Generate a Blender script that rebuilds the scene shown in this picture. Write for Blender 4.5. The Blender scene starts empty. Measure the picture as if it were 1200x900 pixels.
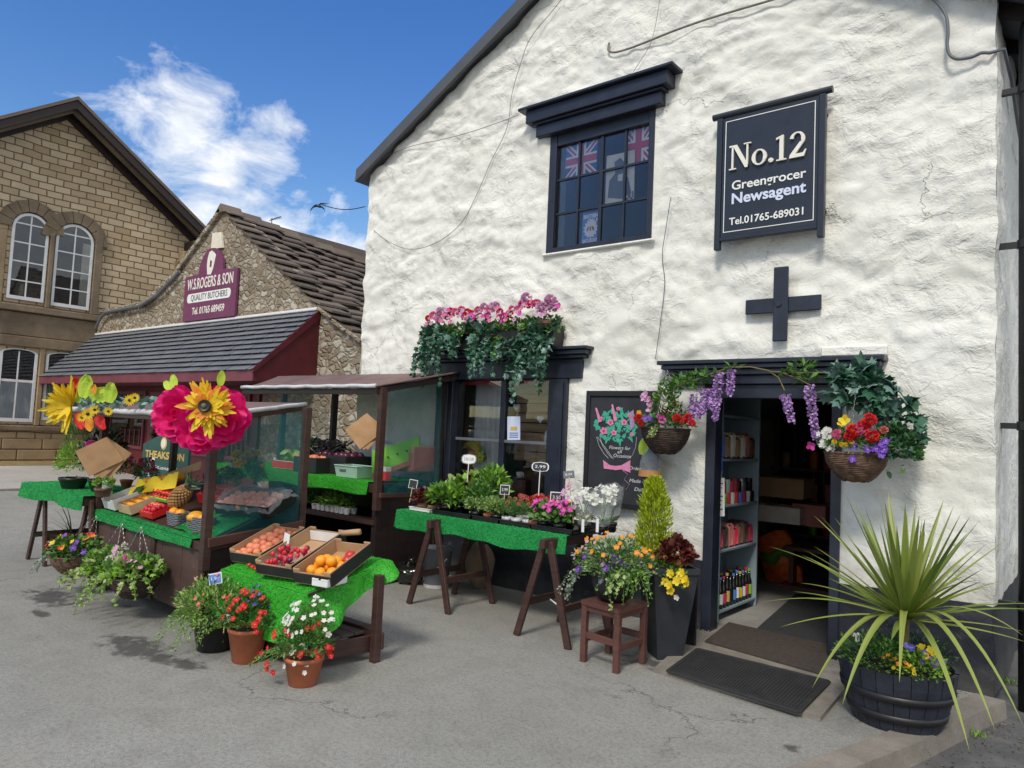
# Village greengrocer's shop with market stalls outside, built in metres.
# Axes: x runs along the shop front (right), y goes into the building, z up. The eye is at (0, 0, 1.6).
import bpy, math, random
from mathutils import Vector, Matrix, noise
rnd = random.Random(12)
PI = math.pi
R = math.radians
sc = bpy.context.scene
COL = sc.collection
V = Vector

# ------------------------------------------------------------------ camera
pitch, roll, yaw = R(3.6), R(2.6), R(-39.3)
FPX = 850.0
cf = V((math.sin(yaw)*math.cos(pitch), math.cos(yaw)*math.cos(pitch), math.sin(pitch)))
cr0 = V((math.cos(yaw), -math.sin(yaw), 0)); cu0 = cr0.cross(cf)
cr = cr0*math.cos(roll)+cu0*math.sin(roll); cu = -cr0*math.sin(roll)+cu0*math.cos(roll)
EYE = V((0, 0, 1.6))
cam = bpy.data.objects.new('camera', bpy.data.cameras.new('camera'))
COL.objects.link(cam); sc.camera = cam
m = Matrix((cr, cu, -cf)).transposed().to_4x4(); m.translation = EYE
cam.matrix_world = m
cam.data.sensor_width = 36; cam.data.lens = 36*FPX/1200; cam.data.clip_end = 2000; cam.data.clip_start = .05
# surveying helpers: a point measured in the photo (1200x900) -> real position on a known plane
def ray(x, y): return (cf*FPX+cr*(x-600)+cu*(450-y)).normalized()
def G(x, y, z=0.0): d = ray(x, y); return EYE+d*((z-1.6)/d.z)
def W(x, y, Y=5.8): d = ray(x, y); return EYE+d*(Y/d.y)
def XP(x, y, X): d = ray(x, y); return EYE+d*(X/d.x)

# ------------------------------------------------------------------ materials
MATS = {}
def nm(name):
    mt = bpy.data.materials.new(name); mt.use_nodes = True
    MATS[name] = mt
    nt = mt.node_tree; b = nt.nodes['Principled BSDF']
    return mt, nt, b
def node(nt, t, **k):
    n = nt.nodes.new(t)
    for a, v in k.items(): setattr(n, a, v)
    return n
def ramp(nt, src, stops, interp='LINEAR'):
    r = node(nt, 'ShaderNodeValToRGB'); cr_ = r.color_ramp; cr_.interpolation = interp
    while len(cr_.elements) < len(stops): cr_.elements.new(.5)
    for e, (p, c) in zip(cr_.elements, stops):
        e.position = p; e.color = (c[0], c[1], c[2], 1) if hasattr(c, '__len__') else (c, c, c, 1)
    nt.links.new(src, r.inputs['Fac']); return r.outputs['Color']
def nz(nt, scale, detail=4, rough=.55, vec=None, dist=0, out='Fac'):
    n = node(nt, 'ShaderNodeTexNoise'); n.inputs['Scale'].default_value = scale
    n.inputs['Detail'].default_value = min(detail, 5); n.inputs['Roughness'].default_value = rough; n.inputs['Distortion'].default_value = dist
    if vec is not None: nt.links.new(vec, n.inputs['Vector'])
    return n.outputs[out]
def vor(nt, scale, feature='F1', vec=None, out='Distance', rnd_=1.0):
    n = node(nt, 'ShaderNodeTexVoronoi', feature=feature); n.inputs['Scale'].default_value = scale
    n.inputs['Randomness'].default_value = rnd_
    if vec is not None: nt.links.new(vec, n.inputs['Vector'])
    return n.outputs[out]
def mixc(nt, fac, a, b, mode='MIX'):
    n = node(nt, 'ShaderNodeMix', data_type='RGBA', blend_type=mode)
    for s, v in ((n.inputs[0], fac), (n.inputs[6], a), (n.inputs[7], b)):
        if hasattr(v, 'links') or isinstance(v, bpy.types.NodeSocket): nt.links.new(v, s)
        elif hasattr(v, '__len__'): s.default_value = (v[0], v[1], v[2], 1)
        else: s.default_value = v
    return n.outputs[2]
def math_(nt, op, a, b=None, c=None):
    n = node(nt, 'ShaderNodeMath', operation=op)
    for i, v in enumerate((a, b, c)):
        if v is None: continue
        if isinstance(v, bpy.types.NodeSocket): nt.links.new(v, n.inputs[i])
        else: n.inputs[i].default_value = v
    return n.outputs[0]
def bump(nt, b, h, s=.3, d=.01, prev=None):
    n = node(nt, 'ShaderNodeBump'); n.inputs['Strength'].default_value = s; n.inputs['Distance'].default_value = d
    nt.links.new(h, n.inputs['Height'])
    if prev is not None: nt.links.new(prev, n.inputs['Normal'])
    nt.links.new(n.outputs[0], b.inputs['Normal']); return n.outputs[0]
def wpos(nt):
    return node(nt, 'ShaderNodeNewGeometry').outputs['Position']
def opos(nt): return node(nt, 'ShaderNodeTexCoord').outputs['Object']
def scalev(nt, v, s):
    n = node(nt, 'ShaderNodeMapping'); n.inputs['Scale'].default_value = s; nt.links.new(v, n.inputs['Vector']); return n.outputs[0]
def simple(name, col, rough=.5, var=.25, sc_=8, metal=0, bs=.15, bd=.003, spec=.5, coat=0):
    """paint-like surface with worn, slightly uneven colour"""
    mt, nt, b = nm(name); v = opos(nt)
    n = nz(nt, sc_, 6, .6, v)
    c = mixc(nt, ramp(nt, n, [(.3, 0), (.7, 1)]), [x*(1-var) for x in col], [min(1, x*(1+var)) for x in col])
    nt.links.new(c, b.inputs['Base Color'])
    b.inputs['Metallic'].default_value = metal; b.inputs['Specular IOR Level'].default_value = spec
    b.inputs['Coat Weight'].default_value = coat
    rr = math_(nt, 'MULTIPLY_ADD', nz(nt, sc_*3, 3, .5, v), .25, rough-.12); nt.links.new(rr, b.inputs['Roughness'])
    bump(nt, b, nz(nt, sc_*6, 5, .6, v), bs, bd)
    return mt
def island(name, cols, rough=.5, trans=.0, spec=.4, bs=0):
    if name in ('leaf_green', 'leaf_bright', 'leaf_dark', 'ivy_leaf'): cols = [tuple(min(.6, k*1.35) for k in q) for q in cols]
    """leaves, petals: each leaf takes its own colour"""
    mt, nt, b = nm(name)
    r = node(nt, 'ShaderNodeNewGeometry').outputs['Random Per Island']
    c = ramp(nt, r, [(i/max(1, len(cols)-1), k) for i, k in enumerate(cols)])
    n = nz(nt, 60, 3, .5, opos(nt))
    c = mixc(nt, math_(nt, 'MULTIPLY', n, .35), c, (.8, .8, .8), 'MULTIPLY')
    nt.links.new(c, b.inputs['Base Color']); b.inputs['Roughness'].default_value = rough
    b.inputs['Specular IOR Level'].default_value = spec
    if trans:
        t = node(nt, 'ShaderNodeBsdfTranslucent'); nt.links.new(c, t.inputs['Color'])
        mx = node(nt, 'ShaderNodeMixShader'); mx.inputs[0].default_value = trans
        nt.links.new(b.outputs[0], mx.inputs[1]); nt.links.new(t.outputs[0], mx.inputs[2])
        nt.links.new(mx.outputs[0], nt.nodes['Material Output'].inputs['Surface'])
    return mt
def wood(name, c1, c2, rough=.6, sc_=(3, 3, 30), bs=.3, chips=None):
    mt, nt, b = nm(name); v = opos(nt)
    n = nz(nt, 1.0, 7, .65, scalev(nt, v, sc_), .6)
    c = ramp(nt, n, [(.25, c1), (.75, c2)])
    if chips is not None:
        f = ramp(nt, nz(nt, 14, 6, .7, v), [(.66, 0), (.72, 1)])
        c = mixc(nt, f, c, chips)
    nt.links.new(c, b.inputs['Base Color']); b.inputs['Roughness'].default_value = rough
    bump(nt, b, n, bs, .003)
    return mt
def sheer(name, col, alpha, rough=.5, gloss=0.0):
    """netting / film: part of the light goes straight through"""
    mt, nt, b = nm(name)
    t = node(nt, 'ShaderNodeBsdfTransparent'); t.inputs['Color'].default_value = (1, 1, 1, 1)
    b.inputs['Base Color'].default_value = (*col, 1); b.inputs['Roughness'].default_value = rough
    mx = node(nt, 'ShaderNodeMixShader')
    v = opos(nt); n = nz(nt, 6, 4, .6, v)
    f = math_(nt, 'MULTIPLY_ADD', n, .3, alpha-.15); nt.links.new(f, mx.inputs[0])
    nt.links.new(t.outputs[0], mx.inputs[1]); nt.links.new(b.outputs[0], mx.inputs[2])
    nt.links.new(mx.outputs[0], nt.nodes['Material Output'].inputs['Surface'])
    return mt
def glass(name, tint=(1, 1, 1), refl=1.0, ior=1.5):
    mt, nt, b = nm(name)
    t = node(nt, 'ShaderNodeBsdfTransparent'); t.inputs['Color'].default_value = (*tint, 1)
    g = node(nt, 'ShaderNodeBsdfGlossy'); g.inputs['Roughness'].default_value = .02
    fr = node(nt, 'ShaderNodeFresnel'); fr.inputs['IOR'].default_value = ior
    bn = node(nt, 'ShaderNodeBump'); bn.inputs['Strength'].default_value = .12; bn.inputs['Distance'].default_value = .02
    nt.links.new(nz(nt, 2.2, 2, .4, opos(nt)), bn.inputs['Height']); nt.links.new(bn.outputs[0], g.inputs['Normal'])
    mx = node(nt, 'ShaderNodeMixShader'); nt.links.new(math_(nt, 'MULTIPLY', fr.outputs[0], refl), mx.inputs[0])
    nt.links.new(t.outputs[0], mx.inputs[1]); nt.links.new(g.outputs[0], mx.inputs[2])
    nt.links.new(mx.outputs[0], nt.nodes['Material Output'].inputs['Surface'])
    return mt

# limewashed rubble wall
mt, nt, b = nm('limewash'); v = wpos(nt)
big = nz(nt, 1.3, 5, .6, v); mid = nz(nt, 7, 8, .62, v, .5); fine = nz(nt, 45, 5, .6, v)
c = ramp(nt, big, [(.3, (.66, .655, .59)), (.5, (.74, .735, .675)), (.75, (.80, .795, .74))])
st = ramp(nt, nz(nt, 3.1, 8, .7, v, .8), [(.56, 0), (.74, 1)])
c = mixc(nt, math_(nt, 'MULTIPLY', st, .36), c, (.43, .42, .36))
dirt = ramp(nt, nz(nt, 16, 7, .75, scalev(nt, v, (1, 1, .6)), 1.2), [(.61, 0), (.70, 1)])
c = mixc(nt, math_(nt, 'MULTIPLY', dirt, .34), c, (.30, .28, .23))
streak = ramp(nt, nz(nt, 3.0, 5, .7, scalev(nt, v, (3.2, 3.2, .28)), .4), [(.60, 0), (.80, 1)])
c = mixc(nt, math_(nt, 'MULTIPLY', streak, .35), c, (.40, .38, .31))
zz = node(nt, 'ShaderNodeSeparateXYZ'); nt.links.new(v, zz.inputs[0])
spl = ramp(nt, math_(nt, 'MULTIPLY_ADD', nz(nt, 6, 5, .7, v), -.7, zz.outputs[2]), [(.20, 1), (.55, 0)])
c = mixc(nt, math_(nt, 'MULTIPLY', spl, .5), c, (.36, .34, .29))
# hairline cracks that wander
wv = node(nt, 'ShaderNodeVectorMath', operation='ADD')
nt.links.new(v, wv.inputs[0]); nt.links.new(scalev(nt, nz(nt, 3, 5, .6, v, 0, 'Color'), (.5, .5, .5)), wv.inputs[1])
ck = ramp(nt, vor(nt, 1.1, 'DISTANCE_TO_EDGE', wv.outputs[0]), [(0, 1), (.006, 0)])
ckm = math_(nt, 'MULTIPLY', ck, ramp(nt, nz(nt, .9, 2, .5, v), [(.56, 0), (.62, 1)]))
c = mixc(nt, math_(nt, 'MULTIPLY', ckm, .55), c, (.2, .2, .18))
nt.links.new(c, b.inputs['Base Color']); b.inputs['Roughness'].default_value = .85; b.inputs['Specular IOR Level'].default_value = .25
patch = ramp(nt, nz(nt, 1.7, 3, .6, v), [(.40, .25), (.60, 1)])
p = bump(nt, b, math_(nt, 'MULTIPLY', mid, patch), .9, .04); p = bump(nt, b, fine, .35, .005, p)
fl_ = ramp(nt, nz(nt, 3.6, 5, .66, scalev(nt, v, (1, 1, 1.6)), .5), [(.50, 0), (.56, 1)])
p = bump(nt, b, math_(nt, 'MULTIPLY', fl_, patch), .45, .009, p)
p = bump(nt, b, math_(nt, 'MULTIPLY', ckm, -1.0), .6, .01, p)
# black tarred plinth
mt, nt, b = nm('plinth_paint'); v = wpos(nt)
f = ramp(nt, nz(nt, 9, 8, .75, v, .6), [(.62, 0), (.72, 1)])
zz = node(nt, 'ShaderNodeSeparateXYZ'); nt.links.new(v, zz.inputs[0])
low = ramp(nt, math_(nt, 'MULTIPLY_ADD', nz(nt, 5, 4, .6, v), .3, zz.outputs[2]), [(.18, 1), (.36, 0)])
c = mixc(nt, math_(nt, 'MULTIPLY', f, .5), (.014, .016, .024), (.16, .16, .16))
c = mixc(nt, math_(nt, 'MULTIPLY', low, .5), c, (.09, .088, .08))
nt.links.new(c, b.inputs['Base Color']); b.inputs['Roughness'].default_value = .55
bump(nt, b, nz(nt, 18, 6, .6, v), .5, .012)
# asphalt
mt, nt, b = nm('asphalt'); v = wpos(nt)
big = nz(nt, .45, 5, .6, v); sp = nz(nt, 160, 3, .7, v); md = nz(nt, 5, 8, .65, v)
c = ramp(nt, big, [(.3, (.29, .276, .248)), (.7, (.40, .384, .35))])
c = mixc(nt, math_(nt, 'MULTIPLY', ramp(nt, sp, [(.4, 0), (.6, 1)]), .55), c, (.11, .14, .137))
c = mixc(nt, math_(nt, 'MULTIPLY', ramp(nt, vor(nt, 190, 'F1', v), [(.0, 1), (.22, 0)]), .3), c, (.5, .48, .45))
c = mixc(nt, math_(nt, 'MULTIPLY', ramp(nt, md, [(.45, 0), (.68, 1)]), .35), c, (.16, .155, .14))
c = mixc(nt, math_(nt, 'MULTIPLY', ramp(nt, nz(nt, 42, 5, .8, v), [(.47, 0), (.60, 1)]), .55), c, (.14, .132, .118))
c = mixc(nt, math_(nt, 'MULTIPLY', ramp(nt, nz(nt, 60, 3, .8, v), [(.58, 0), (.70, 1)]), .35), c, (.52, .50, .46))
c = mixc(nt, math_(nt, 'MULTIPLY', ramp(nt, vor(nt, 1.6, 'F1', v), [(.045, 1), (.06, 0)]), .55), c, (.09, .088, .08))
c = mixc(nt, math_(nt, 'MULTIPLY', ramp(nt, nz(nt, 1.4, 6, .6, v), [(.55, 0), (.8, 1)]), .4), c, (.33, .30, .25))
wv = node(nt, 'ShaderNodeVectorMath', operation='ADD')
nt.links.new(v, wv.inputs[0]); nt.links.new(scalev(nt, nz(nt, 4, 5, .6, v, 0, 'Color'), (.6, .6, .6)), wv.inputs[1])
ck = ramp(nt, vor(nt, .55, 'DISTANCE_TO_EDGE', wv.outputs[0]), [(0, 1), (.0045, 0)])
ck = math_(nt, 'MULTIPLY', ck, ramp(nt, nz(nt, .6, 2, .5, v), [(.53, 0), (.60, 1)]))
c = mixc(nt, math_(nt, 'MULTIPLY', ck, .5), c, (.04, .04, .038))
# spilled water under the baskets, drain stains
wet = None
for (x, y, rx, ry) in ((-5.12, 2.35, .42, .16), (-6.95, 2.45, .42, .20), (-6.45, 2.2, .16, .06), (-4.6, 2.42, .2, .1), (-2.55, 4.72, .25, .16), (-1.28, 4.02, .05, .05)):
    mp = node(nt, 'ShaderNodeMapping'); mp.inputs['Location'].default_value = (-x/rx, -y/ry, 0); mp.inputs['Scale'].default_value = (1/rx, 1/ry, 0)
    nt.links.new(v, mp.inputs['Vector'])
    ln = node(nt, 'ShaderNodeVectorMath', operation='LENGTH'); nt.links.new(mp.outputs[0], ln.inputs[0])
    s = ramp(nt, math_(nt, 'MULTIPLY_ADD', nz(nt, 7, 5, .72, v), 3.6, math_(nt, 'ADD', ln.outputs['Value'], -1.95)), [(.35, 1), (.85, 0)])
    wet = s if wet is None else math_(nt, 'MAXIMUM', wet, s)
c = mixc(nt, math_(nt, 'MULTIPLY', wet, .8), c, (.055, .053, .05))
nt.links.new(c, b.inputs['Base Color'])
nt.links.new(math_(nt, 'MULTIPLY_ADD', wet, -.3, .86), b.inputs['Roughness']); b.inputs['Specular IOR Level'].default_value = .3
p = bump(nt, b, sp, .5, .004); p = bump(nt, b, md, .4, .012, p); bump(nt, b, math_(nt, 'MULTIPLY', ck, -1), .7, .01, p)
def plainstone(name, c1, c2, rough=.85, sc_=6, bs=.5):
    mt, nt, b = nm(name); v = wpos(nt)
    n = nz(nt, sc_, 7, .65, v, .3)
    c = ramp(nt, n, [(.28, c1), (.72, c2)])
    c = mixc(nt, math_(nt, 'MULTIPLY', ramp(nt, nz(nt, sc_*22, 3, .6, v), [(.4, 0), (.7, 1)]), .3), c, [k*.5 for k in c1])
    nt.links.new(c, b.inputs['Base Color']); b.inputs['Roughness'].default_value = rough; b.inputs['Specular IOR Level'].default_value = .3
    bump(nt, b, nz(nt, sc_*5, 6, .65, v), bs, .008)
    return mt
plainstone('kerb_stone', (.17, .15, .125), (.29, .262, .225), sc_=4)
plainstone('wet_tarmac', (.07, .07, .072), (.16, .155, .15), sc_=4)
plainstone('far_road', (.20, .20, .198), (.28, .275, .27), sc_=.6, bs=.2)
plainstone('paving', (.34, .325, .30), (.46, .44, .41), sc_=.9, bs=.2)
plainstone('dry_verge', (.20, .13, .06), (.34, .26, .13), sc_=5)
plainstone('concrete', (.17, .15, .125), (.31, .285, .245), sc_=5)
plainstone('inside_floor', (.22, .215, .20), (.38, .37, .35), sc_=2, bs=.2)
plainstone('sandstone', (.22, .16, .095), (.42, .31, .18), sc_=1.6)
plainstone('dark_stone', (.12, .09, .06), (.26, .20, .13), sc_=1.8)
# coursed Victorian stone: axes y,z
def coursed(name, ax, bw, bh, cols, mortar, msz=.018, warp=.05):
    mt, nt, b = nm(name); v = wpos(nt)
    s = node(nt, 'ShaderNodeSeparateXYZ'); nt.links.new(v, s.inputs[0])
    cb = node(nt, 'ShaderNodeCombineXYZ')
    wob = nz(nt, .8, 3, .5, v); w2 = nz(nt, 2.3, 3, .5, v)
    nt.links.new(math_(nt, 'MULTIPLY_ADD', w2, warp, s.outputs[ax]), cb.inputs[0])
    nt.links.new(math_(nt, 'MULTIPLY_ADD', wob, warp, s.outputs[2]), cb.inputs[1])
    br = node(nt, 'ShaderNodeTexBrick'); nt.links.new(cb.outputs[0], br.inputs['Vector'])
    br.inputs['Scale'].default_value = 1; br.inputs['Brick Width'].default_value = bw; br.inputs['Row Height'].default_value = bh
    br.inputs['Mortar Size'].default_value = msz; br.inputs['Mortar Smooth'].default_value = .3
    br.inputs['Color1'].default_value = (0, 0, 0, 1); br.inputs['Color2'].default_value = (1, 1, 1, 1); br.inputs['Mortar'].default_value = (.5, .5, .5, 1)
    c = ramp(nt, br.outputs['Color'], [(i/(len(cols)-1), k) for i, k in enumerate(cols)])
    c = mixc(nt, math_(nt, 'MULTIPLY', ramp(nt, nz(nt, 1.1, 6, .65, v), [(.45, 0), (.75, 1)]), .28), c, (.18, .13, .08))
    c = mixc(nt, math_(nt, 'MULTIPLY', nz(nt, 30, 4, .6, v), .3), c, (.30, .22, .13))
    c = mixc(nt, br.outputs['Fac'], c, mortar)
    nt.links.new(c, b.inputs['Base Color']); b.inputs['Roughness'].default_value = .9; b.inputs['Specular IOR Level'].default_value = .2
    p = bump(nt, b, math_(nt, 'MULTIPLY', br.outputs['Fac'], -1), .8, .03)
    bump(nt, b, nz(nt, 14, 5, .6, v), .6, .02, p)
coursed('buff_stone', 1, .34, .158, [(.42, .315, .185), (.55, .43, .275), (.64, .515, .345), (.48, .36, .215)], (.17, .125, .08), .014, .11)
# rubble stone
mt, nt, b = nm('rubble_stone'); v = wpos(nt)
wv = node(nt, 'ShaderNodeVectorMath', operation='ADD')
nt.links.new(v, wv.inputs[0]); nt.links.new(scalev(nt, nz(nt, 4, 3, .6, v, 0, 'Color'), (.16, .16, .16)), wv.inputs[1])
sv = scalev(nt, wv.outputs[0], (6.5, 6.5, 9.5))
cc = vor(nt, 1, 'F1', sv, 'Color'); ed = vor(nt, 1, 'DISTANCE_TO_EDGE', sv)
sx = node(nt, 'ShaderNodeSeparateXYZ'); nt.links.new(cc, sx.inputs[0])
c = ramp(nt, sx.outputs[0], [(0, (.24, .18, .12)), (.35, (.36, .29, .20)), (.7, (.48, .42, .32)), (1, (.62, .58, .48))])
c = mixc(nt, math_(nt, 'MULTIPLY', nz(nt, 22, 6, .7, v), .6), c, (.15, .12, .09))
c = mixc(nt, math_(nt, 'MULTIPLY', ramp(nt, ed, [(.02, 1), (.18, 0)]), .6), c, (.24, .20, .15))
c = mixc(nt, math_(nt, 'MULTIPLY', ramp(nt, nz(nt, 1.2, 6, .6, v), [(.5, 0), (.75, 1)]), .5), c, (.13, .11, .09))
nt.links.new(c, b.inputs['Base Color']); b.inputs['Roughness'].default_value = .9; b.inputs['Specular IOR Level'].default_value = .2
p = bump(nt, b, ramp(nt, ed, [(0, 0), (.2, 1)]), .8, .03); bump(nt, b, nz(nt, 20, 5, .6, v), .5, .02, p)
# slates: per-island tone
def slatey(name, cols, rough, moss=None):
    mt, nt, b = nm(name); v = wpos(nt)
    r = node(nt, 'ShaderNodeNewGeometry').outputs['Random Per Island']
    c = ramp(nt, r, [(i/(len(cols)-1), k) for i, k in enumerate(cols)])
    c = mixc(nt, math_(nt, 'MULTIPLY', nz(nt, 9, 6, .7, v), .5), c, [k*.45 for k in cols[0]])
    if moss: 
        c = mixc(nt, ramp(nt, nz(nt, 1.6, 7, .7, v), [(.64, 0), (.70, 1)]), c, moss)
    nt.links.new(c, b.inputs['Base Color']); b.inputs['Roughness'].default_value = rough
    bump(nt, b, nz(nt, 25, 5, .6, v), .5, .01)
slatey('blue_slate', [(.15, .162, .19), (.18, .192, .22), (.21, .222, .25), (.165, .176, .205)], .42)
slatey('stone_slate', [(.10, .075, .055), (.16, .12, .092), (.21, .165, .125), (.12, .092, .07)], .85, (.17, .10, .035))
simple('navy_paint', (.016, .020, .034), .38, .35, 6)
simple('black_paint', (.012, .012, .014), .45, .3, 6)
simple('verge_grey', (.075, .08, .088), .5, .12, 3)
simple('sign_black', (.017, .022, .034), .35, .15, 5)
simple('sign_white', (.8, .8, .76), .5, .06, 10)
simple('sign_pale_blue', (.62, .68, .85), .5, .06, 10)
simple('cream_letter', (.78, .75, .66), .5, .06, 10)
simple('purple_sign', (.17, .045, .105), .45, .12, 3)
simple('burgundy', (.10, .011, .018), .45, .25, 4)
simple('burgundy_pale', (.16, .038, .055), .5, .2, 4)
simple('white_frame', (.62, .63, .63), .45, .08, 6)
simple('net_curtain', (.58, .60, .62), .8, .2, 3)
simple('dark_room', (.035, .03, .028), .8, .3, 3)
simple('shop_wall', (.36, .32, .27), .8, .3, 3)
simple('curtain_cream', (.5, .48, .40), .8, .15, 6)
simple('galvanised', (.35, .36, .37), .45, .15, 8, metal=.7)
simple('zinc', (.30, .31, .32), .4, .15, 8, metal=.5)
simple('pewter_plastic', (.13, .14, .16), .5, .15, 6)
simple('black_plastic', (.012, .012, .014), .4, .3, 8)
simple('chain_metal', (.35, .33, .30), .4, .3, 30, metal=.8)
simple('terracotta', (.42, .125, .055), .7, .2, 9)
simple('rubber', (.022, .022, .024), .75, .3, 12)
simple('coir', (.055, .042, .034), .95, .3, 25, bs=.8, bd=.006)
simple('charcoal_mat', (.03, .032, .036), .95, .3, 25, bs=.8, bd=.006)
simple('slate_planter', (.022, .025, .031), .6, .25, 5)
simple('barrel_black', (.02, .024, .036), .5, .4, 7, bs=.4, bd=.006)
simple('soil', (.03, .02, .014), .95, .5, 30, bs=1, bd=.01)
simple('wicker', (.13, .075, .045), .7, .45, 22)
simple('wicker_dark', (.05, .03, .022), .7, .45, 22)
simple('cardboard', (.43, .27, .145), .8, .12, 5)
simple('cardboard_black', (.018, .018, .02), .55, .3, 8)
simple('paper_white', (.7, .7, .69), .7, .08, 8)
simple('kraft', (.36, .215, .105), .75, .18, 5)
simple('kraft_light', (.46, .27, .13), .75, .18, 5)
simple('yellow_card', (.85, .62, .02), .55, .1, 5)
simple('red_plastic', (.6, .02, .025), .35, .15, 5)
simple('lime_card', (.22, .62, .04), .55, .1, 5)
simple('pink_card', (.42, .15, .13), .6, .15, 5)
simple('mint_plastic', (.34, .50, .42), .45, .1, 5)
simple('label_blue', (.10, .22, .60), .5, .1, 5)
simple('grey_blue_paint', (.26, .34, .38), .5, .12, 5)
simple('deal', (.55, .40, .24), .65, .15, 6)
simple('awning', (.17, .105, .095), .7, .25, 3)
simple('white_roll', (.55, .55, .56), .6, .2, 7)
simple('poster_blue', (.03, .10, .42), .5, .1, 7)
simple('flag_blue', (.035, .09, .32), .6, .1, 7)
simple('flag_red', (.55, .04, .08), .6, .1, 7)
simple('poster_cream', (.72, .66, .54), .6, .15, 7)
simple('poster_grey', (.12, .13, .14), .6, .15, 7)
simple('green_board', (.012, .07, .06), .4, .2, 5)
simple('gold', (.62, .42, .12), .5, .1, 9)
simple('chalk_board', (.02, .022, .028), .7, .4, 5)
simple('chalk_white', (.6, .6, .6), .9, .2, 60)
simple('chalk_green', (.05, .36, .24), .9, .25, 30)
simple('chalk_pink', (.62, .22, .38), .9, .2, 30)
simple('chalk_mauve', (.34, .22, .36), .9, .2, 30)
simple('wire', (.20, .19, .17), .7, .3, 20)
simple('wire_dark', (.05, .05, .048), .7, .3, 20)
simple('bottle_glass', (.012, .012, .010), .12, .2, 5, spec=.8)
simple('china', (.75, .77, .76), .3, .05, 8)
simple('orange_skin', (.9, .34, .015), .45, .12, 25, bs=.4)
simple('mango_skin', (.85, .38, .03), .4, .25, 8)
simple('apple_red', (.55, .03, .03), .3, .4, 9)
simple('peach_skin', (.80, .25, .13), .55, .35, 9)
simple('tomato', (.65, .03, .02), .25, .15, 9)
simple('strawberry', (.62, .02, .04), .4, .25, 20)
simple('cabbage', (.30, .50, .12), .5, .25, 12)
simple('melon', (.62, .60, .25), .5, .2, 10)
simple('pineapple_skin', (.30, .16, .05), .6, .4, 20)
simple('carrot_sack', (.62, .12, .02), .5, .4, 14)
simple('tan_leather', (.42, .20, .07), .6, .15, 6)
simple('hessian', (.20, .15, .10), .95, .2, 14)
simple('plum', (.10, .02, .05), .3, .3, 9)
simple('twig', (.16, .13, .05), .8, .2, 30)
simple('stem_green', (.10, .18, .04), .6, .2, 30)
wood('stall_wood', (.030, .014, .011), (.075, .036, .028), .55, chips=(.16, .10, .07))
wood('stall_panel', (.050, .026, .022), (.105, .060, .050), .6, (2, 2, 9), .3, chips=(.15, .10, .08))
wood('dark_timber', (.012, .007, .006), (.034, .018, .016), .6)
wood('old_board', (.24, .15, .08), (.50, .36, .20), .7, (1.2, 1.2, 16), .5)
wood('stool_wood', (.075, .028, .022), (.13, .055, .042), .5, chips=(.3, .2, .15))
wood('shelf_boards', (.07, .055, .05), (.13, .10, .09), .8, (3, 20, 3))
island('leaf_green', [(.03, .09, .015), (.06, .15, .025), (.10, .22, .035), (.05, .12, .03)], .5, .25)
island('leaf_bright', [(.10, .22, .02), (.17, .33, .035), (.24, .42, .05), (.13, .27, .03)], .5, .3)
island('leaf_light', [(.20, .34, .08), (.34, .46, .14), (.46, .55, .24), (.25, .36, .09)], .5, .3)
island('leaf_dark', [(.015, .05, .015), (.03, .085, .03), (.05, .12, .045)], .4, .15)
island('ivy_leaf', [(.012, .055, .028), (.02, .08, .04), (.035, .10, .055), (.10, .19, .15), (.02, .07, .03)], .38, .12)
island('ivy_pale', [(.10, .20, .17), (.18, .30, .26), (.28, .40, .35)], .4, .1)
island('leaf_silver', [(.22, .28, .22), (.34, .40, .33), (.27, .33, .25)], .6, .15)
island('leaf_maroon', [(.09, .015, .015), (.16, .03, .02), (.05, .012, .012), (.22, .07, .03)], .5, .2)
island('conifer_gold', [(.30, .40, .015), (.44, .54, .02), (.58, .66, .04), (.20, .30, .015)], .55, .3)
island('blade', [(.13, .20, .03), (.22, .29, .05), (.30, .35, .08), (.10, .16, .03)], .4, .2)
island('turf', [(.008, .20, .045), (.02, .34, .08), (.05, .48, .14)], .6, .1)
island('turf_light', [(.015, .22, .012), (.04, .40, .025), (.08, .54, .05)], .6, .1)
def petal(name, *cols): return island(name, list(cols), .55, .3)
petal('petal_red', (.65, .01, .02), (.75, .03, .03), (.5, .01, .02))
petal('petal_pink', (.75, .10, .28), (.80, .25, .42), (.65, .06, .2))
petal('petal_mauve', (.60, .28, .50), (.72, .42, .60), (.52, .20, .42))
petal('petal_magenta', (.70, .02, .28), (.72, .10, .48), (.6, .01, .2))
petal('petal_purple', (.14, .03, .42), (.24, .09, .60), (.10, .02, .30))
petal('petal_blue', (.09, .09, .42), (.16, .15, .58), (.07, .06, .30))
petal('petal_white', (.75, .76, .68), (.82, .82, .76), (.66, .68, .58))
petal('petal_yellow', (.85, .58, .01), (.88, .70, .04), (.80, .48, .01))
petal('petal_orange', (.85, .27, .02), (.85, .38, .04), (.75, .18, .02))
petal('rose_petal', (.78, .005, .16), (.85, .015, .22), (.66, .003, .11))
petal('petal_salmon', (.65, .14, .12), (.72, .24, .20), (.5, .07, .07))
petal('paper_lime', (.45, .68, .04), (.55, .75, .08), (.38, .6, .03))
petal('wisteria_bloom', (.42, .20, .60), (.58, .36, .72), (.68, .50, .74), (.50, .26, .62))
sheer('net_teal', (.03, .17, .18), .30, .6)
sheer('cellophane', (.75, .78, .8), .17, .12)
glass('window_glass', (.97, .98, .98), 1.0, 1.45)
glass('sky_glass', (.95, .96, .98), 1.1, 1.45)
glass('dark_glass', (.92, .94, .95), 1.6, 1.45)
M = MATS

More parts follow.
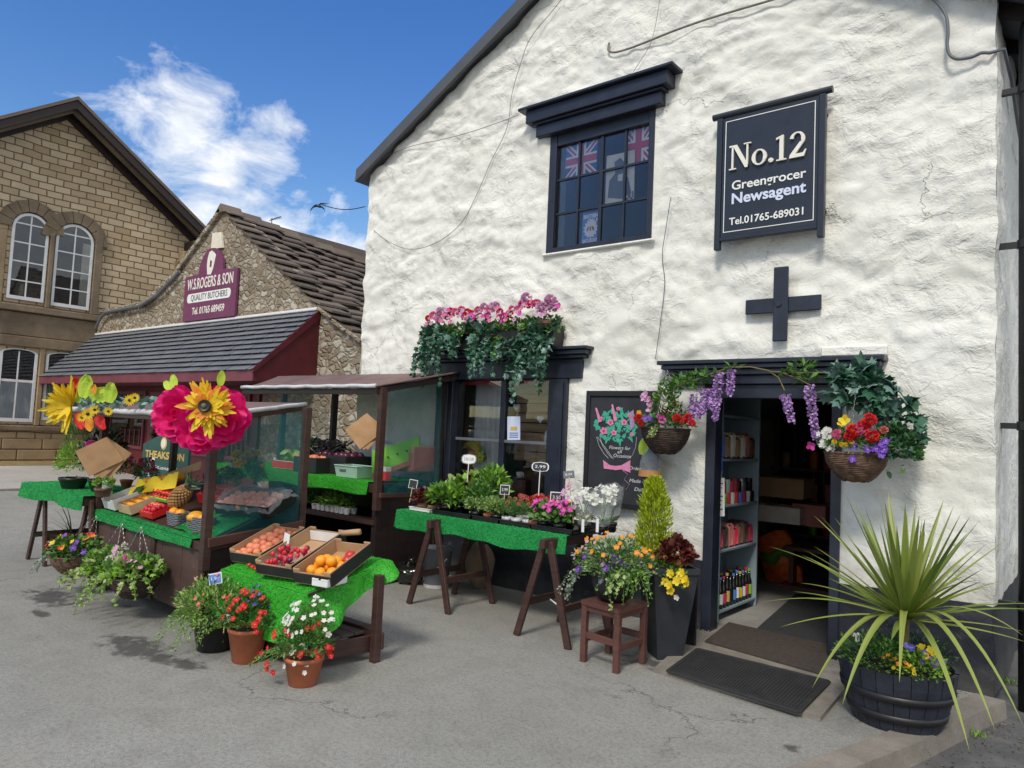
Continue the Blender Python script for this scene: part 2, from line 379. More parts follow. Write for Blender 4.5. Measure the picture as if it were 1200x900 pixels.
# ------------------------------------------------------------------ mesh builder (author in world metres)
class MB:
    def __init__(s): s.v = []; s.f = []; s.mi = []; s.mats = []
    def slot(s, mat):
        if mat not in s.mats: s.mats.append(mat)
        return s.mats.index(mat)
    def add(s, vs, fs, mat=None):
        o = len(s.v); s.v.extend(V(p) for p in vs); i = s.slot(mat) if mat else 0
        for f in fs: s.f.append([o+k for k in f]); s.mi.append(i)
    def box(s, lo, hi, mat=None, rz=0, bev=0, piv=None, rot=None):
        x0, y0, z0 = lo; x1, y1, z1 = hi
        c = V(((x0+x1)/2, (y0+y1)/2, (z0+z1)/2)) if piv is None else V(piv)
        if bev and min(x1-x0, y1-y0, z1-z0) > 2.2*bev:
            vs, fs = bevbox(x0, y0, z0, x1, y1, z1, bev)
        else:
            vs = [(x0, y0, z0), (x1, y0, z0), (x1, y1, z0), (x0, y1, z0), (x0, y0, z1), (x1, y0, z1), (x1, y1, z1), (x0, y1, z1)]
            fs = [(0, 3, 2, 1), (4, 5, 6, 7), (0, 1, 5, 4), (1, 2, 6, 5), (2, 3, 7, 6), (3, 0, 4, 7)]
        if rot is None and rz: rot = Matrix.Rotation(rz, 3, 'Z')
        if rot is not None: vs = [c+rot@(V(p)-c) for p in vs]
        s.add(vs, fs, mat)
    def beam(s, a, b, w, h, mat=None, up=(0, 0, 1), bev=.003):
        """square-section bar from a to b"""
        a = V(a); b = V(b); d = b-a; L = d.length; d.normalize(); u = V(up)
        if abs(d.dot(u)) > .95: u = V((0, 1, 0))
        x = d.cross(u).normalized(); u = x.cross(d)
        vs, fs = bevbox(-w/2, -h/2, 0, w/2, h/2, L, min(bev, w/3, h/3))
        s.add([a+x*p[0]+u*p[1]+d*p[2] for p in vs], fs, mat)
    def tube(s, pts, r, n=6, mat=None, cap=True):
        pts = [V(p) for p in pts]; rs = r if hasattr(r, '__len__') else [r]*len(pts)
        vs = []; fs = []; up = V((0, 0, 1)); prev = None
        for i, p in enumerate(pts):
            d = (pts[min(i+1, len(pts)-1)]-pts[max(i-1, 0)])
            d = d.normalized() if d.length > 1e-9 else V((0, 0, 1))
            if prev is None:
                x = d.cross(up if abs(d.z) < .9 else V((1, 0, 0))).normalized()
            else: x = (prev-d*prev.dot(d)).normalized()
            prev = x; y = d.cross(x)
            for k in range(n):
                a = 2*PI*k/n; vs.append(p+(x*math.cos(a)+y*math.sin(a))*rs[i])
        for i in range(len(pts)-1):
            for k in range(n): fs.append((i*n+k, i*n+(k+1) % n, (i+1)*n+(k+1) % n, (i+1)*n+k))
        if cap: fs.append(tuple(range(n))[::-1]); fs.append(tuple((len(pts)-1)*n+k for k in range(n)))
        s.add(vs, fs, mat)
    def lathe(s, c, prof, n=24, mat=None, cap=(True, True), ax=None, sx=1, sy=1):
        c = V(c); vs = []; fs = []
        q = ax if ax is not None else Matrix.Identity(3)
        for r, z in prof:
            for k in range(n):
                a = 2*PI*k/n; vs.append(c+q@V((r*sx*math.cos(a), r*sy*math.sin(a), z)))
        for i in range(len(prof)-1):
            for k in range(n): fs.append((i*n+k, i*n+(k+1) % n, (i+1)*n+(k+1) % n, (i+1)*n+k))
        if cap[0]: fs.append(tuple(range(n))[::-1])
        if cap[1]: fs.append(tuple((len(prof)-1)*n+k for k in range(n)))
        s.add(vs, fs, mat)
    def poly(s, pts, off, mat=None):
        """flat outline extruded by the vector off"""
        n = len(pts); off = V(off); a = [V(p) for p in pts]
        vs = a+[p+off for p in a]
        fs = [tuple(range(n)), tuple(range(n, 2*n))[::-1]]+[(i, i+n, (i+1) % n+n, (i+1) % n) for i in range(n)]
        s.add(vs, fs, mat)
    def blob(s, c, r, mat=None, nu=10, nv=7, jit=0, rot=None):
        c = V(c); r = V((r, r, r)) if not hasattr(r, '__len__') else V(r); vs = []; fs = []
        for i in range(nv+1):
            t = PI*i/nv
            for k in range(nu):
                a = 2*PI*k/nu; d = V((math.sin(t)*math.cos(a), math.sin(t)*math.sin(a), math.cos(t)))
                j = 1+jit*noise.noise(d*1.7+c*9)
                p = V((d.x*r.x, d.y*r.y, d.z*r.z))*j
                vs.append(c+(rot@p if rot else p))
        for i in range(nv):
            for k in range(nu): fs.append((i*nu+k, (i+1)*nu+k, (i+1)*nu+(k+1) % nu, i*nu+(k+1) % nu))
        s.add(vs, fs, mat)
    def build(s, name, mat=None, parent=None, smooth=False, tagd=None):
        me = bpy.data.meshes.new(name)
        vs = s.v
        if parent is not None:
            inv = WM[parent.name].inverted(); vs = [inv@p for p in vs]
        me.from_pydata([tuple(p) for p in vs], [], s.f)
        if s.mats:
            for k in s.mats: me.materials.append(M[k])
            me.polygons.foreach_set('material_index', s.mi)
        elif mat: me.materials.append(M[mat])
        if smooth: me.polygons.foreach_set('use_smooth', [True]*len(me.polygons))
        me.validate(); me.update()
        o = bpy.data.objects.new(name, me); COL.objects.link(o)
        if parent is not None:
            o.parent = parent; WM[o.name] = WM[parent.name].copy()
        else: WM[o.name] = Matrix.Identity(4)
        if tagd: tag(o, *tagd)
        return o
def bevbox(x0, y0, z0, x1, y1, z1, b):
    """box with chamfered edges (24 verts)"""
    import itertools
    vs = []; idx = {}
    for cx, cy, cz in itertools.product((0, 1), repeat=3):
        P = (x1 if cx else x0, y1 if cy else y0, z1 if cz else z0)
        D = (-b if cx else b, -b if cy else b, -b if cz else b)
        for a in range(3):
            p = [P[i]+(0 if i == a else D[i]) for i in range(3)]
            idx[(cx, cy, cz, a)] = len(vs); vs.append(tuple(p))
    fs = []
    for a in range(3):
        u, w = [i for i in range(3) if i != a]
        for s_ in (0, 1):
            q = []
            for (i, j) in ((0, 0), (1, 0), (1, 1), (0, 1)):
                c = [0, 0, 0]; c[a] = s_; c[u] = i; c[w] = j; q.append(idx[(*c, a)])
            fs.append(tuple(q))
    for a in range(3):
        u, w = [i for i in range(3) if i != a]
        for i in (0, 1):
            for j in (0, 1):
                c0 = [0, 0, 0]; c0[u] = i; c0[w] = j; c1 = list(c0); c1[a] = 1
                fs.append((idx[(*c0, u)], idx[(*c1, u)], idx[(*c1, w)], idx[(*c0, w)]))
    for c in itertools.product((0, 1), repeat=3): fs.append(tuple(idx[(*c, a)] for a in range(3)))
    return vs, fs
WM = {}
def tag(o, label=None, cat=None, group=None, kind=None):
    if label: o['label'] = label
    if cat: o['category'] = cat
    if group: o['group'] = group
    if kind: o['kind'] = kind
    return o
def T(name, label, cat, loc, rz=0, group=None):
    o = bpy.data.objects.new(name, None); COL.objects.link(o); o.empty_display_size = .1
    o.location = loc; o.rotation_euler = (0, 0, rz)
    WM[o.name] = Matrix.Translation(V(loc)) @ Matrix.Rotation(rz, 4, 'Z')
    return tag(o, label, cat, group)
def inst(name, me, parent, mat4):
    """a repeated part that shares mesh data; mat4 in world space"""
    o = bpy.data.objects.new(name, me); COL.objects.link(o)
    if parent is not None:
        o.parent = parent; o.matrix_local = WM[parent.name].inverted() @ mat4
    else: o.matrix_world = mat4
    WM[o.name] = mat4
    return o
def copy_thing(root, loc, rz, label=None, group=None):
    M0 = Matrix.Translation(V(loc)) @ Matrix.Rotation(rz, 4, 'Z')
    r = root.copy(); COL.objects.link(r); r.location = loc; r.rotation_euler = (0, 0, rz); WM[r.name] = M0
    if label: r['label'] = label
    if group: r['group'] = group
    for ch in list(root.children):
        c = ch.copy(); COL.objects.link(c); c.parent = r; WM[c.name] = M0
        for g in list(ch.children):
            d = g.copy(); COL.objects.link(d); d.parent = c; WM[d.name] = M0
    return r
def text(name, body, mat, parent, o, size, xdir=(1, 0, 0), up=(0, 0, 1), ext=.002, align='CENTER', sx=1.0, bold=0.0, width=None, shear=0):
    cu_ = bpy.data.curves.new(name, 'FONT'); cu_.body = body; cu_.size = size; cu_.extrude = ext; cu_.align_x = align; cu_.align_y = 'CENTER'
    cu_.offset = bold; cu_.shear = shear; cu_.resolution_u = 4
    tmp = bpy.data.objects.new('tmp', cu_); COL.objects.link(tmp)
    bpy.context.view_layer.update()
    me0 = bpy.data.meshes.new_from_object(tmp.evaluated_get(bpy.context.evaluated_depsgraph_get()))
    xd = V(xdir).normalized(); ud = V(up).normalized(); nd = xd.cross(ud)
    if width and len(me0.vertices):
        w = max(p.co.x for p in me0.vertices)-min(p.co.x for p in me0.vertices); sx = width/w
    mb = MB(); o = V(o)
    mb.add([o+xd*(p.co.x*sx)+ud*p.co.y+nd*p.co.z for p in me0.vertices], [tuple(p.vertices) for p in me0.polygons], mat)
    bpy.data.objects.remove(tmp); bpy.data.meshes.remove(me0); bpy.data.curves.remove(cu_)
    return mb.build(name, None, parent)

# ------------------------------------------------------------------ leaves and flowers
def rdir(): 
    while True:
        d = V((rnd.uniform(-1, 1), rnd.uniform(-1, 1), rnd.uniform(-1, 1)))
        if .05 < d.length < 1: return d.normalized()
def frame(d):
    d = d.normalized(); h = V((0, 0, 1)) if abs(d.z) < .9 else V((1, 0, 0))
    x = d.cross(h).normalized(); return d, x, x.cross(d)
IVY = [(0, 0), (-.25, -.12), (-.5, .12), (-.36, .36), (-.52, .62), (-.2, .62), (0, 1), (.2, .62), (.52, .62), (.36, .36), (.5, .12), (.25, -.12)]
def leaf(mb, p, d, L, Wd, mat, kind='lance', roll_=None, curl=.15):
    d, x, n = frame(V(d)); p = V(p)
    a = rnd.uniform(-1.2, 1.2) if roll_ is None else roll_
    x, n = x*math.cos(a)+n*math.sin(a), n*math.cos(a)-x*math.sin(a)
    if kind == 'ivy':
        vs = [p+x*(u*L)+d*(w*L)+n*(-abs(u)*.35*L-curl*w*w*L) for u, w in IVY]; vs.append(p+d*(.35*L)+n*(.03*L))
        k = len(IVY); fs = [(k, i, (i+1) % k) for i in range(k)]
    elif kind == 'round':
        q = [(0, 0), (-.45, .2), (-.5, .6), (-.2, .95), (.2, .95), (.5, .6), (.45, .2)]
        vs = [p+x*(u*Wd)+d*(w*L)+n*(abs(u)*.25*Wd-curl*w*w*L) for u, w in q]; fs = [(0, 1, 2, 3, 4, 5, 6)]
    elif kind == 'tri':
        vs = [p-x*(Wd/2), p+x*(Wd/2), p+d*L]; fs = [(0, 1, 2)]
    else:
        vs = [p, p+x*(Wd*.5)+d*(L*.45)+n*(.12*Wd), p+d*L-n*(curl*L), p-x*(Wd*.5)+d*(L*.45)+n*(.12*Wd), p+d*(L*.5)-n*(curl*.2*L)]
        fs = [(0, 1, 4), (1, 2, 4), (2, 3, 4), (3, 0, 4)]
    mb.add(vs, fs, mat)
def dome(mb, c, r, n, L, Wd, mat, kind='lance', up=.4, hollow=.45, zmin=-.3, clump=.35, mats=None):
    """clumpy mass of leaves filling an ellipsoid"""
    c = V(c); r = V(r) if hasattr(r, '__len__') else V((r, r, r))
    seeds = [rdir() for _ in range(9)]
    for _ in range(n):
        for t in range(6):
            d = rdir()
            if d.z < zmin: continue
            if clump and max(d.dot(s_) for s_ in seeds) < .72 and rnd.random() < .45: continue
            break
        u = (hollow**3+(1-hollow**3)*rnd.random())**(1/3)
        u *= 1+.22*noise.noise(d*2.2+c*3)+rnd.uniform(-.07, .07)
        p = c+V((d.x*r.x, d.y*r.y, d.z*r.z))*u
        dd = (d+V((0, 0, up))+rdir()*.75)
        k = rnd.uniform(.65, 1.25)
        leaf(mb, p, dd, L*k, Wd*k, rnd.choice(mats) if mats else mat, kind)
def strand(mb, p, d, length, L, Wd, mat, kind='ivy', sag=1.0, step=.03, stem='stem_green', spread=.6, stemr=.0016, mats=None):
    """trailing stem with leaves; returns its points"""
    p = V(p); d = V(d).normalized(); pts = [p.copy()]; n = max(2, int(length/step))
    for i in range(n):
        d = (d+V((0, 0, -sag*step*4))+rdir()*.12).normalized(); p = p+d*step; pts.append(p.copy())
        for q in range(2):
            dd = (rdir()*spread+V((0, 0, -.35))+V((0, -.35, 0)))
            k = rnd.uniform(.6, 1.2)*(1-.35*i/n)
            leaf(mb, p+rdir()*.01, dd, L*k, Wd*k, rnd.choice(mats) if mats else mat, kind)
    mb.tube(pts, stemr, 4, stem)
    return pts
FL = {}
def flower_mesh(kind, mat, cmat='petal_yellow'):
    key = (kind, mat, cmat)
    if key in FL: return FL[key]
    mb = MB()
    if kind == 'five':                     # petunia / geranium floret, unit radius, faces +z
        for k in range(5):
            a = 2*PI*k/5; q = [(0, 0), (.55, -.45), (1, -.28), (1.02, .28), (.55, .45)]
            mb.add([(u*math.cos(a)-w*math.sin(a), u*math.sin(a)+w*math.cos(a), .28*u*u-.1*abs(w)) for u, w in q], [(0, 1, 2, 3, 4)], mat)
        mb.blob((0, 0, .06), (.16, .16, .10), cmat, 6, 4)
    elif kind == 'daisy':
        for k in range(14):
            a = 2*PI*k/14; q = [(.15, -.06), (.6, -.15), (1, 0), (.6, .15), (.15, .06)]; z0 = .05*rnd.random()
            mb.add([(u*math.cos(a)-w*math.sin(a), u*math.sin(a)+w*math.cos(a), z0+.12*u) for u, w in q], [(0, 1, 2, 3, 4)], mat)
        mb.blob((0, 0, .08), (.27, .27, .14), cmat, 8, 5)
    elif kind == 'pom':                    # dense double flower / hydrangea head
        for k in range(90):
            d = rdir(); 
            if d.z < -.35: d.z = -d.z
            leaf(mb, d*.66, d+rdir()*.6, .5, .5, mat, 'round', curl=.0)
    elif kind == 'bell':
        for k in range(4):
            a = 2*PI*k/4+.3; q = [(0, 0), (.5, -.5), (1, -.25), (1, .25), (.5, .5)]
            mb.add([(u*math.cos(a)-w*math.sin(a), u*math.sin(a)+w*math.cos(a), .5*u) for u, w in q], [(0, 1, 2, 3, 4)], mat)
    elif kind == 'rose':
        for ring, (rr, nn, tilt) in enumerate(((.95, 7, .15), (.72, 6, .5), (.5, 5, .9), (.3, 4, 1.3))):
            for k in range(nn):
                a = 2*PI*(k+.5*ring)/nn; d = V((math.cos(a), math.sin(a), tilt)).normalized()
                leaf(mb, V((math.cos(a), math.sin(a), 0))*rr*.15+V((0, 0, .1*ring)), d, rr*1.0, rr*1.1, mat, 'round', roll_=PI/2*0, curl=-.1)
    me_o = mb.build('bloom', None, None); me = me_o.data; WM.pop(me_o.name, None); bpy.data.objects.remove(me_o)
    FL[key] = me; return me
def bloom(parent, p, n, size, kind, mat, cmat='petal_yellow', name='flower'):
    me = flower_mesh(kind, mat, cmat); q = V(n).to_track_quat('Z', 'Y')
    mt4 = Matrix.Translation(V(p)) @ q.to_matrix().to_4x4() @ Matrix.Rotation(rnd.uniform(0, 6), 4, 'Z') @ Matrix.Scale(size, 4)
    return inst(name, me, parent, mt4)
def blooms(parent, c, r, n, size, kind, mat, cmat='petal_yellow', zmin=.1, face=(-.0, -.9, .5), name='flower', front=True):
    """n flowers on the outside of an ellipsoid, mostly on the side people see"""
    c = V(c); r = V(r) if hasattr(r, '__len__') else V((r, r, r)); out = []
    for _ in range(n):
        for t in range(30):
            d = rdir()
            if d.z < zmin: continue
            if front and (d.x*.3-d.y*.6+d.z*.4) < -.1: continue
            break
        p = c+V((d.x*r.x, d.y*r.y, d.z*r.z))*rnd.uniform(.98, 1.14)
        out.append(bloom(parent, p, d*.6+V(face)*.6+rdir()*.3, size*rnd.uniform(.75, 1.2), kind, mat, cmat, name))
    return out
def turf(mb, a, b, c_, d_, n, L=.016, mat='turf', base=None):
    """tufts on the quad a-b-c-d (already a surface), pointing off its normal"""
    a, b, c_, d_ = map(V, (a, b, c_, d_)); nn = (b-a).cross(d_-a).normalized()
    for _ in range(n):
        u, w = rnd.random(), rnd.random()
        p = a*(1-u)*(1-w)+b*u*(1-w)+c_*u*w+d_*(1-u)*w
        leaf(mb, p, nn+rdir()*.9, L*rnd.uniform(.6, 1.2), L*.35, mat, 'tri')
def sheet(mb, rows, mat, thick=None):
    nr = len(rows); nc = len(rows[0]); vs = [p for r_ in rows for p in r_]
    fs = [(i*nc+j, i*nc+j+1, (i+1)*nc+j+1, (i+1)*nc+j) for i in range(nr-1) for j in range(nc-1)]
    mb.add(vs, fs, mat)
def grasscloth(mb, rows, mat, dens=2600, L=.014):
    L *= .8
    """artificial-grass cloth: a backing sheet thick with blades"""
    sheet(mb, rows, mat)
    back = [[V(p)+V((0, .004, -.004)) for p in r_] for r_ in rows]; sheet(mb, back, mat)
    for i in range(len(rows)-1):
        for j in range(len(rows[0])-1):
            q = (rows[i][j], rows[i][j+1], rows[i+1][j+1], rows[i+1][j]); q = [V(p) for p in q]
            ar = ((q[1]-q[0]).cross(q[3]-q[0])).length
            nn = (q[1]-q[0]).cross(q[3]-q[0]).normalized()
            if nn.z < -.1 or (abs(nn.z) < .3 and nn.y > 0): nn = -nn
            k = ar*dens*9; k = int(k)+(rnd.random() < k-int(k))
            for _ in range(k):
                u, w = rnd.random(), rnd.random()
                p = q[0]*(1-u)*(1-w)+q[1]*u*(1-w)+q[2]*u*w+q[3]*(1-u)*w
                leaf(mb, p, nn+rdir()*.95, L*rnd.uniform(.6, 1.3), L*.4, mat, 'tri')
# ================================================================== SETTING
YF = 5.8                                   # plane of the shop front
XL, XR = -7.22, -.56                       # its two corners
KC = [(-.46, 6.6), (-.50, 5.75), (-.60, 5.38), (-.66, 5.12), (-.80, 4.55), (-.95, 4.05), (-1.10, 3.6), (-1.3, 2.8), (-1.45, 1.6), (-1.5, 0), (-1.5, -30)]
def rise(x): return .0 if x > -9.5 else .045*(-9.5-x) if x > -19 else .43
def surf(name, mat, x0, x1, y0, y1, z, nx=2, ny=2, f=None, kind='structure'):
    mb = MB(); rows = []
    for j in range(ny+1):
        rows.append([(x0+(x1-x0)*i/nx, y0+(y1-y0)*j/ny, z+(f(x0+(x1-x0)*i/nx) if f else 0)) for i in range(nx+1)])
    sheet(mb, rows, mat); o = mb.build(name); o['kind'] = kind; return o
surf('ground', 'wet_tarmac', -400, 400, -400, 400, -.10)
# forecourt: everything left of the kerb line
mb = MB(); xs = [-60, -40, -26, -19, -16, -13, -11, -9.5, -7, -5, -3]
kc = KC[::-1]
rows = []
for (kx, ky) in kc: rows.append([(x, ky, rise(x)) for x in xs]+[(kx-.16, ky, 0)])
sheet(mb, rows, 'asphalt')
sheet(mb, [[(x, 6.6, rise(x)) for x in xs]+[(-.62, 6.6, 0)], [(x, 40, rise(x)) for x in xs]+[(-.62, 40, 0)]], 'asphalt')
o = mb.build('forecourt'); o['kind'] = 'structure'
mb = MB()
P = [[], [], [], []]
for i, (x, y) in enumerate(KC[1:]):
    j = .008*noise.noise(V((x*9, y*9, 0)))
    P[0].append((x-.165, y, .004)); P[1].append((x-.16, y, .012+j)); P[2].append((x+j, y, .006+j)); P[3].append((x+.012, y, -.11))
sheet(mb, P, 'kerb_stone'); o = mb.build('kerb'); o['kind'] = 'structure'
surf('far_pavement', 'paving', -18.4, -14.2, -14, 6.9, .006, 4, 2, rise)
surf('dry_grass_verge', 'dry_verge', -18.6, -17.7, -14, 6.9, .012, 2, 2, rise)
mb = MB(); mb.box((-14.25, -14, .18), (-14.1, 6.2, .235), 'kerb_stone'); o = mb.build('kerb'); o['kind'] = 'structure'

# ------------------------------------------------------------------ white shop
e0 = W(432, 197, 5.66); e1 = W(621, 0, 5.66)
SL = (e1.z-e0.z)/(e1.x-e0.x)
XM = (XL+XR)/2
def rake(x): return e0.z+SL*((x if x < XM else 2*XM-x)-e0.x)+.03
shop = T('shop_building', 'rough white limewashed village greengrocer shop with black trim and open doorway', 'building', (XM, YF, 0))
# door and window openings
DX0, DX1, DZ = W(826, 600).x, W(985, 600).x, 2.0
SX0, SX1, SZ0, SZ1 = W(514, 470).x, W(666.5, 470).x, .82, 2.20
UX0, UX1, UZ0, UZ1 = W(641, 270).x, W(764.5, 250).x, W(638, 298).z, W(647, 160).z+.02
OPEN = [(DX0, DX1, -1, DZ), (SX0, SX1, SZ0, SZ1), (UX0, UX1, UZ0, UZ1)]
def cuts(lo, hi, step, marks):
    pts = sorted([lo, hi]+[k for k in marks if lo < k < hi]); out = []
    for a, b_ in zip(pts, pts[1:]):
        n = max(1, round((b_-a)/step)); out += [a+(b_-a)*i/n for i in range(n)]
    return out+[hi]
PL = .58
def edge_dist(x, z):
    d = 9
    for (a, b_, c_, e_) in OPEN:
        dx = max(a-x, 0, x-b_); dz = max(c_-z, 0, z-e_); d = min(d, math.hypot(dx, dz))
    return d
def rough(x, z):
    p = V((x, 0, z))
    w = noise.noise_vector(p*1.9)*.16; q = p+w
    h = .030*noise.noise(q*1.1)
    # big rubble stones showing through the wash
    d, pts = noise.voronoi(V((q.x*2.3, 0, q.z*4.0)))
    h += .022*(.55-min(d[0], .8))
    h += .016*abs(noise.noise(q*4.2))+.010*noise.noise(p*11)
    n1_ = noise.noise(V((q.x*2.4+q.z*.9, 2, q.z*4.2))); h += .009*max(-1, min(1, n1_*6))
    n2_ = noise.noise(V((q.x*6, 8, q.z*9.5))); h += .0035*max(-1, min(1, n2_*7))
    h += .016*max(0, noise.noise(V((p.x*3+p.z*1.5, 3, p.z*8-p.x*2)))) * (1 if z > 2.3 else .5)
    return h*(1.0 if z > 2.3 else .6)
xsg = cuts(XL, XR, .026, [DX0, DX1, SX0, SX1, UX0, UX1]); zsg = cuts(0, 6.9, .026, [PL, DZ, SZ0, SZ1, UZ0, UZ1])
zt = 4.72
wall = MB(); plinth = MB(); grid = {}
def gp_(i, j, tgt):
    k = (i, j, tgt is wall)
    if k in grid: return grid[k]
    x, z = xsg[i], zsg[j]
    if z > zt: z = zt+(z-zt)*(rake(x)-zt)/(6.9-zt)
    e = min(1, edge_dist(x, z)/.07)
    y = YF-rough(x, z)*e
    if i == len(xsg)-1 or i == 0: x += .02*noise.noise(V((0, 5, z*3)))
    pk = .012*noise.noise(V((x*5, 0, 9))) if abs(z-PL) < .001 else 0
    tgt.v.append(V((x, y-(.004 if tgt is plinth else 0), z+pk))); grid[k] = len(tgt.v)-1
    return grid[k]
for j in range(len(zsg)-1):
    tgt = plinth if zsg[j] < PL-.001 else wall
    for i in range(len(xsg)-1):
        cx, cz = (xsg[i]+xsg[i+1])/2, (zsg[j]+zsg[j+1])/2
        if any(a < cx < b_ and c_ < cz < e_ for a, b_, c_, e_ in OPEN): continue
        tgt.f.append([gp_(i, j, tgt), gp_(i+1, j, tgt), gp_(i+1, j+1, tgt), gp_(i, j+1, tgt)]); tgt.mi.append(0)
wall.slot('limewash'); plinth.slot('plinth_paint')
# reveals
for (a, b_, c_, e_) in OPEN:
    c_ = max(c_, 0); D = .30
    wall.add([(a, YF, c_), (a, YF+D, c_), (a, YF+D, e_), (a, YF, e_)], [(0, 1, 2, 3)], 'limewash')
    wall.add([(b_, YF, c_), (b_, YF+D, c_), (b_, YF+D, e_), (b_, YF, e_)], [(3, 2, 1, 0)], 'limewash')
    wall.add([(a, YF, e_), (a, YF+D, e_), (b_, YF+D, e_), (b_, YF, e_)], [(0, 1, 2, 3)], 'limewash')
    wall.add([(a, YF, c_+.001), (a, YF+D, c_+.001), (b_, YF+D, c_+.001), (b_, YF, c_+.001)], [(3, 2, 1, 0)], 'limewash')
# side and back walls, roughened too
def sidewall(x, sgn):
    ys = cuts(YF, 14, .09, []); zz = cuts(0, rake(XL), .09, [PL])
    rows = []
    for z in zz: rows.append([(x+(.02*noise.noise(V((0, 5, z*3))) if k == 0 else 0)+(sgn*rough(y+31, z)*.8 if k else 0), y, z) for k, y in enumerate(ys)])
    n0 = sum(1 for z in zz if z <= PL+.001)
    sheet(plinth, rows[:n0], 'plinth_paint'); sheet(wall, rows[n0-1:], 'limewash')
sidewall(XR, 1); sidewall(XL, -1)
wall.add([(XL, 14, 0), (XR, 14, 0), (XR, 14, rake(XR)), (XM, 14, rake(XM)), (XL, 14, rake(XL))], [(0, 1, 2, 3, 4)], 'limewash')
wall.build('wall', None, shop, True); plinth.build('plinth', None, shop, True)
# roof: verge board, slates, soffit
mb = MB()
for s_ in (1, -1):
    xe = XL-.12 if s_ == 1 else XR+.22
    a = V((xe, 0, rake(XL)-SL*(.12 if s_ == 1 else .22))); b_ = V((XM, 0, rake(XM)))
    q = [(a.x, 5.65, a.z-.03), (b_.x, 5.65, b_.z-.03), (b_.x, 5.65, b_.z+.12), (a.x, 5.65, a.z+.12)]
    mb.poly(q, (0, .04, 0), 'verge_grey')
mb.build('verge_board', None, shop)
mb = MB()
for s_ in (1, -1):
    xe = XL-.2 if s_ == 1 else XR+.35
    ze = rake(XL)-SL*abs((XL if s_ == 1 else XR)-xe)+.06
    mb.poly([(xe, 5.70, ze-.02), (XM, 5.70, rake(XM)+.06), (XM, 5.70, rake(XM)+.11), (xe, 5.70, ze+.03)], (0, 8.6, 0), 'blue_slate')
rf = mb.build('roof', None, shop)
mb = MB()
for k in range(12): 
    y = 5.95+k*.6; mb.beam((XR-.1, y, rake(XR)+.02), (XR+.36, y, rake(XR)-.19), .05, .10, 'dark_timber')
mb.box((XR+.30, 5.72, rake(XR)-.20), (XR+.33, 14, rake(XR)-.04), 'dark_timber')
mb.build('eaves', None, shop)
mb = MB(); pts = []
for k in range(40): pts.append((XR+.40, 5.70+k*.2, rake(XR)-.12))
mb.tube(pts, .055, 10, 'black_plastic'); mb.build('gutter', None, shop, True)

def cornice(mb, x0, x1, ztop, prof, mat='navy_paint'):
    """moulded board: prof = (drop, thickness, projection, end inset)"""
    for (za, zb, pj, ins) in prof:
        mb.box((x0+ins, YF-pj, ztop-zb), (x1-ins, YF+.02, ztop-za), mat, bev=.006)
# door case
door = MB()
zl = W(770, 423, 5.66).z; xl0, xl1 = W(770, 423, 5.66).x, W(1036, 418, 5.66).x
cornice(door, xl0, xl1, zl, [(0, .035, .15, 0), (.037, .075, .125, .03), (.077, .125, .10, .06), (.127, .2, .07, .11)])
fz = zl-.2
dc = door.build('door_cornice', None, shop)
mb = MB()
mb.box((DX0-.02, YF-.035, DZ-.06), (DX1+.02, YF+.10, fz-.002), 'navy_paint', bev=.005)
mb.box((DX0, YF-.03, .02), (DX0+.085, YF+.12, DZ-.062), 'navy_paint', bev=.006)
mb.box((DX1-.07, YF-.03, .02), (DX1, YF+.12, DZ-.062), 'navy_paint', bev=.006)
mb.build('door_frame', None, shop)
# stone slab over the lintel
mb = MB(); p0 = W(962, 412, 5.75)
mb.box((p0.x, 5.735, zl+.004), (xl1+.0, 5.81, zl+.085), 'limewash', bev=.012); mb.build('lintel_stone', None, shop)
# shop window
mb = MB()
gx0, gx1 = W(536, 500, 5.86).x, W(648, 500, 5.86).x
cz = W(686, 404, 5.62); cx1 = cz.x; cx0 = SX0-(cx1-SX1)
cornice(mb, cx0, cx1, cz.z, [(0, .03, .16, 0), (.032, .075, .13, .03), (.077, .11, .10, .06), (.112, .30, .05, .12)])
for (a, b_, s_) in ((SX0, gx0, 1), (gx1, SX1, -1)):
    mb.box((a, YF-.045, SZ0), (b_, YF+.10, cz.z-.302), 'navy_paint', bev=.005)
    c0 = (a+.035, b_-.06) if s_ == 1 else (a+.06, b_-.035)
    mb.box((c0[0], YF-.062, SZ0+.05), (c0[1], YF-.046, cz.z-.34), 'navy_paint', bev=.004)
zh = W(590, 442, 5.86).z; zr = W(590, 517, 5.86).z; xm = W(590, 500, 5.86).x
mb.box((gx0, YF-.03, zh), (gx1, YF+.09, cz.z-.303), 'navy_paint', bev=.004)
mb.box((gx0, YF-.06, SZ0-.05), (gx1, YF+.12, SZ0+.03), 'navy_paint', bev=.006)
win = mb.build('window', None, shop)
mb = MB()
mb.box((xm-.035, YF+.03, SZ0+.03), (xm+.035, YF+.09, zh), 'navy_paint', bev=.004)
mb.box((gx0+.001, YF+.035, zr-.016), (xm-.036, YF+.085, zr+.016), 'pewter_plastic', bev=.004)
mb.box((xm+.036, YF+.035, zr-.016), (gx1-.001, YF+.085, zr+.016), 'pewter_plastic', bev=.004)
mb.build('glazing_bars', None, win)
mb = MB(); mb.box((gx0, YF+.055, SZ0+.03), (gx1, YF+.059, zh), 'window_glass'); mb.build('pane', None, win)
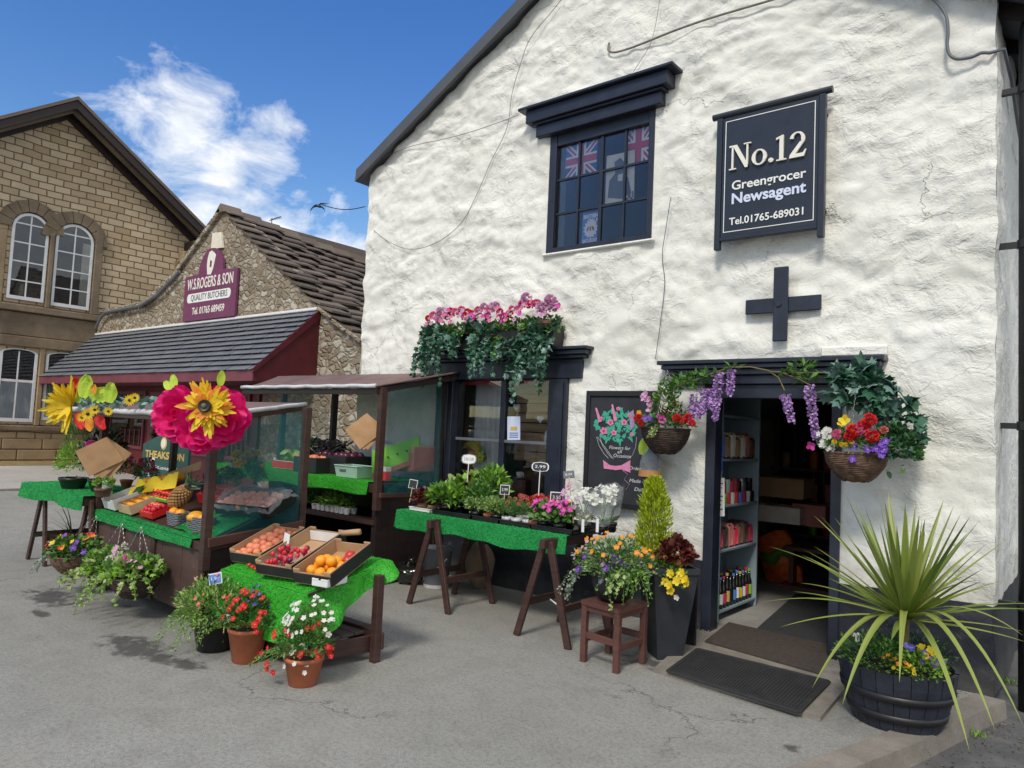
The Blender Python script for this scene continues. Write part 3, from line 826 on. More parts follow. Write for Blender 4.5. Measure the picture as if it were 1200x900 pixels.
# upper window
mb = MB()
zu = W(605, 128.6, 5.58); zu1 = W(787, 67, 5.58)
ux0, ux1 = zu.x, zu1.x; zc = (zu.z+zu1.z)/2
cornice(mb, ux0, ux1, zc, [(0, .03, .20, 0), (.032, .16, .15, .07), (.162, .185, .12, .13), (.187, .30, .085, .16)])
fw = .05
mb.box((UX0, YF-.01, UZ0), (UX0+.085, YF+.06, UZ1), 'navy_paint', bev=.004); mb.box((UX1-.06, YF-.01, UZ0), (UX1, YF+.06, UZ1), 'navy_paint', bev=.004)
mb.box((UX0+.085, YF-.012, UZ0), (UX1-.06, YF+.06, UZ0+.05), 'navy_paint', bev=.004)
ztp = zc-.302
mb.box((UX0+.085, YF+.0, UZ1-.14), (UX1-.06, YF+.06, UZ1+.04), 'navy_paint', bev=.004)
uw = mb.build('window', None, shop)
a0, a1, b0, b1 = UX0+.085, UX1-.06, UZ0+.05, UZ1-.14
mb = MB()
for k in (1, 2, 3):
    x = a0+(a1-a0)*k/4; w_ = .018 if k == 2 else .010
    mb.box((x-w_, YF+.018+.001*k, b0), (x+w_, YF+.05, b1), 'navy_paint')
for k in (1, 2): 
    z = b0+(b1-b0)*k/3; mb.box((a0, YF+.022, z-.010), (a1, YF+.048, z+.010), 'navy_paint')
mb.build('glazing_bars', None, uw)
mb = MB(); mb.box((a0, YF+.034, b0), (a1, YF+.037, b1), 'sky_glass'); mb.build('pane', None, uw)
mb = MB(); mb.box((UX0-.03, YF-.035, UZ0-.03), (UX1+.03, YF+.05, UZ0-.003), 'limewash', bev=.01); mb.build('window_sill', None, shop)
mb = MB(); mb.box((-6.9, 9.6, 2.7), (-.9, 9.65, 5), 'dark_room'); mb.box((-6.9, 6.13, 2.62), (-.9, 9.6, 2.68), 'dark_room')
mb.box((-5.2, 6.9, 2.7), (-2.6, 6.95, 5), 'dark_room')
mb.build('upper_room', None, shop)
# rooms inside
mb = MB()
mb.box((-7.0, 6.101, -.02), (-.7, 11, .015), 'inside_floor'); mb.box((DX0+.0, YF-.02, .0), (DX1, 6.11, .022), 'concrete')
mb.build('inside_floor', None, shop)
mb = MB()
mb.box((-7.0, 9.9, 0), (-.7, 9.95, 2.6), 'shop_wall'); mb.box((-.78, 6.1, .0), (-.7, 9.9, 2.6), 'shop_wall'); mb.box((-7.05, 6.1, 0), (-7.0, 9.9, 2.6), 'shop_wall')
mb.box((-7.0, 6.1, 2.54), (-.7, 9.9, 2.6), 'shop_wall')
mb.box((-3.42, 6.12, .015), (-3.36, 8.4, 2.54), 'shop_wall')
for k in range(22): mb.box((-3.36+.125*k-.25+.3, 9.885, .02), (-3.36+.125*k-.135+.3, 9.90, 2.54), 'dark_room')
mb.build('inside_wall', None, shop)
# iron cross tie
pt = T('wall_tie', 'dark iron cross shaped tie plate bolted to the white wall', 'wall tie', W(917, 357, 5.74))
mb = MB(); zt0, zt1 = W(915, 313, 5.73).z, W(915, 400, 5.73).z; tx0, tx1 = W(873, 360, 5.73).x, W(962, 352, 5.73).x; tc = W(915, 357, 5.73)
mb.box((tc.x-.058, 5.715, zt1), (tc.x+.058, 5.735, zt0), 'navy_paint', bev=.006); mb.build('vertical_bar', None, pt)
mb = MB(); mb.box((tx0, 5.735, tc.z-.060), (tx1, 5.755, tc.z+.060), 'navy_paint', bev=.006); mb.build('horizontal_bar', None, pt)
mb = MB(); mb.lathe((tc.x-.01, 5.70, tc.z), [(.0, 0), (.02, .001), (.022, .02)], 8, 'navy_paint', ax=Matrix.Rotation(-PI/2, 3, 'X')); mb.build('bolt', None, pt)
# shop sign
YS = 5.68
sa, sb = W(847, 140, YS), W(961, 112, YS); zb_ = W(845, 283, YS).z; ztop = (sa.z+sb.z)/2
sx0, sx1 = sa.x, sb.x
sg = T('shop_sign', 'navy hanging sign board lettered with a big white No.12', 'sign', ((sx0+sx1)/2, YS, zb_))
mb = MB(); mb.box((sx0+.005, YS, zb_+.03), (sx1-.005, YS+.025, ztop), 'sign_black', bev=.003); mb.build('board', None, sg)
mb = MB()
mb.box((sx0-.045, YS-.012, zb_-.07), (sx0+.003, YS+.04, ztop+.01), 'sign_black', bev=.004); mb.box((sx1-.003, YS-.012, zb_-.07), (sx1+.045, YS+.04, ztop+.01), 'sign_black', bev=.004)
mb.box((sx0+.003, YS-.012, zb_), (sx1-.003, YS+.04, zb_+.03), 'sign_black', bev=.004)
mb.tube([(sx0-.09, YS+.014, ztop+.035), (sx1+.09, YS+.014, ztop+.035)], .028, 10, 'sign_black'); mb.build('frame', None, sg)
for z in (zb_+.16, ztop-.12):
    for x in (sx0-.02, sx1+.02): mb = MB(); mb.tube([(x, YS+.03, z), (x, 5.80, z)], .015, 8, 'sign_black'); mb.build('bracket', None, sg)
mb = MB(); i0, i1, j0, j1 = sx0+.03, sx1-.03, zb_+.07, ztop-.03; t_ = .006; yy = YS-.003
for q in (((i0, yy, j0), (i1, YS-.0002, j0+t_)), ((i0, yy, j1-t_), (i1, YS-.0002, j1)), ((i0, yy, j0+t_), (i0+t_, YS-.0002, j1-t_)), ((i1-t_, yy, j0+t_), (i1, YS-.0002, j1-t_))): mb.box(*q, 'sign_white')
mb.build('border_line', None, sg)
SW = sx1-sx0; xc = (sx0+sx1)/2
def sz(y_px, x_px=905): return W(x_px, y_px, YS).z
# serif numerals and letters cut as outlines
def glyph(mb, strokes, ox, oz, h, mat, dy=-.022, k0=0):
    for k, st_ in enumerate(strokes):
        mb.poly([(ox+u*h, YS+dy-.0006*((k+k0) % 7), oz+w*h) for u, w in st_][::-1], (0, .018, 0), mat)
def ring(cx, cz_, ra, rb, t1, t2, n=22, a0=0, a1=2*PI):
    out = []
    for k in range(n):
        u0 = a0+(a1-a0)*k/n; u1 = a0+(a1-a0)*(k+1)/n
        def th(u): return t2+(t1-t2)*abs(math.cos(u))**1.5
        q = []
        for u, s_ in ((u0, 0), (u1, 0), (u1, 1), (u0, 1)):
            t = th(u)*s_; q.append((cx+(ra-t)*math.cos(u), cz_+(rb-t)*math.sin(u)))
        out.append(q)
    return out
N_ = [[(.0, 0), (.26, 0), (.26, .05), (0, .05)], [(.09, .05), (.155, .05), (.155, .92), (.09, .92)], [(0, .93), (.26, .93), (.26, 1), (-.0, 1)],
      [(.12, 1), (.28, 1), (.70, .12), (.70, 0), (.60, 0)], [(.64, .0), (.70, .0), (.70, .93), (.64, .93)], [(.54, .95), (.80, .95), (.80, 1), (.54, 1)]]
o_ = ring(.27, .31, .27, .32, .13, .05)
dot_ = ring(.09, .09, .09, .09, .089, .089, 12)
one_ = [[(.0, 0), (.34, 0), (.34, .05), (0, .05)], [(.10, .05), (.24, .05), (.24, 1), (.10, .88)], [(-.02, .84), (.14, .9), (.235, 1.0), (.2, 1.0), (-.02, .92)]]
two_ = ring(.27, .70, .26, .30, .13, .05, 14, -.5, PI*.93)+[[(.50, .57), (.36, .60), (.02, .12), (.0, 0), (.12, .02)], [(.0, 0), (.50, 0), (.58, .26), (.54, .26), (.46, .14), (.03, .14)]]
nb = MB(); h = .205; zN = sz(176)-.105
tot = .80+.54+.10+.18+.14+.34+.12+.58; x = xc-tot*h*.5+.0
xs0 = sx0+.075; sc_w = (sx1-.075-xs0)/(tot*h)
for gl, adv in ((N_, .84), (o_, .60), (dot_, .28), (one_, .44), (two_, .60)):
    glyph(nb, [[(u*sc_w, w) for u, w in st_] for st_ in gl], xs0, zN, h, 'cream_letter'); xs0 += adv*h*sc_w
nb.build('lettering', None, sg)
text('lettering', 'Greengrocer', 'sign_white', sg, (xc, YS-.004, sz(210)), .105, width=SW*.76, bold=.0015, ext=.002)
text('lettering', 'Newsagent', 'sign_pale_blue', sg, (xc, YS-.004, sz(226)), .125, width=SW*.76, bold=.003, ext=.002)
text('lettering', 'Tel.01765-689031', 'sign_white', sg, (xc-.005, YS-.004, sz(253)), .085, width=SW*.76, bold=.0012, ext=.002)

# cables on the wall
def cable(label, px, r=.006, mat='wire', Y=5.755, cat='cable', extra=None, grp=None):
    P_ = [W(x, y, Y) for x, y in px]
    # smooth
    out = []
    for i in range(len(P_)-1):
        p0 = P_[max(0, i-1)]; p1 = P_[i]; p2 = P_[i+1]; p3 = P_[min(len(P_)-1, i+2)]
        for k in range(6):
            t = k/6; out.append(.5*((2*p1)+(p2-p0)*t+(2*p0-5*p1+4*p2-p3)*t*t+(3*p1-p0-3*p2+p3)*t**3))
    out.append(P_[-1])
    if extra: out += [V(e) for e in extra]
    mb = MB(); mb.tube(out, r, 6, mat); o = mb.build('wall_cable', None, None, True); tag(o, label, cat, grp); return o
cable('thick grey cable sagging over the upper wall above the cornice', [(714, 50), (713, 59), (722, 61), (745, 54), (790, 36), (830, 22), (870, 10), (910, -2), (960, -20)], .010)
cable('thin grey wire running down the gable past the upper window', [(665, -10), (648, 12), (622, 44), (610, 75), (600, 110), (594, 150), (575, 190), (560, 225), (540, 262), (510, 285), (480, 292), (455, 283), (438, 270)], .0035, 'wire')
cable('thin wire from the verge to the upper window cornice', [(442, 188), (480, 172), (520, 163), (560, 152), (607, 135)], .0035, 'wire')
cable('black cable looping round the top right corner of the wall', [(1085, -8), (1100, 5), (1109, 20), (1111, 38), (1110, 52), (1113, 64), (1122, 69), (1138, 67), (1150, 62), (1160, 62)], .012, 'pewter_plastic', 5.74, extra=[(XR+.04, 5.80, 4.36), (XR+.06, 6.1, 4.25), (XR+.06, 6.6, 4.1), (XR+.06, 7.4, 3.95)])
cable('thin wire dropping between the upper window and the signboard', [(774, -5), (768, 30), (762, 52), (750, 72), (742, 84)], .0025, 'wire')
cable('thin wire hanging above the chalkboard beside the doorway cornice', [(786, 232), (780, 270), (776, 300), (779, 330), (775, 370), (771, 400), (768, 421)], .003, 'wire_dark')
# bird and wire against the sky
p0, p1 = W(428, 242, 5.9), W(378, 240, 5.3)
mb = MB(); mb.tube([p0+(p1-p0)*t+V((0, 0, -.05*math.sin(PI*t))) for t in [k/10 for k in range(11)]], .006, 5, 'wire_dark')
tag(mb.build('overhead_wire', None, None), 'dark wire reaching out from the shop wall towards the bird', 'cable')
bp = W(373, 242, 5.25); bd = T('bird', 'small dark bird with long curved wings against the sky', 'bird', bp)
mb = MB()
def rx(u, w, d=0): return bp+cr*u+cu*w+cf*d
mb.tube([rx(-.05, .012), rx(-.03, .015), rx(.02, .0), (rx(.06, -.012))], [.004, .016, .018, .004], 8, 'black_plastic')
mb.build('body', None, bd, True)
for pts in ([(-.01, .012, .012), (-.06, -.0, .012), (-.095, -.045, .01), (-.10, -.12, .003)], [(-.0, .012, .012), (.03, .035, .01), (.09, .036, .004), (.13, .034, .001)], [(.05, -.01, .008), (.075, -.03, .006), (.08, -.06, .002)]):
    mb = MB(); n = len(pts)
    tp = [rx(u+.0, w+t) for u, w, t in pts]; bt = [rx(u-.004, w-t*1.2, .004) for u, w, t in pts]
    sheet(mb, [tp, bt], 'black_plastic'); sheet(mb, [[p+cf*.003 for p in tp], [p+cf*.003 for p in bt]], 'black_plastic'); mb.build('wing' if pts[0][0] < .04 else 'tail', None, bd)

# downpipe on the right-hand corner
dp = T('downpipe', 'black cast iron downpipe beside the right hand corner of the shop', 'downpipe', (-.40, 6.0, 0))
q0 = W(1197, 450, 6.0).x
mb = MB(); mb.tube([(q0+.02, 6.0, -.1), (q0+.02, 6.0, 4.55), (q0+.05, 6.0, 4.7)], .038, 12, 'black_paint'); mb.build('pipe', None, dp, True)
for z in (.55, 1.75, 3.0, 4.1):
    mb = MB(); mb.lathe((q0+.02, 6.0, z), [(.039, 0), (.048, .003), (.048, .06), (.039, .063)], 12, 'black_paint'); mb.box((XR-.02, 5.98, z+.01), (q0+.06, 6.02, z+.05), 'black_paint'); mb.build('collar', None, dp)

# ------------------------------------------------------------------ butcher's (gable facing us, canopy in front)
YB = 7.0
bu = T('butcher_shop', 'low rubble stone butcher shop with sagging stone slate roof and canopy', 'building', (-13, YB, 0))
ap = W(262, 246, YB); r1 = W(375, 362, YB); r2 = W(427, 402, YB); l1 = W(207, 322, YB); l2 = W(175, 354, YB); l3 = W(120, 366, YB); l4 = W(112, 392, YB)
out = [(-18.6, YB, .3), (l4.x-.1, YB, l4.z), (l3.x, YB, l3.z), (l2.x, YB, l2.z), (l1.x, YB, l1.z), (ap.x, YB, ap.z), (r1.x, YB, r1.z), (r2.x, YB, r2.z), (r2.x+.35, YB, r2.z-.2), (r2.x+.35, YB, -.05), (-18.6, YB, -.05)]
mb = MB(); mb.poly(out[1:], (0, .5, 0), 'rubble_stone'); mb.build('wall', None, bu)
# coping stones along the two rakes
mb = MB()
def coping(a, b_, n, mat, w=.20, h_=.10):
    for k in range(n):
        p = a+(b_-a)*((k+.03)/n); q = a+(b_-a)*((k+.97)/n); j = rnd.uniform(-.012, .012)
        mb.beam(p+V((0, .12, j)), q+V((0, .12, j)), w+.2, h_, mat, bev=.012)
coping(l1, ap, 7, 'rubble_stone'); coping(l2, l1, 3, 'rubble_stone'); coping(l3, l2, 5, 'rubble_stone', h_=.07); mb.build('coping', None, bu)
mb = MB(); coping(r1, r2, 3, 'rubble_stone', h_=.06); mb.build('coping', None, bu)
mb = MB(); pv = W(212, 283, YB-.05); 
mb.poly([(W(x, y, YB-.04)) for x, y in ((247, 292), (261, 290), (259, 272), (249, 273))], (0, .035, 0), 'poster_cream'); mb.build('vent_cover', None, bu)
mb = MB(); mb.tube([W(112, 385, YB-.1), W(118, 372, YB-.1), W(124, 366, YB-.1), W(165, 358, YB-.1), W(185, 345, YB-.1), W(204, 325, YB-.1), W(210, 318, YB-.1)], .035, 8, 'pewter_plastic'); mb.build('lead_flashing', None, bu)
# stone slate roof, right slope: sagging courses
mb = MB(); sag = lambda t: -.28*math.sin(PI*min(1, t*.9))
dep = 6.5; NC = 17
ez = V((r2.x+.25, YB, r2.z-.16))
for c_ in range(NC):
    t0 = c_/NC; t1 = (c_+1)/NC
    y = YB-.06
    while y < YB+dep:
        w_ = rnd.uniform(.28, .62); yy = min(y+w_, YB+dep)
        z0 = ap.z+(ez.z-ap.z)*t1; z1 = ap.z+(ez.z-ap.z)*t0; x0 = ap.x+(ez.x-ap.x)*t1; x1 = ap.x+(ez.x-ap.x)*t0
        # steeper near the ridge
        g = lambda t: .10*math.sin(PI*t)
        s0 = sag((y-YB)/dep); j = rnd.uniform(0, .022); th = rnd.uniform(.018, .038); dx = rnd.uniform(-.03, .03)
        def pt_(xx, yy_, zz, tt, add): return (xx, yy_, zz+g(tt)*-1+s0*(1-.3*tt)+add)
        q = [pt_(x0+dx+.05, y+.006, z0, t1, j+.035), pt_(x0+dx+.05, yy-.006, z0, t1, j+.035+rnd.uniform(-.01, .01)), pt_(x1-.05, yy-.006, z1, t0, j+.0), pt_(x1-.05, y+.006, z1, t0, j)]
        vs = q+[(a, b_, c2+th) for a, b_, c2 in q]
        mb.add(vs, [(0, 3, 2, 1), (4, 5, 6, 7), (0, 1, 5, 4), (1, 2, 6, 5), (2, 3, 7, 6), (3, 0, 4, 7)], 'stone_slate'); y = yy
rf = mb.build('roof', None, bu)
mb = MB(); y = YB-.08
while y < YB+dep:
    s0 = sag((y-YB)/dep); mb.poly([(ap.x-.16, y, ap.z+s0-.06), (ap.x+.18, y, ap.z+s0-.08), (ap.x+.01, y, ap.z+s0+.10)], (0, .42, 0), 'stone_slate'); y += .44
mb.build('ridge_tiles', None, rf)
mb = MB(); mb.poly([(ap.x, YB+.52, ap.z-.02), (-18.6, YB+.52, 2.2), (-18.6, YB+.52, 1.9), (ap.x, YB+.52, ap.z-.3)], (0, 6, 0), 'stone_slate'); mb.build('roof', None, bu)
ae = W(318, 262, 9.5)
at_ = T('tv_aerial', 'small television aerial on the stone slate roof ridge', 'aerial', W(318, 264, 9.6))
ao = W(318, 266, 9.6); mb = MB(); mb.tube([ao-V((0, 0, .3)), ao+V((0, 0, .22))], .012, 6, 'wire_dark'); mb.build('mast', None, at_)
mb = MB(); mb.tube([ao+V((-.1, 0, .17)), ao+V((.38, 0, .20))], .010, 5, 'wire_dark')
for k in range(5): mb.tube([ao+V((.02+.08*k, -.06, .18)), ao+V((.02+.08*k, .06, .18))], .006, 4, 'wire_dark')
mb.build('elements', None, at_)
# canopy
ct0 = W(112, 393, YB-.01); ct1 = W(374, 364, YB-.01); cf0 = W(50, 441, 5.95); cf1 = W(292, 434, 5.95)
cz0 = (ct0.z+ct1.z)/2; cfz = (cf0.z+cf1.z)/2; cxl = -18.62; cxr = (ct1.x)
mb = MB(); NR = 11; yF = 5.88
for r_ in range(NR):
    t0 = r_/NR; t1 = (r_+1)/NR; y0 = yF+(YB-.02-yF)*t0; y1 = yF+(YB-.02-yF)*t1; z0 = cfz+(cz0-cfz)*t0; z1 = cfz+(cz0-cfz)*t1
    x = cxl-(.15 if r_ % 2 else 0); sl = cf1.x+(cxr-cf1.x)*1.0
    while x < cxr:
        w_ = .30; xe = min(x+w_-.010, cxr); xb = max(x, cxl); j = rnd.uniform(0, .004); cc = rnd.uniform(-.008, .008)
        mb.poly([(xb, y0-.03+cc, z0+.001+j*.5), (xb, y1+.03, z1-.002), (xb, y1+.03, z1+.0), (xb, y0-.03+cc, z0+.005+j*.5)], (xe-xb, 0, 0), 'blue_slate'); x += w_
cn = mb.build('canopy', None, bu)
mb = MB(); mb.box((cxl, yF+.0, cfz-.17), (cxr+.01, yF+.03, cfz-.0), 'burgundy_pale', bev=.004)
mb.build('fascia', None, cn)
mb = MB()
mb.poly([(cxr, yF+.03, cfz-.17), (cxr, YB-.01, cfz-.17), (cxr, YB-.01, cz0-.0), (cxr, yF+.03, cfz-.0)], (.03, 0, 0), 'burgundy')
mb.poly([(cxr+.031, yF-.02, cfz-.06), (cxr+.031, YB-.01, cz0-.14), (cxr+.031, YB-.01, cz0+.02), (cxr+.031, yF-.02, cfz+.015)], (.02, 0, 0), 'burgundy'); mb.build('end_board', None, cn)
mb = MB(); mb.box((cxl, yF+.04, cfz-.165), (cxr-.01, YB-.01, cfz-.14), 'burgundy'); mb.build('soffit', None, cn)
mb = MB(); mb.box((ct0.x-.6, YB-.045, cz0-.0), (cxr+.05, YB-.001, cz0+.05), 'paper_white', bev=.01); mb.build('mortar_fillet', None, cn)
# shop front under the canopy
mb = MB(); sf = YB-.06
mb.box((-17.6, sf, .1), (-11.3, YB-.001, cfz-.17), 'burgundy'); fr_ = mb.build('shop_front', None, bu)
mb = MB()
for (x0, x1, z0, z1) in ((-17.2, -15.6, .9, 2.0), (-14.0, -12.9, .9, 2.0), (-12.75, -11.6, .9, 2.0)):
    mb = MB(); mb.box((x0, sf-.012, z0), (x1, sf-.002, z1), 'dark_glass'); mb.build('pane', None, fr_)
for (x0, x1, z0, z1) in ((-17.2, -15.6, .9, 2.0), (-14.0, -12.9, .9, 2.0), (-12.75, -11.6, .9, 2.0)):
    mb = MB()
    for q in (((x0-.06, sf-.04, z0-.06), (x1+.06, sf-.013, z0)), ((x0-.06, sf-.04, z1), (x1+.06, sf-.013, z1+.06)), ((x0-.06, sf-.04, z0), (x0, sf-.013, z1)), ((x1, sf-.04, z0), (x1+.06, sf-.013, z1))): mb.box(*q, 'burgundy_pale')
    for k in range(7): mb.box((x0+.12+k*(x1-x0-.24)/6-.01, sf-.03, z0+.02), (x0+.12+k*(x1-x0-.24)/6+.01, sf-.014, z0+.35), 'burgundy_pale')
    mb.build('window_frame', None, fr_)
dd = MB(); dd.box((-15.35, sf-.03, .15), (-14.35, sf-.001, 2.05), 'burgundy_pale', bev=.006); dd = dd.build('door', None, fr_)
mb = MB(); mb.box((-15.2, sf-.045, .95), (-14.5, sf-.031, 1.9), 'dark_glass'); mb.build('pane', None, dd)
mb = MB(); mb.box((-14.95, sf-.052, 1.35), (-14.7, sf-.046, 1.7), 'paper_white'); mb.build('notice', None, dd)
# butcher's sign
ys = YB-.07; A_, B_, C_, D_ = W(216, 327, ys), W(279, 312, ys), W(274, 370, ys), W(215, 377, ys)
bx0, bx1 = (A_.x+D_.x)/2, (B_.x+C_.x)/2; bz0, bz1 = (C_.z+D_.z)/2, (A_.z+B_.z)/2
bs = T('butcher_sign', 'purple board with arched top lettered W.S.ROGERS & SON', 'sign', ((bx0+bx1)/2, ys, bz0))
bc = (bx0+bx1)/2; bw = bx1-bx0; ra = bw*.235
prof = [(bx0, ys, bz0), (bx1, ys, bz0), (bx1, ys, bz1)]+[(bc+ra*math.cos(a), ys, bz1+.02+ra*1.02*math.sin(a)) for a in [PI*k/12 for k in range(13)]]+[(bx0, ys, bz1)]
mb = MB(); mb.poly(prof, (0, .045, 0), 'purple_sign'); mb.build('board', None, bs)
hb = bz1-bz0
text('lettering', 'W.S.ROGERS & SON', 'cream_letter', bs, (bc, ys-.003, bz0+hb*.80), .30, width=bw*.88, bold=.004)
mb = MB(); n = 10; rr_ = hb*.085; zc_ = bz0+hb*.50
q = [(bx1-bw*.09-rr_+rr_*math.cos(a), ys-.004, zc_+rr_*1.2*math.sin(a)) for a in [-PI/2+PI*k/n for k in range(n+1)]]+[(bx0+bw*.07+rr_+rr_*math.cos(a), ys-.004, zc_+rr_*1.2*math.sin(a)) for a in [PI/2+PI*k/n for k in range(n+1)]]
mb.poly(q, (0, .003, 0), 'sign_white'); mb.build('name_panel', None, bs)
text('lettering', 'QUALITY BUTCHERS', 'poster_grey', bs, (bc, ys-.007, zc_), .17, width=bw*.70)
text('lettering', 'Tel. 01765 689459', 'cream_letter', bs, (bc, ys-.003, bz0+hb*.20), .19, width=bw*.62, bold=.003)
mb = MB(); hz = bz1+ra*.45
mb.poly([(bc+u*ra, ys-.004, hz+w*ra) for u, w in ((-.25, -.5), (.05, -.52), (.2, -.3), (.3, .05), (.36, .28), (.2, .4), (.0, .5), (-.2, .45), (-.3, .2), (-.33, -.1))], (0, .003, 0), 'cream_letter')
mb.poly([(bc+u*ra, ys-.008, hz+w*ra) for u, w in ((-.08, -.2), (.06, -.2), (.08, .05), (-.06, .1))], (0, .003, 0), 'purple_sign')
mb.build('emblem', None, bs)

# ------------------------------------------------------------------ Victorian stone building on the left (its gable end faces right)
XV = -18.6
vb = T('stone_hall', 'tall buff coursed stone hall with deep dark verges and round headed windows', 'building', (XV, 6, .4))
apx = XP(80, 126, XV); rt = XP(232, 278, XV); lf = XP(0, 145, XV)
sr = (apx.z-rt.z)/(rt.y-apx.y); yl = apx.y-(rt.y-apx.y)*1.15
cy = XP(218, 330, XV).y                     # the far corner of the gable wall
wl = MB()
def yz(x, y): p = XP(x, y, XV); return p.y, p.z
# windows: (y0, y1, sill, spring, top)
def wn(xl_, xr_, ys_, yt): 
    a = yz(xl_, ys_); b_ = yz(xr_, ys_); t = yz((xl_+xr_)/2, yt); return a[0], b_[0], (a[1]+b_[1])/2, t[1]
wins = [wn(6, 50, 352, 249), wn(58, 103, 361, 262)]; lows = [wn(-8, 37, 494, 408), wn(47, 92, 493, 413)]
outp = [(XV, yl, .2), (XV, cy, .2), (XV, cy, apx.z-sr*(cy-apx.y)-.1), (XV, apx.y, apx.z-.1), (XV, yl, apx.z-.1-sr*(apx.y-yl))]
mb = MB(); mb.poly(outp, (-.5, 0, 0), 'buff_stone')
mb.box((XV-9, cy-.5, .2), (XV-.5, cy, rt.z-.3), 'buff_stone'); mb.box((XV-9, yl, .2), (XV-.5, yl+.4, rt.z-.3), 'buff_stone')
mb.build('wall', None, vb)
# smooth sandstone dressings standing proud
mb = MB()
y0_, z0_ = wins[0][0], wins[0][2]; y1_, z1_ = wins[1][1], wins[1][2]
sp = (wins[0][3]+wins[1][3])/2
w0 = wins[0]; w1 = wins[1]
def yb(a, b_, c_, d_, e_, mat, t): mb.box((XV+.002, a, c_), (XV+e_, b_, d_), mat, bev=.015)
sill = (w0[2]+w1[2])/2; top = (w0[3]+w1[3])/2; ww = (w0[1]-w0[0]); w1w = (w1[1]-w1[0])
yb(w0[0]-.75, w0[0]-.08, sill-.1, top-.45, .07, 'sandstone', 0)
yb(w1[1]+.03, w1[1]+.20, sill-.1, top+.0, .09, 'dark_stone', 0)
yb(w0[1]+.03, w1[0]-.03, sill-.1, top-.35, .10, 'dark_stone', 0)
yb(w0[0]-.4, w1[1]+.3, sill-.25, sill-.11, .16, 'dark_stone', 0)
yb(w0[0]-.2, w1[1]+.2, sill-.78, sill-.26, .06, 'dark_stone', 0)
yb(w0[0]-.2, w1[1]+.25, sill-1.02, sill-.79, .10, 'dark_stone', 0)
# arched heads as voussoir blocks
for (a, b_, s_, t_) in (w0, w1):
    cyy = (a+b_)/2; r_ = (b_-a)/2; cz_ = t_-r_
    for k in range(9):
        u0 = PI*k/9+.012; u1 = PI*(k+1)/9-.012; ro = r_+.30
        mb.poly([(XV+.002, cyy+math.cos(u0)*(r_+.035), cz_+math.sin(u0)*(r_+.035)), (XV+.002, cyy+math.cos(u1)*(r_+.035), cz_+math.sin(u1)*(r_+.035)), (XV+.002, cyy+math.cos(u1)*ro, cz_+math.sin(u1)*ro), (XV+.002, cyy+math.cos(u0)*ro, cz_+math.sin(u0)*ro)], (.075 if a is w0[0] or a == w0[0] else .082, 0, 0), 'dark_stone')
lw0, lw1 = lows
ls = (lw0[2]+lw1[2])/2; lt = (lw0[3]+lw1[3])/2
yb(lw0[0]-.6, lw1[1]+2.2, lt+.12, sill-1.03, .055, 'sandstone', 0)
yb(lw0[1]+.03, lw1[0]-.03, ls-.1, lt+.1, .08, 'sandstone', 0)
yb(lw1[1]+.03, lw1[1]+.4, ls-.1, lt+.1, .05, 'sandstone', 0)
yb(lw0[0]-.6, lw1[1]+2.2, ls-.22, ls-.11, .13, 'dark_stone', 0)
for k in range(9):
    for r_ in range(3):
        a = lw0[0]-.6+k*.78+(r_ % 2)*.3; yb(a, a+.765, .2+r_*.24+.003, .2+r_*.24+.228, .07+.01*rnd.random(), 'sandstone', 0)
for k in range(12):
    z_ = ls+.9+k*.42; w_ = .34 if k % 2 else .2
    if z_ < rt.z-.9: yb(cy-w_, cy+.001, z_, z_+.40, .03, 'sandstone' if k % 3 else 'dark_stone', 0)
mb.build('stone_dressings', None, vb)
def sash(a, b_, s_, t_, arched, curtain):
    fr = MB(); r_ = (b_-a)/2; cyy = (a+b_)/2; cz_ = t_-(r_ if arched else r_*.28)
    x0 = XV+.004; x1 = XV+.05; w_ = .055
    def arc(rad, n=14):
        if arched: return [(cyy+rad*math.cos(PI*k/n), cz_+rad*math.sin(PI*k/n)) for k in range(n+1)]
        return [(cyy+rad*math.cos(PI*k/n), cz_+rad*.28*math.sin(PI*k/n)) for k in range(n+1)]
    o_, i_ = arc(r_), arc(r_-w_)
    for k in range(14): fr.poly([(x0, *o_[k]), (x0, *o_[k+1]), (x0, *i_[k+1]), (x0, *i_[k])], (x1-x0, 0, 0), 'white_frame')
    fr.box((x0, a, s_), (x1, a+w_, cz_), 'white_frame'); fr.box((x0, b_-w_, s_), (x1, b_, cz_), 'white_frame'); fr.box((x0, a+w_, s_), (x1, b_-w_, s_+w_*1.4), 'white_frame')
    f = fr.build('window', None, vb)
    g = MB(); g.box((x0, cyy-.014, s_+w_*1.4), (x1-.012, cyy+.014, t_-w_), 'white_frame')
    for k in range(1, 5 if arched else 3):
        n = 4.6 if arched else 2.2
        if not arched and k == 1: z = s_+(t_-s_)*.56; h2 = .028
        elif not arched: continue
        else: z = s_+(t_-s_)*k/n; h2 = .014
        g.box((x0, a+w_, z-h2), (x1-.014, b_-w_, z+h2), 'white_frame')
    g.build('glazing_bars', None, f)
    g = MB(); pts = [(x0-.0, a+.02, s_+.02), (x0, b_-.02, s_+.02)]+[(x0, *p) for p in arc(r_-.02)]
    g.poly(pts, (.006, 0, 0), 'dark_room'); g.build('room_shade_sheet', None, f)  # flat dark sheet behind the glass, coloured as the unlit room's shade
    g = MB(); g.poly([(p[0]+.022, p[1], p[2]) for p in pts], (.004, 0, 0), 'dark_glass'); g.build('pane', None, f)
    if curtain:
        g = MB(); ya, ybb, za, zb2, mt_ = curtain
        rows = []
        for q in range(9):
            u = q/8; rows.append([(x0+.013+.003*math.sin(k*2.1+u), a+(b_-a)*(ya+(ybb-ya)*k/30), s_+(t_-s_)*(za+(zb2-za)*u)) for k in range(31)])
        sheet(g, rows, mt_); g.build('net_curtain', None, f)
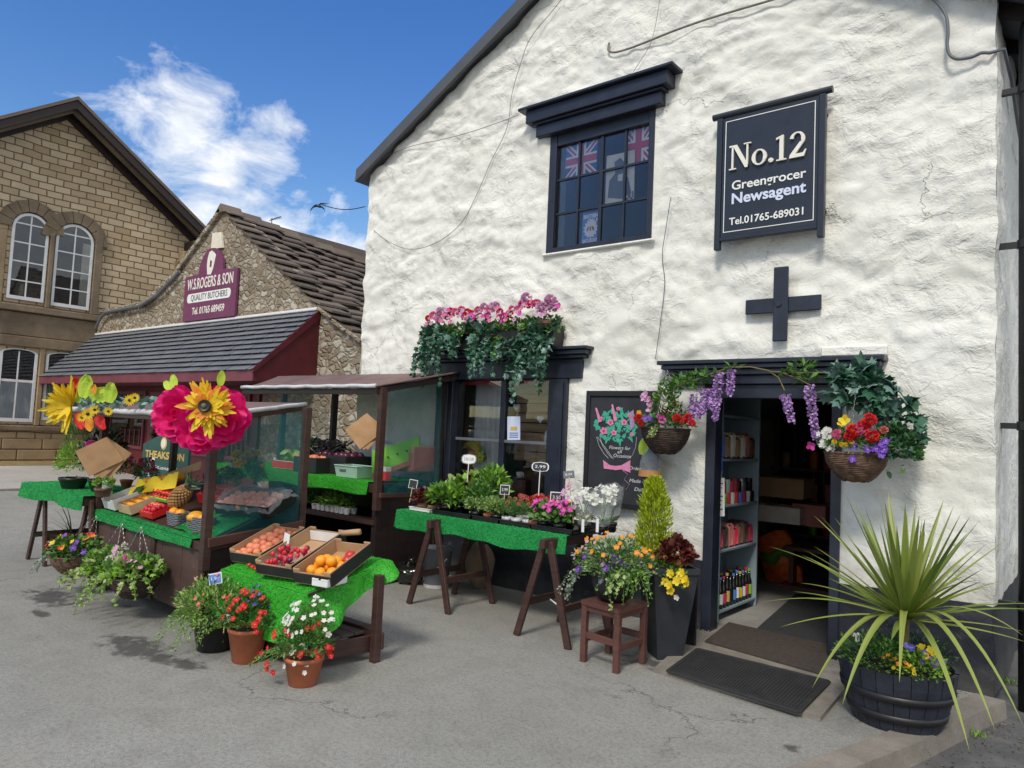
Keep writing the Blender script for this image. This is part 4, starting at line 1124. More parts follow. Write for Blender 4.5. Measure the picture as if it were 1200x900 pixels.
sash(*w0, True, None); sash(*w1, True, (.72, .97, .05, .80, 'curtain_cream'))
sash(*lw0, False, (.06, .94, .03, .56, 'net_curtain')); sash(*lw1, False, (.06, .94, .03, .56, 'net_curtain'))
# roof with deep verge
mb = MB()
for (ya, za, yb_, zb2) in ((apx.y, apx.z, rt.y+.1, rt.z-sr*.1), (apx.y, apx.z, yl-.6, apx.z-sr*(apx.y-yl+.6))):
    mb.poly([(XV+.55, ya, za+.02), (XV+.55, yb_, zb2+.02), (XV+.55, yb_, zb2-.16), (XV+.55, ya, za-.16)], (-.06, 0, 0), 'dark_timber')
    mb.poly([(XV+.40, ya, za-.10), (XV+.40, yb_, zb2-.10), (XV+.40, yb_, zb2-.20), (XV+.40, ya, za-.22)], (-.10, 0, 0), 'dark_stone')
    mb.poly([(XV+.10, ya, za-.14), (XV+.10, yb_, zb2-.14), (XV+.10, yb_, zb2-.30), (XV+.10, ya, za-.30)], (-.098, 0, 0), 'dark_timber')
mb.build('verge_board', None, vb)
mb = MB()
for (ya, za, yb_, zb2) in ((apx.y, apx.z, rt.y+.25, rt.z-sr*.25), (apx.y, apx.z, yl-.7, apx.z-sr*(apx.y-yl+.7))):
    mb.poly([(XV+.58, ya, za+.04), (XV+.58, yb_, zb2+.04), (XV+.58, yb_, zb2+.12), (XV+.58, ya, za+.12)], (-9.5, 0, 0), 'stone_slate')
mb.build('roof', None, vb)
mb = MB(); mb.box((XV-.02, cy-.12, rt.z-.5), (XV+.5, rt.y+.05, rt.z-.22), 'dark_timber', bev=.03); mb.box((XV+.0, cy-.25, rt.z-.78), (XV+.28, cy+.05, rt.z-.5), 'sandstone', bev=.02); mb.build('kneeler', None, vb)
# ================================================================== THINGS
def lerp(a, b_, t): return V(a)*(1-t)+V(b_)*t
def skirt(mb, path, drop, outw, mat, wave=.014, freq=9, nd=5, dens=2600, per=16, L=.014, top=None):
    """hanging edge of a grass cloth along a path"""
    rows = [[] for _ in range(nd+1)]; tot = len(path)-1
    for s_ in range(tot):
        for k in range(per+(1 if s_ == tot-1 else 0)):
            t = (s_+k/per)/tot; p = lerp(path[s_], path[s_+1], k/per); o = V(outw[s_])
            if k < 3 and s_ > 0: o = (o*(k/3+.5)+V(outw[s_-1])*(.5-k/6)).normalized()
            dr = drop(t)+.008*noise.noise(V((t*31, 1, 4)))
            for q in range(nd+1):
                u = q/nd; w_ = wave*u*(noise.noise(V((t*freq, 7, u*.6)))*2+.6)
                rows[q].append(p+o*(w_+.006)+V((0, 0, -dr*u)))
    grasscloth(mb, rows, mat, dens, L)
def crate(label, c, size, rz, mat='cardboard', out=None, cat='crate', name='fruit_tray', tilt=0, group=None, slots=True, wall=.006):
    """open tray, base centre at c; mat inside, out outside rim band"""
    L_, W_, H_ = size; rot = Matrix.Rotation(rz, 3, 'Z') @ Matrix.Rotation(tilt, 3, 'X')
    c = V(c); mb = MB()
    def bx(lo, hi, m_, mm=mb): 
        vs, fs = bevbox(*lo, *hi, .0012); mm.add([c+rot@V(p) for p in vs], fs, m_)
    bx((-L_/2, -W_/2, 0), (L_/2, W_/2, .006), mat)
    for s_ in (-1, 1):
        bx((-L_/2, s_*W_/2-wall/2, .004), (L_/2, s_*W_/2+wall/2, H_*(.8 if slots else 1)), mat)
        bx((s_*L_/2-wall/2, -W_/2, .005), (s_*L_/2+wall/2, W_/2, H_), mat)
        if slots:
            for e in (-1, 1): bx((e*L_/2-.05*(e > 0), s_*W_/2-wall*.8, H_*.8), (e*L_/2+.05*(e < 0), s_*W_/2+wall*.8, H_), mat)
    o = mb.build(name); tag(o, label, cat, group)
    if out:
        mb2 = MB()
        for s_ in (-1, 1):
            bx((-L_/2-.006, s_*(W_/2+wall*.9)-.0015, .01), (L_/2+.006, s_*(W_/2+wall*.9)+.0015, H_*.74), out, mb2)
            bx((s_*(L_/2+wall*.9)-.0015, -W_/2-.004, .01), (s_*(L_/2+wall*.9)+.0015, W_/2+.004, H_*.94), out, mb2)
        WM[o.name] = Matrix.Identity(4); mb2.build('printed_band', None, o)
    return o, (lambda x, y, z: c+rot@V((x, y, z)))
FM = {}
def fruit(kind, p, r, label, cat, group, rot=None):
    """one piece of fruit; meshes are shared between pieces of a kind"""
    if kind not in FM:
        mb = MB()
        mt_ = {'orange': 'orange_skin', 'apple': 'apple_red', 'peach': 'peach_skin', 'mango': 'mango_skin', 'tomato': 'tomato', 'strawberry': 'strawberry', 'plum': 'plum', 'cabbage': 'cabbage', 'melon': 'melon', 'lemon': 'petal_yellow'}[kind]
        s_ = {'mango': (1.3, .85, .8), 'strawberry': (.8, .8, 1.1), 'apple': (1, 1, .9), 'tomato': (1, 1, .82)}.get(kind, (1, 1, .96))
        vs = []; nu, nv = 14, 10
        for i in range(nv+1):
            t = PI*i/nv; dim = 1-(.16*math.exp(-(t/.35)**2) if kind in ('apple', 'tomato', 'peach', 'orange') else 0)
            for k in range(nu):
                a = 2*PI*k/nu; q = V((math.sin(t)*math.cos(a)*s_[0], math.sin(t)*math.sin(a)*s_[1], math.cos(t)*s_[2]*dim))
                if kind == 'cabbage': q *= 1+.10*noise.noise(q*3)
                vs.append(q)
        mb.add(vs, [(i*nu+k, (i+1)*nu+k, (i+1)*nu+(k+1) % nu, i*nu+(k+1) % nu) for i in range(nv) for k in range(nu)], mt_)
        if kind in ('apple', 'plum'): mb.tube([(0, 0, .7), (.05, 0, 1.1)], .06, 5, 'twig')
        if kind in ('tomato', 'strawberry'):
            for k in range(5): leaf(mb, (0, 0, .88 if kind == 'strawberry' else .7), V((math.cos(k*1.26), math.sin(k*1.26), .3)), .6, .25, 'leaf_green')
        if kind == 'cabbage':
            for k in range(14):
                a = k*.9; leaf(mb, V((math.cos(a), math.sin(a), -.5))*.5, V((math.cos(a), math.sin(a), .9)), 1.3, 1.1, 'leaf_bright', 'round', roll_=0, curl=.2)
        o = mb.build('t', None, None, kind != 'cabbage'); FM[kind] = o.data; bpy.data.objects.remove(o); 
    q = Matrix.Rotation(rnd.uniform(0, 6), 4, 'Z') @ Matrix.Rotation(rnd.uniform(-.6, .6), 4, 'X')
    o = inst(kind if cat == 'fruit' else cat, FM[kind], None, Matrix.Translation(V(p)) @ q @ Matrix.Scale(r, 4)); tag(o, label, cat, group); return o
def fill(kind, at_, L_, W_, r, label, cat, group, z0=.01, lay=1, jit=.38, x0=None, x1=None):
    x0 = -L_/2+r if x0 is None else x0; x1 = L_/2-r if x1 is None else x1
    for l_ in range(lay):
        x = x0+(l_ % 2)*r
        while x <= x1:
            y = -W_/2+r*1.1+(l_ % 2)*r
            while y <= W_/2-r:
                if rnd.random() > .1: fruit(kind, at_(x+rnd.uniform(-1, 1)*r*jit, y+rnd.uniform(-1, 1)*r*jit, z0+r*(1+1.5*l_)+rnd.uniform(0, .3)*r), r*rnd.uniform(.86, 1.1), label, cat, group); y += r*2.04
            x += r*2.04
def price_tag(label, p, h, w_, hh, mat='chalk_board', border='paper_white', stick='deal', yaw_=.6, tilt=-.1, words=None, shape='rect', lean=0):
    p = V(p); xd = V((math.cos(yaw_), math.sin(yaw_), lean)).normalized(); ud = (V((0, 0, 1))-xd*xd.z+V((math.sin(yaw_), -math.cos(yaw_), 0))*tilt).normalized(); nd = xd.cross(ud)
    t = T('price_sign', label, 'price sign', p)
    mb = MB(); mb.tube([p, p+ud*(h)], .0045, 6, stick); mb.build('stick', None, t)
    c = p+ud*(h+hh*.3)
    if shape == 'rect': o_ = [(-1, -1), (1, -1), (1, 1), (-1, 1)]
    else: o_ = [(-1, -.35), (-.8, -.8), (0, -1), (.8, -.8), (1, -.35), (1, .35), (.8, .8), (0, 1), (-.8, .8), (-1, .35)]
    def pl(k, off, mt_, nm_):
        mb = MB(); mb.poly([c+xd*(u*w_/2*k-0)+ud*(v_*hh/2*(k if shape != 'rect' else 1-(1-k)*w_/hh))+nd*off for u, v_ in o_], -nd*.003, mt_); mb.build(nm_, None, t)
    pl(1, 0, border, 'border'); pl(.86, .0035, mat, 'board')
    if words: text('lettering', words, 'paper_white' if mat != 'paper_white' else 'poster_grey', t, c+nd*.0045, hh*.42, xd, ud, .0004, width=w_*.62)
    return t
def trestle(label, x, yf, yb_, grp='trestles under the tables', h=.775, first=[None]):
    if first[0] is None:
        t = T('trestle', label, 'trestle', (x, yf, 0), 0, grp); dy = yb_-yf
        for (yy, s_) in ((0, -1), (0, 1), (dy, -1), (dy, 1)):
            mb = MB(); a = V((x+s_*.025, yf+yy+.02*(1 if yy == 0 else -1), h-.02)); b_ = V((x+s_*.245, yf+yy, 0.0))
            mb.beam(b_, a, .055, .030, 'stall_wood', up=(0, 1, 0)); mb.build('leg', None, t)
        mb = MB(); mb.beam((x, yf-.05, h-.035), (x, yb_+.05, h-.035), .05, .07, 'stall_wood'); mb.build('beam', None, t)
        for s_ in (-1, 1):
            mb = MB(); mb.beam((x+s_*.165, yf+.02, .27), (x+s_*.165, yb_-.02, .27), .022, .055, 'stall_wood'); mb.build('stretcher', None, t)
        mb = MB(); mb.tube([(x-.15, yf+.3, .25), (x-.07, yf+.3, .215), (x, yf+.3, .205), (x+.07, yf+.3, .215), (x+.15, yf+.3, .25)], .006, 6, 'paper_white'); mb.build('rope', None, t)
        first[0] = t; return t
    return copy_thing(first[0], (x, yf, 0), 0, label, grp)
def pot(mb, c, rt, rb, h, mat, soil='soil', n=24, rim=.012):
    c = V(c)
    mb.lathe(c, [(rb*.9, 0), (rb, .004), (rt, h-rim*2), (rt+rim*.5, h-rim*1.9), (rt+rim*.5, h), (rt-rim*.6, h), (rt-rim*.8, h-rim*2)], n, mat, (True, False))
def potobj(t, c, rt, rb, h, mat, name='pot', **k):
    mb = MB(); pot(mb, c, rt, rb, h, mat, **k); o = mb.build(name, None, t, True)
    mb = MB(); mb.lathe(V(c)+V((0, 0, h-.035)), [(rt-.012, 0), (rt*.5, .012)], 16, 'soil', (False, True)); mb.build('soil', None, t); return o

# ------------------------------------------------------------------ STALL 1: barrow with glass-green netting
A1, B1, C1, D1 = V((-7.40, 2.93, 0)), V((-5.18, 2.82, 0)), V((-5.30, 3.72, 0)), V((-7.74, 3.78, 0))
zf, zb1 = .655, .715
s1 = T('market_stall', 'brown wooden barrow stall hung with paper flowers and full of fruit', 'market stall', (-6.4, 3.3, 0))
def up(p, z): return V((p[0], p[1], z))
mb = MB()
def panel(mb, a, b_, z0, z1, mat, n, out=(0, -1, 0), th=.025, z0b=None, z1b=None):
    for k in range(n):
        p, q = lerp(a, b_, (k+.008)/n), lerp(a, b_, (k+.992)/n)
        t0, t1 = k/n, (k+1)/n; zz0 = z1+((z1b if z1b else z1)-z1)*t0; zz1 = z1+((z1b if z1b else z1)-z1)*t1
        mb.poly([up(p, z0), up(q, z0), up(q, zz1), up(p, zz0)], V(out)*-th, mat)
panel(mb, A1, B1, .10, zf-.06, 'stall_panel', 6); mb.build('front_panel', None, s1)
mb = MB(); panel(mb, B1, C1, .10, zf-.06, 'dark_timber', 4, (1, 0, 0), z1b=zb1-.06); mb.build('side_panel', None, s1)
mb = MB(); panel(mb, A1, D1, .10, zf-.06, 'dark_timber', 4, (-1, 0, 0)); mb.build('side_panel', None, s1)
mb = MB(); panel(mb, D1, C1, .10, zb1-.06, 'dark_timber', 6, (0, 1, 0)); mb.build('back_panel', None, s1)
mb = MB()
for a, b_, za, zb_2 in ((A1, B1, zf, zf), (B1, C1, zf, zb1), (D1, C1, zb1, zb1), (A1, D1, zf, zb1)):
    mb.beam(up(a, za-.03), up(b_, zb_2-.03), .045, .06, 'stall_wood')
mb.build('counter_rim', None, s1)
mb = MB(); mb.poly([up(A1, zf-.05), up(B1, zf-.05), up(C1, zb1-.05), up(D1, zb1-.05)], (0, 0, .02), 'stall_wood'); mb.build('counter', None, s1)
for k in (0.30, .60, .995):
    mb = MB(); p = lerp(A1, B1, k)+V((0, -.012, 0)); mb.beam(up(p, .08), up(p, zf-.065), .07, .02, 'stall_wood', up=(0, 1, 0)); mb.build('batten', None, s1)
mb = MB(); p = lerp(A1, B1, .66)+V((0, -.04, 0)); mb.tube([up(p, .33)+V((-.07, 0, 0)), up(p, .325)+V((-.02, -.015, 0)), up(p, .335)+V((.06, 0, 0))], .009, 6, 'galvanised'); mb.box((p.x+.03, p.y-.01, .315), (p.x+.07, p.y+.02, .35), 'galvanised'); mb.build('hasp', None, s1)
for p in (lerp(A1, C1, .06), lerp(B1, D1, .06), lerp(C1, A1, .06), lerp(D1, B1, .06)):
    mb = MB(); mb.beam(up(p, 0), up(p, .12), .07, .07, 'dark_timber'); mb.build('foot', None, s1)
RZF, RZB = 1.60, 1.72
for p, z0, z1 in ((A1, zf, RZF), (B1, zf, RZF), (C1, zb1, RZB), (D1, zb1, RZB)):
    mb = MB(); mb.beam(up(p, z0-.2), up(p, z1-.01), .062, .062, 'stall_wood' if p is not C1 else 'stall_wood', up=(0, 1, 0)); mb.build('post', None, s1)
FLc = W(70, 478, 2.74); FRc = V((-4.93, 2.66, 1.60)); BRc = W(357, 474, 3.93); BLc = V((-8.0, 3.95, BRc.z)); FLc.z = 1.605
mb = MB(); mb.poly([FLc, FRc, BRc, BLc], (0, 0, .014), 'awning'); mb.build('roof', None, s1)
mb = MB(); 
for a, b_ in ((FLc, FRc), (FRc, BRc), (BRc, BLc), (BLc, FLc)): mb.beam(a+V((0, 0, -.03)), b_+V((0, 0, -.03)), .03, .045, 'stall_wood')
mb.build('roof_frame', None, s1)
mb = MB(); mb.tube([lerp(FLc, FRc, k/14)+V((0, -.012, .004+.004*math.sin(k*2.3))) for k in range(15)], .024, 10, 'white_roll')
mb.build('edge_roll', None, s1, True)
mb = MB(); mb.tube([lerp(FRc, BRc, k/8)+V((.012, 0, .004+.003*math.sin(k*2.3))) for k in range(9)], .019, 10, 'white_roll'); mb.build('edge_roll', None, s1, True)
def net(parent, a, b_, c_, d_, wav=.012, mat='net_teal', name='netting'):
    mb = MB(); rows = []
    for j in range(9):
        rows.append([lerp(lerp(a, b_, i/12), lerp(d_, c_, i/12), j/8)+V((wav*noise.noise(V((i*.7, j*.3, 2))), wav*noise.noise(V((i*.5, j*.6, 8))), 0)) for i in range(13)])
    sheet(mb, rows, mat); return mb.build(name, None, parent, True)
net(s1, up(B1, zf+.02)+V((.02, .04, 0)), up(C1, zb1+.02)+V((.02, -.04, 0)), up(C1, RZB-.06)+V((.02, -.04, 0)), up(B1, RZF-.04)+V((.02, .04, 0)))
mb = MB(); mb.beam(up(B1, zf+.0)+V((.035, 0, .005)), up(C1, zb1+.005)+V((.035, 0, 0)), .02, .07, 'stool_wood'); mb.build('side_rail', None, s1)
net(s1, up(D1, zb1+.02), up(C1, zb1+.02), up(C1, 1.55), up(D1, 1.55), mat='net_teal')
mb = MB(); skirt(mb, [up(A1, zf+.012)+V((0, -.03, 0)), up(lerp(A1, B1, .93), zf+.012)+V((0, -.03, 0))], lambda t: .085-.02*t, [(0, -1, 0)], 'turf', .01, 12, 3)
a = up(A1, zf+.012); b_ = up(lerp(A1, B1, .93), zf+.012)
grasscloth(mb, [[lerp(a, b_, k/8)+V((0, -.03, .002)) for k in range(9)], [lerp(a, b_, k/8)+V((0, .05, .004)) for k in range(9)]], 'turf')
a = up(lerp(B1, C1, .12), zf+.02); grasscloth(mb, [[V((-5.9+.155*i, 2.93-.004*i, .674-.004*i+.012*math.sin(i*2.1))) for i in range(5)], [V((-5.9+.14*i, 3.62, .925)) for i in range(5)]], 'turf', 1500)
tag(mb.build('grass_cloth'), 'green artificial grass cloth over the fruit barrow counter', 'cloth', 'artificial grass cloths')

# fruit on it: the produce lies on a board that slopes up to the back
TS = math.atan(.36)
def SP(px, py, lift=0):
    d = ray(px, py); n = V((0, -.36, 1)); p0_ = V((0, 2.92, .675+lift)); return EYE+d*((p0_-EYE).dot(n)/d.dot(n))
mb = MB(); mb.poly([(-7.42, 2.96, .665), (-5.24, 2.90, .645), (-5.34, 3.68, .925), (-7.66, 3.72, .94)], (0, 0, .006), 'stall_wood'); mb.build('display_board', None, s1)
mb = MB(); mb.poly([(-7.66, 3.73, .70), (-5.34, 3.69, .70), (-5.34, 3.69, .93), (-7.66, 3.73, .945)], (0, .02, 0), 'stall_wood'); mb.build('display_back', None, s1)
rS = -.04
def scr(label, px, py, size, mat, lift=0, fill_=None, rz=rS, out=None, slots=False):
    c0 = SP(px, py, lift); c0 = c0+Matrix.Rotation(rz, 3, 'Z')@(Matrix.Rotation(TS, 3, 'X')@V((0, size[1]/2, 0)))
    o, at_ = crate(label, c0, size, rz, mat, out, tilt=TS, slots=slots)
    if fill_: fill(fill_[0], at_, size[0], size[1], *fill_[1:])
    return o, at_
scr('white cardboard fruit box at the left end of the barrow', 129, 597, (.26, .30, .10), 'paper_white', slots=True)
_, at_ = scr('small pale pine crate of little orange fruit beside the white box', 147, 602, (.27, .28, .09), 'deal')
for k in range(14): fruit('orange', at_(-.10+.045*(k % 5), -.08+.07*(k//5), .065), .027, 'small orange fruit in the pale pine crate', 'fruit', 'oranges in the pine crate')
scr('red plastic tray of strawberries right of the pine crate', 172, 607, (.25, .17, .055), 'red_plastic', fill_=('strawberry', .021, 'strawberry in the red tray at the front of the barrow', 'fruit', 'strawberries on the barrow', .01, 2))
o, at_ = scr('black tray with a lime green lip full of tomatoes in the middle of the barrow', 184, 592, (.52, .20, .07), 'cardboard_black', fill_=('tomato', .030, 'ripe red tomato in the middle tray of the barrow', 'fruit', 'tomatoes on the barrow', .03, 2))
mb = MB(); mb.add([at_(-.26, -.108, .075), at_(.26, -.108, .075), at_(.26, -.100, .082), at_(-.26, -.100, .082), at_(.26, -.104, .05), at_(-.26, -.104, .05)], [(0, 1, 2, 3), (1, 0, 5, 4)], 'lime_card'); mb.build('green_lip', None, o)
scr('red tray of apples behind the lime edged tomato tray', 184, 579, (.52, .16, .06), 'red_plastic', fill_=('apple', .030, 'red apple behind the tomatoes on the barrow', 'fruit', 'apples behind the tomatoes', .02, 2))
# yellow box with scalloped back
pz = SP(150, 580, .06); qz = SP(230, 571, .10); qz.y = pz.y+.06; xd = (qz-pz).normalized(); L0 = (qz-pz).length
mb = MB(); prof = [pz, qz]; N_s = 36
for k in range(N_s+1):
    t = 1-k/N_s; h_ = .085+.055*abs(math.sin(PI*t*3.0)) if .12 < t < .9 else .07+(.075 if t >= .9 else .0)
    prof.append(pz+xd*(L0*t)+V((0, .02, h_)))
mb.poly(prof, (0, .006, 0), 'yellow_card'); yb_ = mb.build('fruit_box'); tag(yb_, 'yellow fruit box with a scalloped back on the barrow', 'box')
mb = MB(); mb.poly([pz+V((0, .22, .12)), qz+V((0, .22, .16)), qz+V((.0, .23, .24)), pz+V((0, .23, .16))], (0, .012, 0), 'cardboard'); mb.build('back_flap', None, yb_)
mb = MB(); mb.poly([lerp(pz, qz, .10)+V((0, -.014, .0)), lerp(pz, qz, .30)+V((0, -.014, .01)), lerp(pz, qz, .38)+V((0, -.008, .07)), lerp(pz, qz, .2)+V((0, -.008, .06))], (0, .004, 0), 'leaf_dark'); mb.build('printed_leaf', None, yb_)
for k in range(6): fruit('mango', lerp(pz, qz, .16+.13*k)+V((0, .11, .11)), .05, 'yellow mango lying in the scalloped yellow box', 'fruit', 'mangoes in the yellow box')
# pineapple
pp = SP(206, 591, .10)+V((0, -.03, 0)); pt_ = T('pineapple', 'whole pineapple lying at a slant on the barrow', 'pineapple', pp)
ax = V((.55, .25, .62)).normalized(); q_ = ax.to_track_quat('Z', 'Y').to_matrix()
mb = MB()
for i in range(11):
    t = i/10; r_ = .068*math.sin(PI*(.14+.75*t))**.5
    for k in range(12):
        a = 2*PI*(k+.5*(i % 2))/12; mb.blob(pp+q_@V((r_*math.cos(a), r_*math.sin(a), .01+.19*t)), (.017, .017, .014), 'pineapple_skin', 5, 4)
mb.lathe(pp, [(.03, .0), (.056, .03), (.06, .12), (.04, .20)], 12, 'pineapple_skin', ax=q_); mb.build('fruit_body', None, pt_)
mb = MB()
for k in range(44): leaf(mb, pp+ax*.20+rdir()*.008, ax*1.1+rdir()*.75, rnd.uniform(.08, .17), .024, 'leaf_silver' if k % 3 else 'leaf_green', 'lance')
mb.build('leaf_crown', None, pt_)
def punnet(label, c, mat, kind, r, lab2, grp, n=4, sx=.15, sy=.14, h=.085):
    t = T('punnet', label, 'punnet', c, 0, None); mb = MB(); c = V(c)
    for i in range(8):
        z = h*i/7; k_ = .82+.18*i/7; rr = []
        for q in range(25):
            a = 2*PI*q/24; rr.append(c+V((sx/2*k_*math.copysign(abs(math.cos(a))**.5, math.cos(a)), sy/2*k_*math.copysign(abs(math.sin(a))**.5, math.sin(a)), z+.002*math.sin(q*4+i*PI))))
        mb.tube(rr, .0068, 5, mat, False)
    mb.box((c.x-sx*.4, c.y-sy*.4, c.z), (c.x+sx*.4, c.y+sy*.4, c.z+.004), mat); mb.build('basket', None, t)
    for k in range(n): fruit(kind, c+V(((k/max(1, n-1)-.5)*sx*.6, rnd.uniform(-.3, .0)*sy, h*.98)), r, lab2, 'fruit', grp)
punnet('grey woven punnet of two oranges in front of the pineapple', SP(197, 614)+V((0, .085, -.01)), 'pewter_plastic', 'orange', .042, 'orange in the left grey punnet', 'oranges in the grey punnet', 2, sx=.19, sy=.15, h=.10)
punnet('grey woven punnet of yellow mangoes next to the corner post', SP(223, 621)+V((0, .085, -.01)), 'pewter_plastic', 'mango', .050, 'orange mango in the right grey punnet', 'mangoes in the grey punnet', 3, sx=.25, sy=.17, h=.11)
punnet('small black punnet of peaches behind the strawberries', SP(178, 600, .02)+V((0, .04, 0)), 'black_plastic', 'peach', .032, 'small peach in the black punnet', 'peaches in the black punnet', 4, sx=.2, sy=.1, h=.05)
scr('bright red box behind the corner post of the barrow', 246, 592, (.42, .22, .09), 'red_plastic', fill_=('apple', .034, 'red apple in the red box on the barrow', 'fruit', 'apples in the red box', .03))
# wrapped tray behind the net
_, at_ = scr('dark tray of peaches under clear film behind the netting', 284, 605, (.55, .34, .10), 'black_plastic', .01, ('peach', .035, 'peach under clear film in the dark tray', 'fruit', 'peaches under film', .03), .30)
mb = MB(); rows = []
for j in range(12):
    rows.append([at_(-.30+.60*i/14, -.19+.38*j/11, .105+.04*noise.noise(V((i*.6, j*.7, 5)))+.04*math.sin(PI*j/11)-.05*(i in (0, 14) or j in (0, 11))) for i in range(15)])
sheet(mb, rows, 'cellophane'); tag(mb.build('film_wrap', None, None, True), 'crumpled clear film over the tray of peaches', 'wrap')
mb = MB(); c0 = G(314, 604, .76); mb.box((c0.x-.07, c0.y-.04, c0.z), (c0.x+.07, c0.y+.05, c0.z+.04), 'deal', bev=.004); tag(mb.build('wood_block'), 'small pale block on the green cloth behind the netting', 'block')
# bunch of mixed cut flowers behind
fc = G(288, 572, .92)+V((-.0, .0, 0)); ft = T('flower_bunch', 'mixed bunch of yellow white and pink cut flowers behind the netting', 'bouquet', fc)
mb = MB(); dome(mb, fc+V((0, 0, .14)), (.16, .14, .16), 420, .07, .025, 'leaf_green'); mb.build('foliage', None, ft)
for mt_, n_, kd, sz_ in (('petal_yellow', 6, 'pom', .04), ('petal_white', 6, 'pom', .035), ('petal_magenta', 10, 'five', .024), ('petal_orange', 4, 'daisy', .03)):
    blooms(ft, fc+V((0, 0, .18)), (.16, .14, .18), n_, sz_, kd, mt_)
mb = MB()
for k in range(5): strand(mb, fc+V((-.12+.05*k, 0, .25)), (rnd.uniform(-.3, .1), 0, 1), .22, .02, .012, 'petal_magenta', 'round', sag=-.2, step=.02)
mb.build('flower_spike', None, ft)

# ------------------------------------------------------------------ big paper flowers
def psheet(mb, c, d, n, L, Wd, cup, mat, ruf=.1, nu=7, nv=7, pw=.7):
    c = V(c); d = V(d).normalized(); n = V(n).normalized(); x = d.cross(n).normalized(); n = x.cross(d)
    sd_ = rnd.random()*99; rows = []
    for i in range(nu+1):
        u = i/nu; w_ = Wd*max(.08, math.sin(PI*(.10+.84*u)))**pw
        rows.append([c+d*(L*u)+x*(w_*(-1+2*j/nv))+n*(cup*u*u*L-.18*w_*(abs(-1+2*j/nv)**2)*-1+ruf*L*u*noise.noise(V((u*2, j*.5, sd_)))) for j in range(nv+1)])
    sheet(mb, rows, mat)
nf = V((.72, -.68, .08)).normalized()       # the paper flowers face the street
pf = T('paper_flower', 'giant magenta paper peony with a yellow sunflower on the corner post', 'paper flower', W(236, 488, 2.62))
def peony(name, c, R_, mat, parent, face):
    mb = MB(); face = V(face).normalized(); _, ex, ey = frame(face)
    for ring_, (rr, nn, cup, z_) in enumerate(((1.0, 8, .25, 0), (.88, 7, .5, .03), (.70, 6, .8, .06), (.48, 5, 1.3, .08), (.28, 4, 2.0, .09))):
        for k in range(nn):
            a = 2*PI*(k+.5*ring_+rnd.uniform(-.15, .15))/nn; dr = ex*math.cos(a)+ey*math.sin(a)
            psheet(mb, c+face*(z_*R_*3)+dr*R_*.05, dr+face*(cup*.35), face, R_*rr, R_*rr*.52, cup*.55, mat, .22)
    return mb.build(name, None, parent, True)
peony('peony', W(214, 486, 2.60), .205, 'rose_petal', pf, (.55, -.8, .1)); peony('peony', W(257, 488, 2.62), .205, 'rose_petal', pf, (.85, -.5, .0))
peony('peony', W(238, 500, 2.66), .19, 'rose_petal', pf, (.7, -.7, -.1)); sc0 = W(243, 477, 2.45); mb = MB(); _, ex, ey = frame(nf)
for ring_ in range(5):
    for k in range(15):
        a = 2*PI*(k+.33*ring_+rnd.uniform(-.2, .2))/17; dr = ex*math.cos(a)+ey*math.sin(a)
        psheet(mb, sc0+nf*(.01*ring_)+dr*.03, dr+nf*(.02+.07*ring_)+rdir()*.16, nf, (.165-.022*ring_)*rnd.uniform(.7, 1.15), rnd.uniform(.014, .024), .0, 'petal_yellow' if rnd.random() < .7 else 'petal_orange', .2, 4, 2, .9)
mb.build('sunflower', None, pf, True)
mb = MB(); mb.lathe(sc0+nf*.075, [(.038, -.05), (.042, .0), (.036, .012), (.02, .008)], 16, 'black_plastic', ax=nf.to_track_quat('Z', 'Y').to_matrix()); mb.blob(sc0+nf*.085, (.017, .017, .017), 'twig', 8, 5); mb.build('flower_centre', None, pf)
for (x, y, dx, dz) in ((205, 455, -.2, .5), (200, 457, -.5, .35), (258, 452, .1, .5)): mb = MB(); psheet(mb, W(x, y, 2.66), V((dx, 0, dz)), nf, .11, .03, .1, 'paper_lime'); mb.build('paper_leaf', None, pf)
# spray at the left end of the rail
pf2 = T('paper_flower', 'spiky yellow paper gerbera with orange and lime leaves at the end of the stall rail', 'paper flower', W(80, 477, 2.66))
c0 = W(84, 476, 2.62); mb = MB(); n2 = V((.62, -.78, -.08)).normalized(); _, ex, ey = frame(n2)
for ring_ in range(4):
    for k in range(16):
        a = PI*(.42+1.25*k/16)+rnd.uniform(-.08, .08); dr = (V((.78, .62, 0))*math.cos(a)+V((0, 0, 1))*math.sin(a))
        psheet(mb, c0+n2*(.012*ring_), dr+n2*(.1+.16*ring_)+rdir()*.2, n2, (.27-.03*ring_)*rnd.uniform(.75, 1.05), .022, .08, 'petal_yellow', .2, 4, 2, .9)
mb.build('gerbera', None, pf2, True)
for (x, y, mt_, d_, L_) in ((92, 462, 'petal_red', (-.1, 0, 1), .12), (97, 466, 'paper_lime', (.2, 0, .9), .17), (106, 468, 'paper_lime', (.8, 0, .35), .17), (128, 472, 'paper_lime', (.15, 0, 1), .14), (110, 462, 'petal_orange', (.0, 0, .8), .07), (90, 484, 'petal_red', (.5, 0, -.7), .14), (98, 487, 'petal_red', (.6, 0, -.6), .13), (104, 490, 'petal_orange', (.2, 0, -.5), .10), (113, 488, 'petal_red', (.4, 0, -.4), .12), (82, 462, 'petal_orange', (-.1, 0, .7), .06), (88, 470, 'paper_lime', (.3, -.3, .3), .14)):
    mb = MB(); psheet(mb, W(x, y, 2.64), V((d_[0]*.8, d_[0]*.6, d_[2])), n2, L_*1.25, L_*.42, .2, mt_, .25); mb.build('paper_leaf', None, pf2)
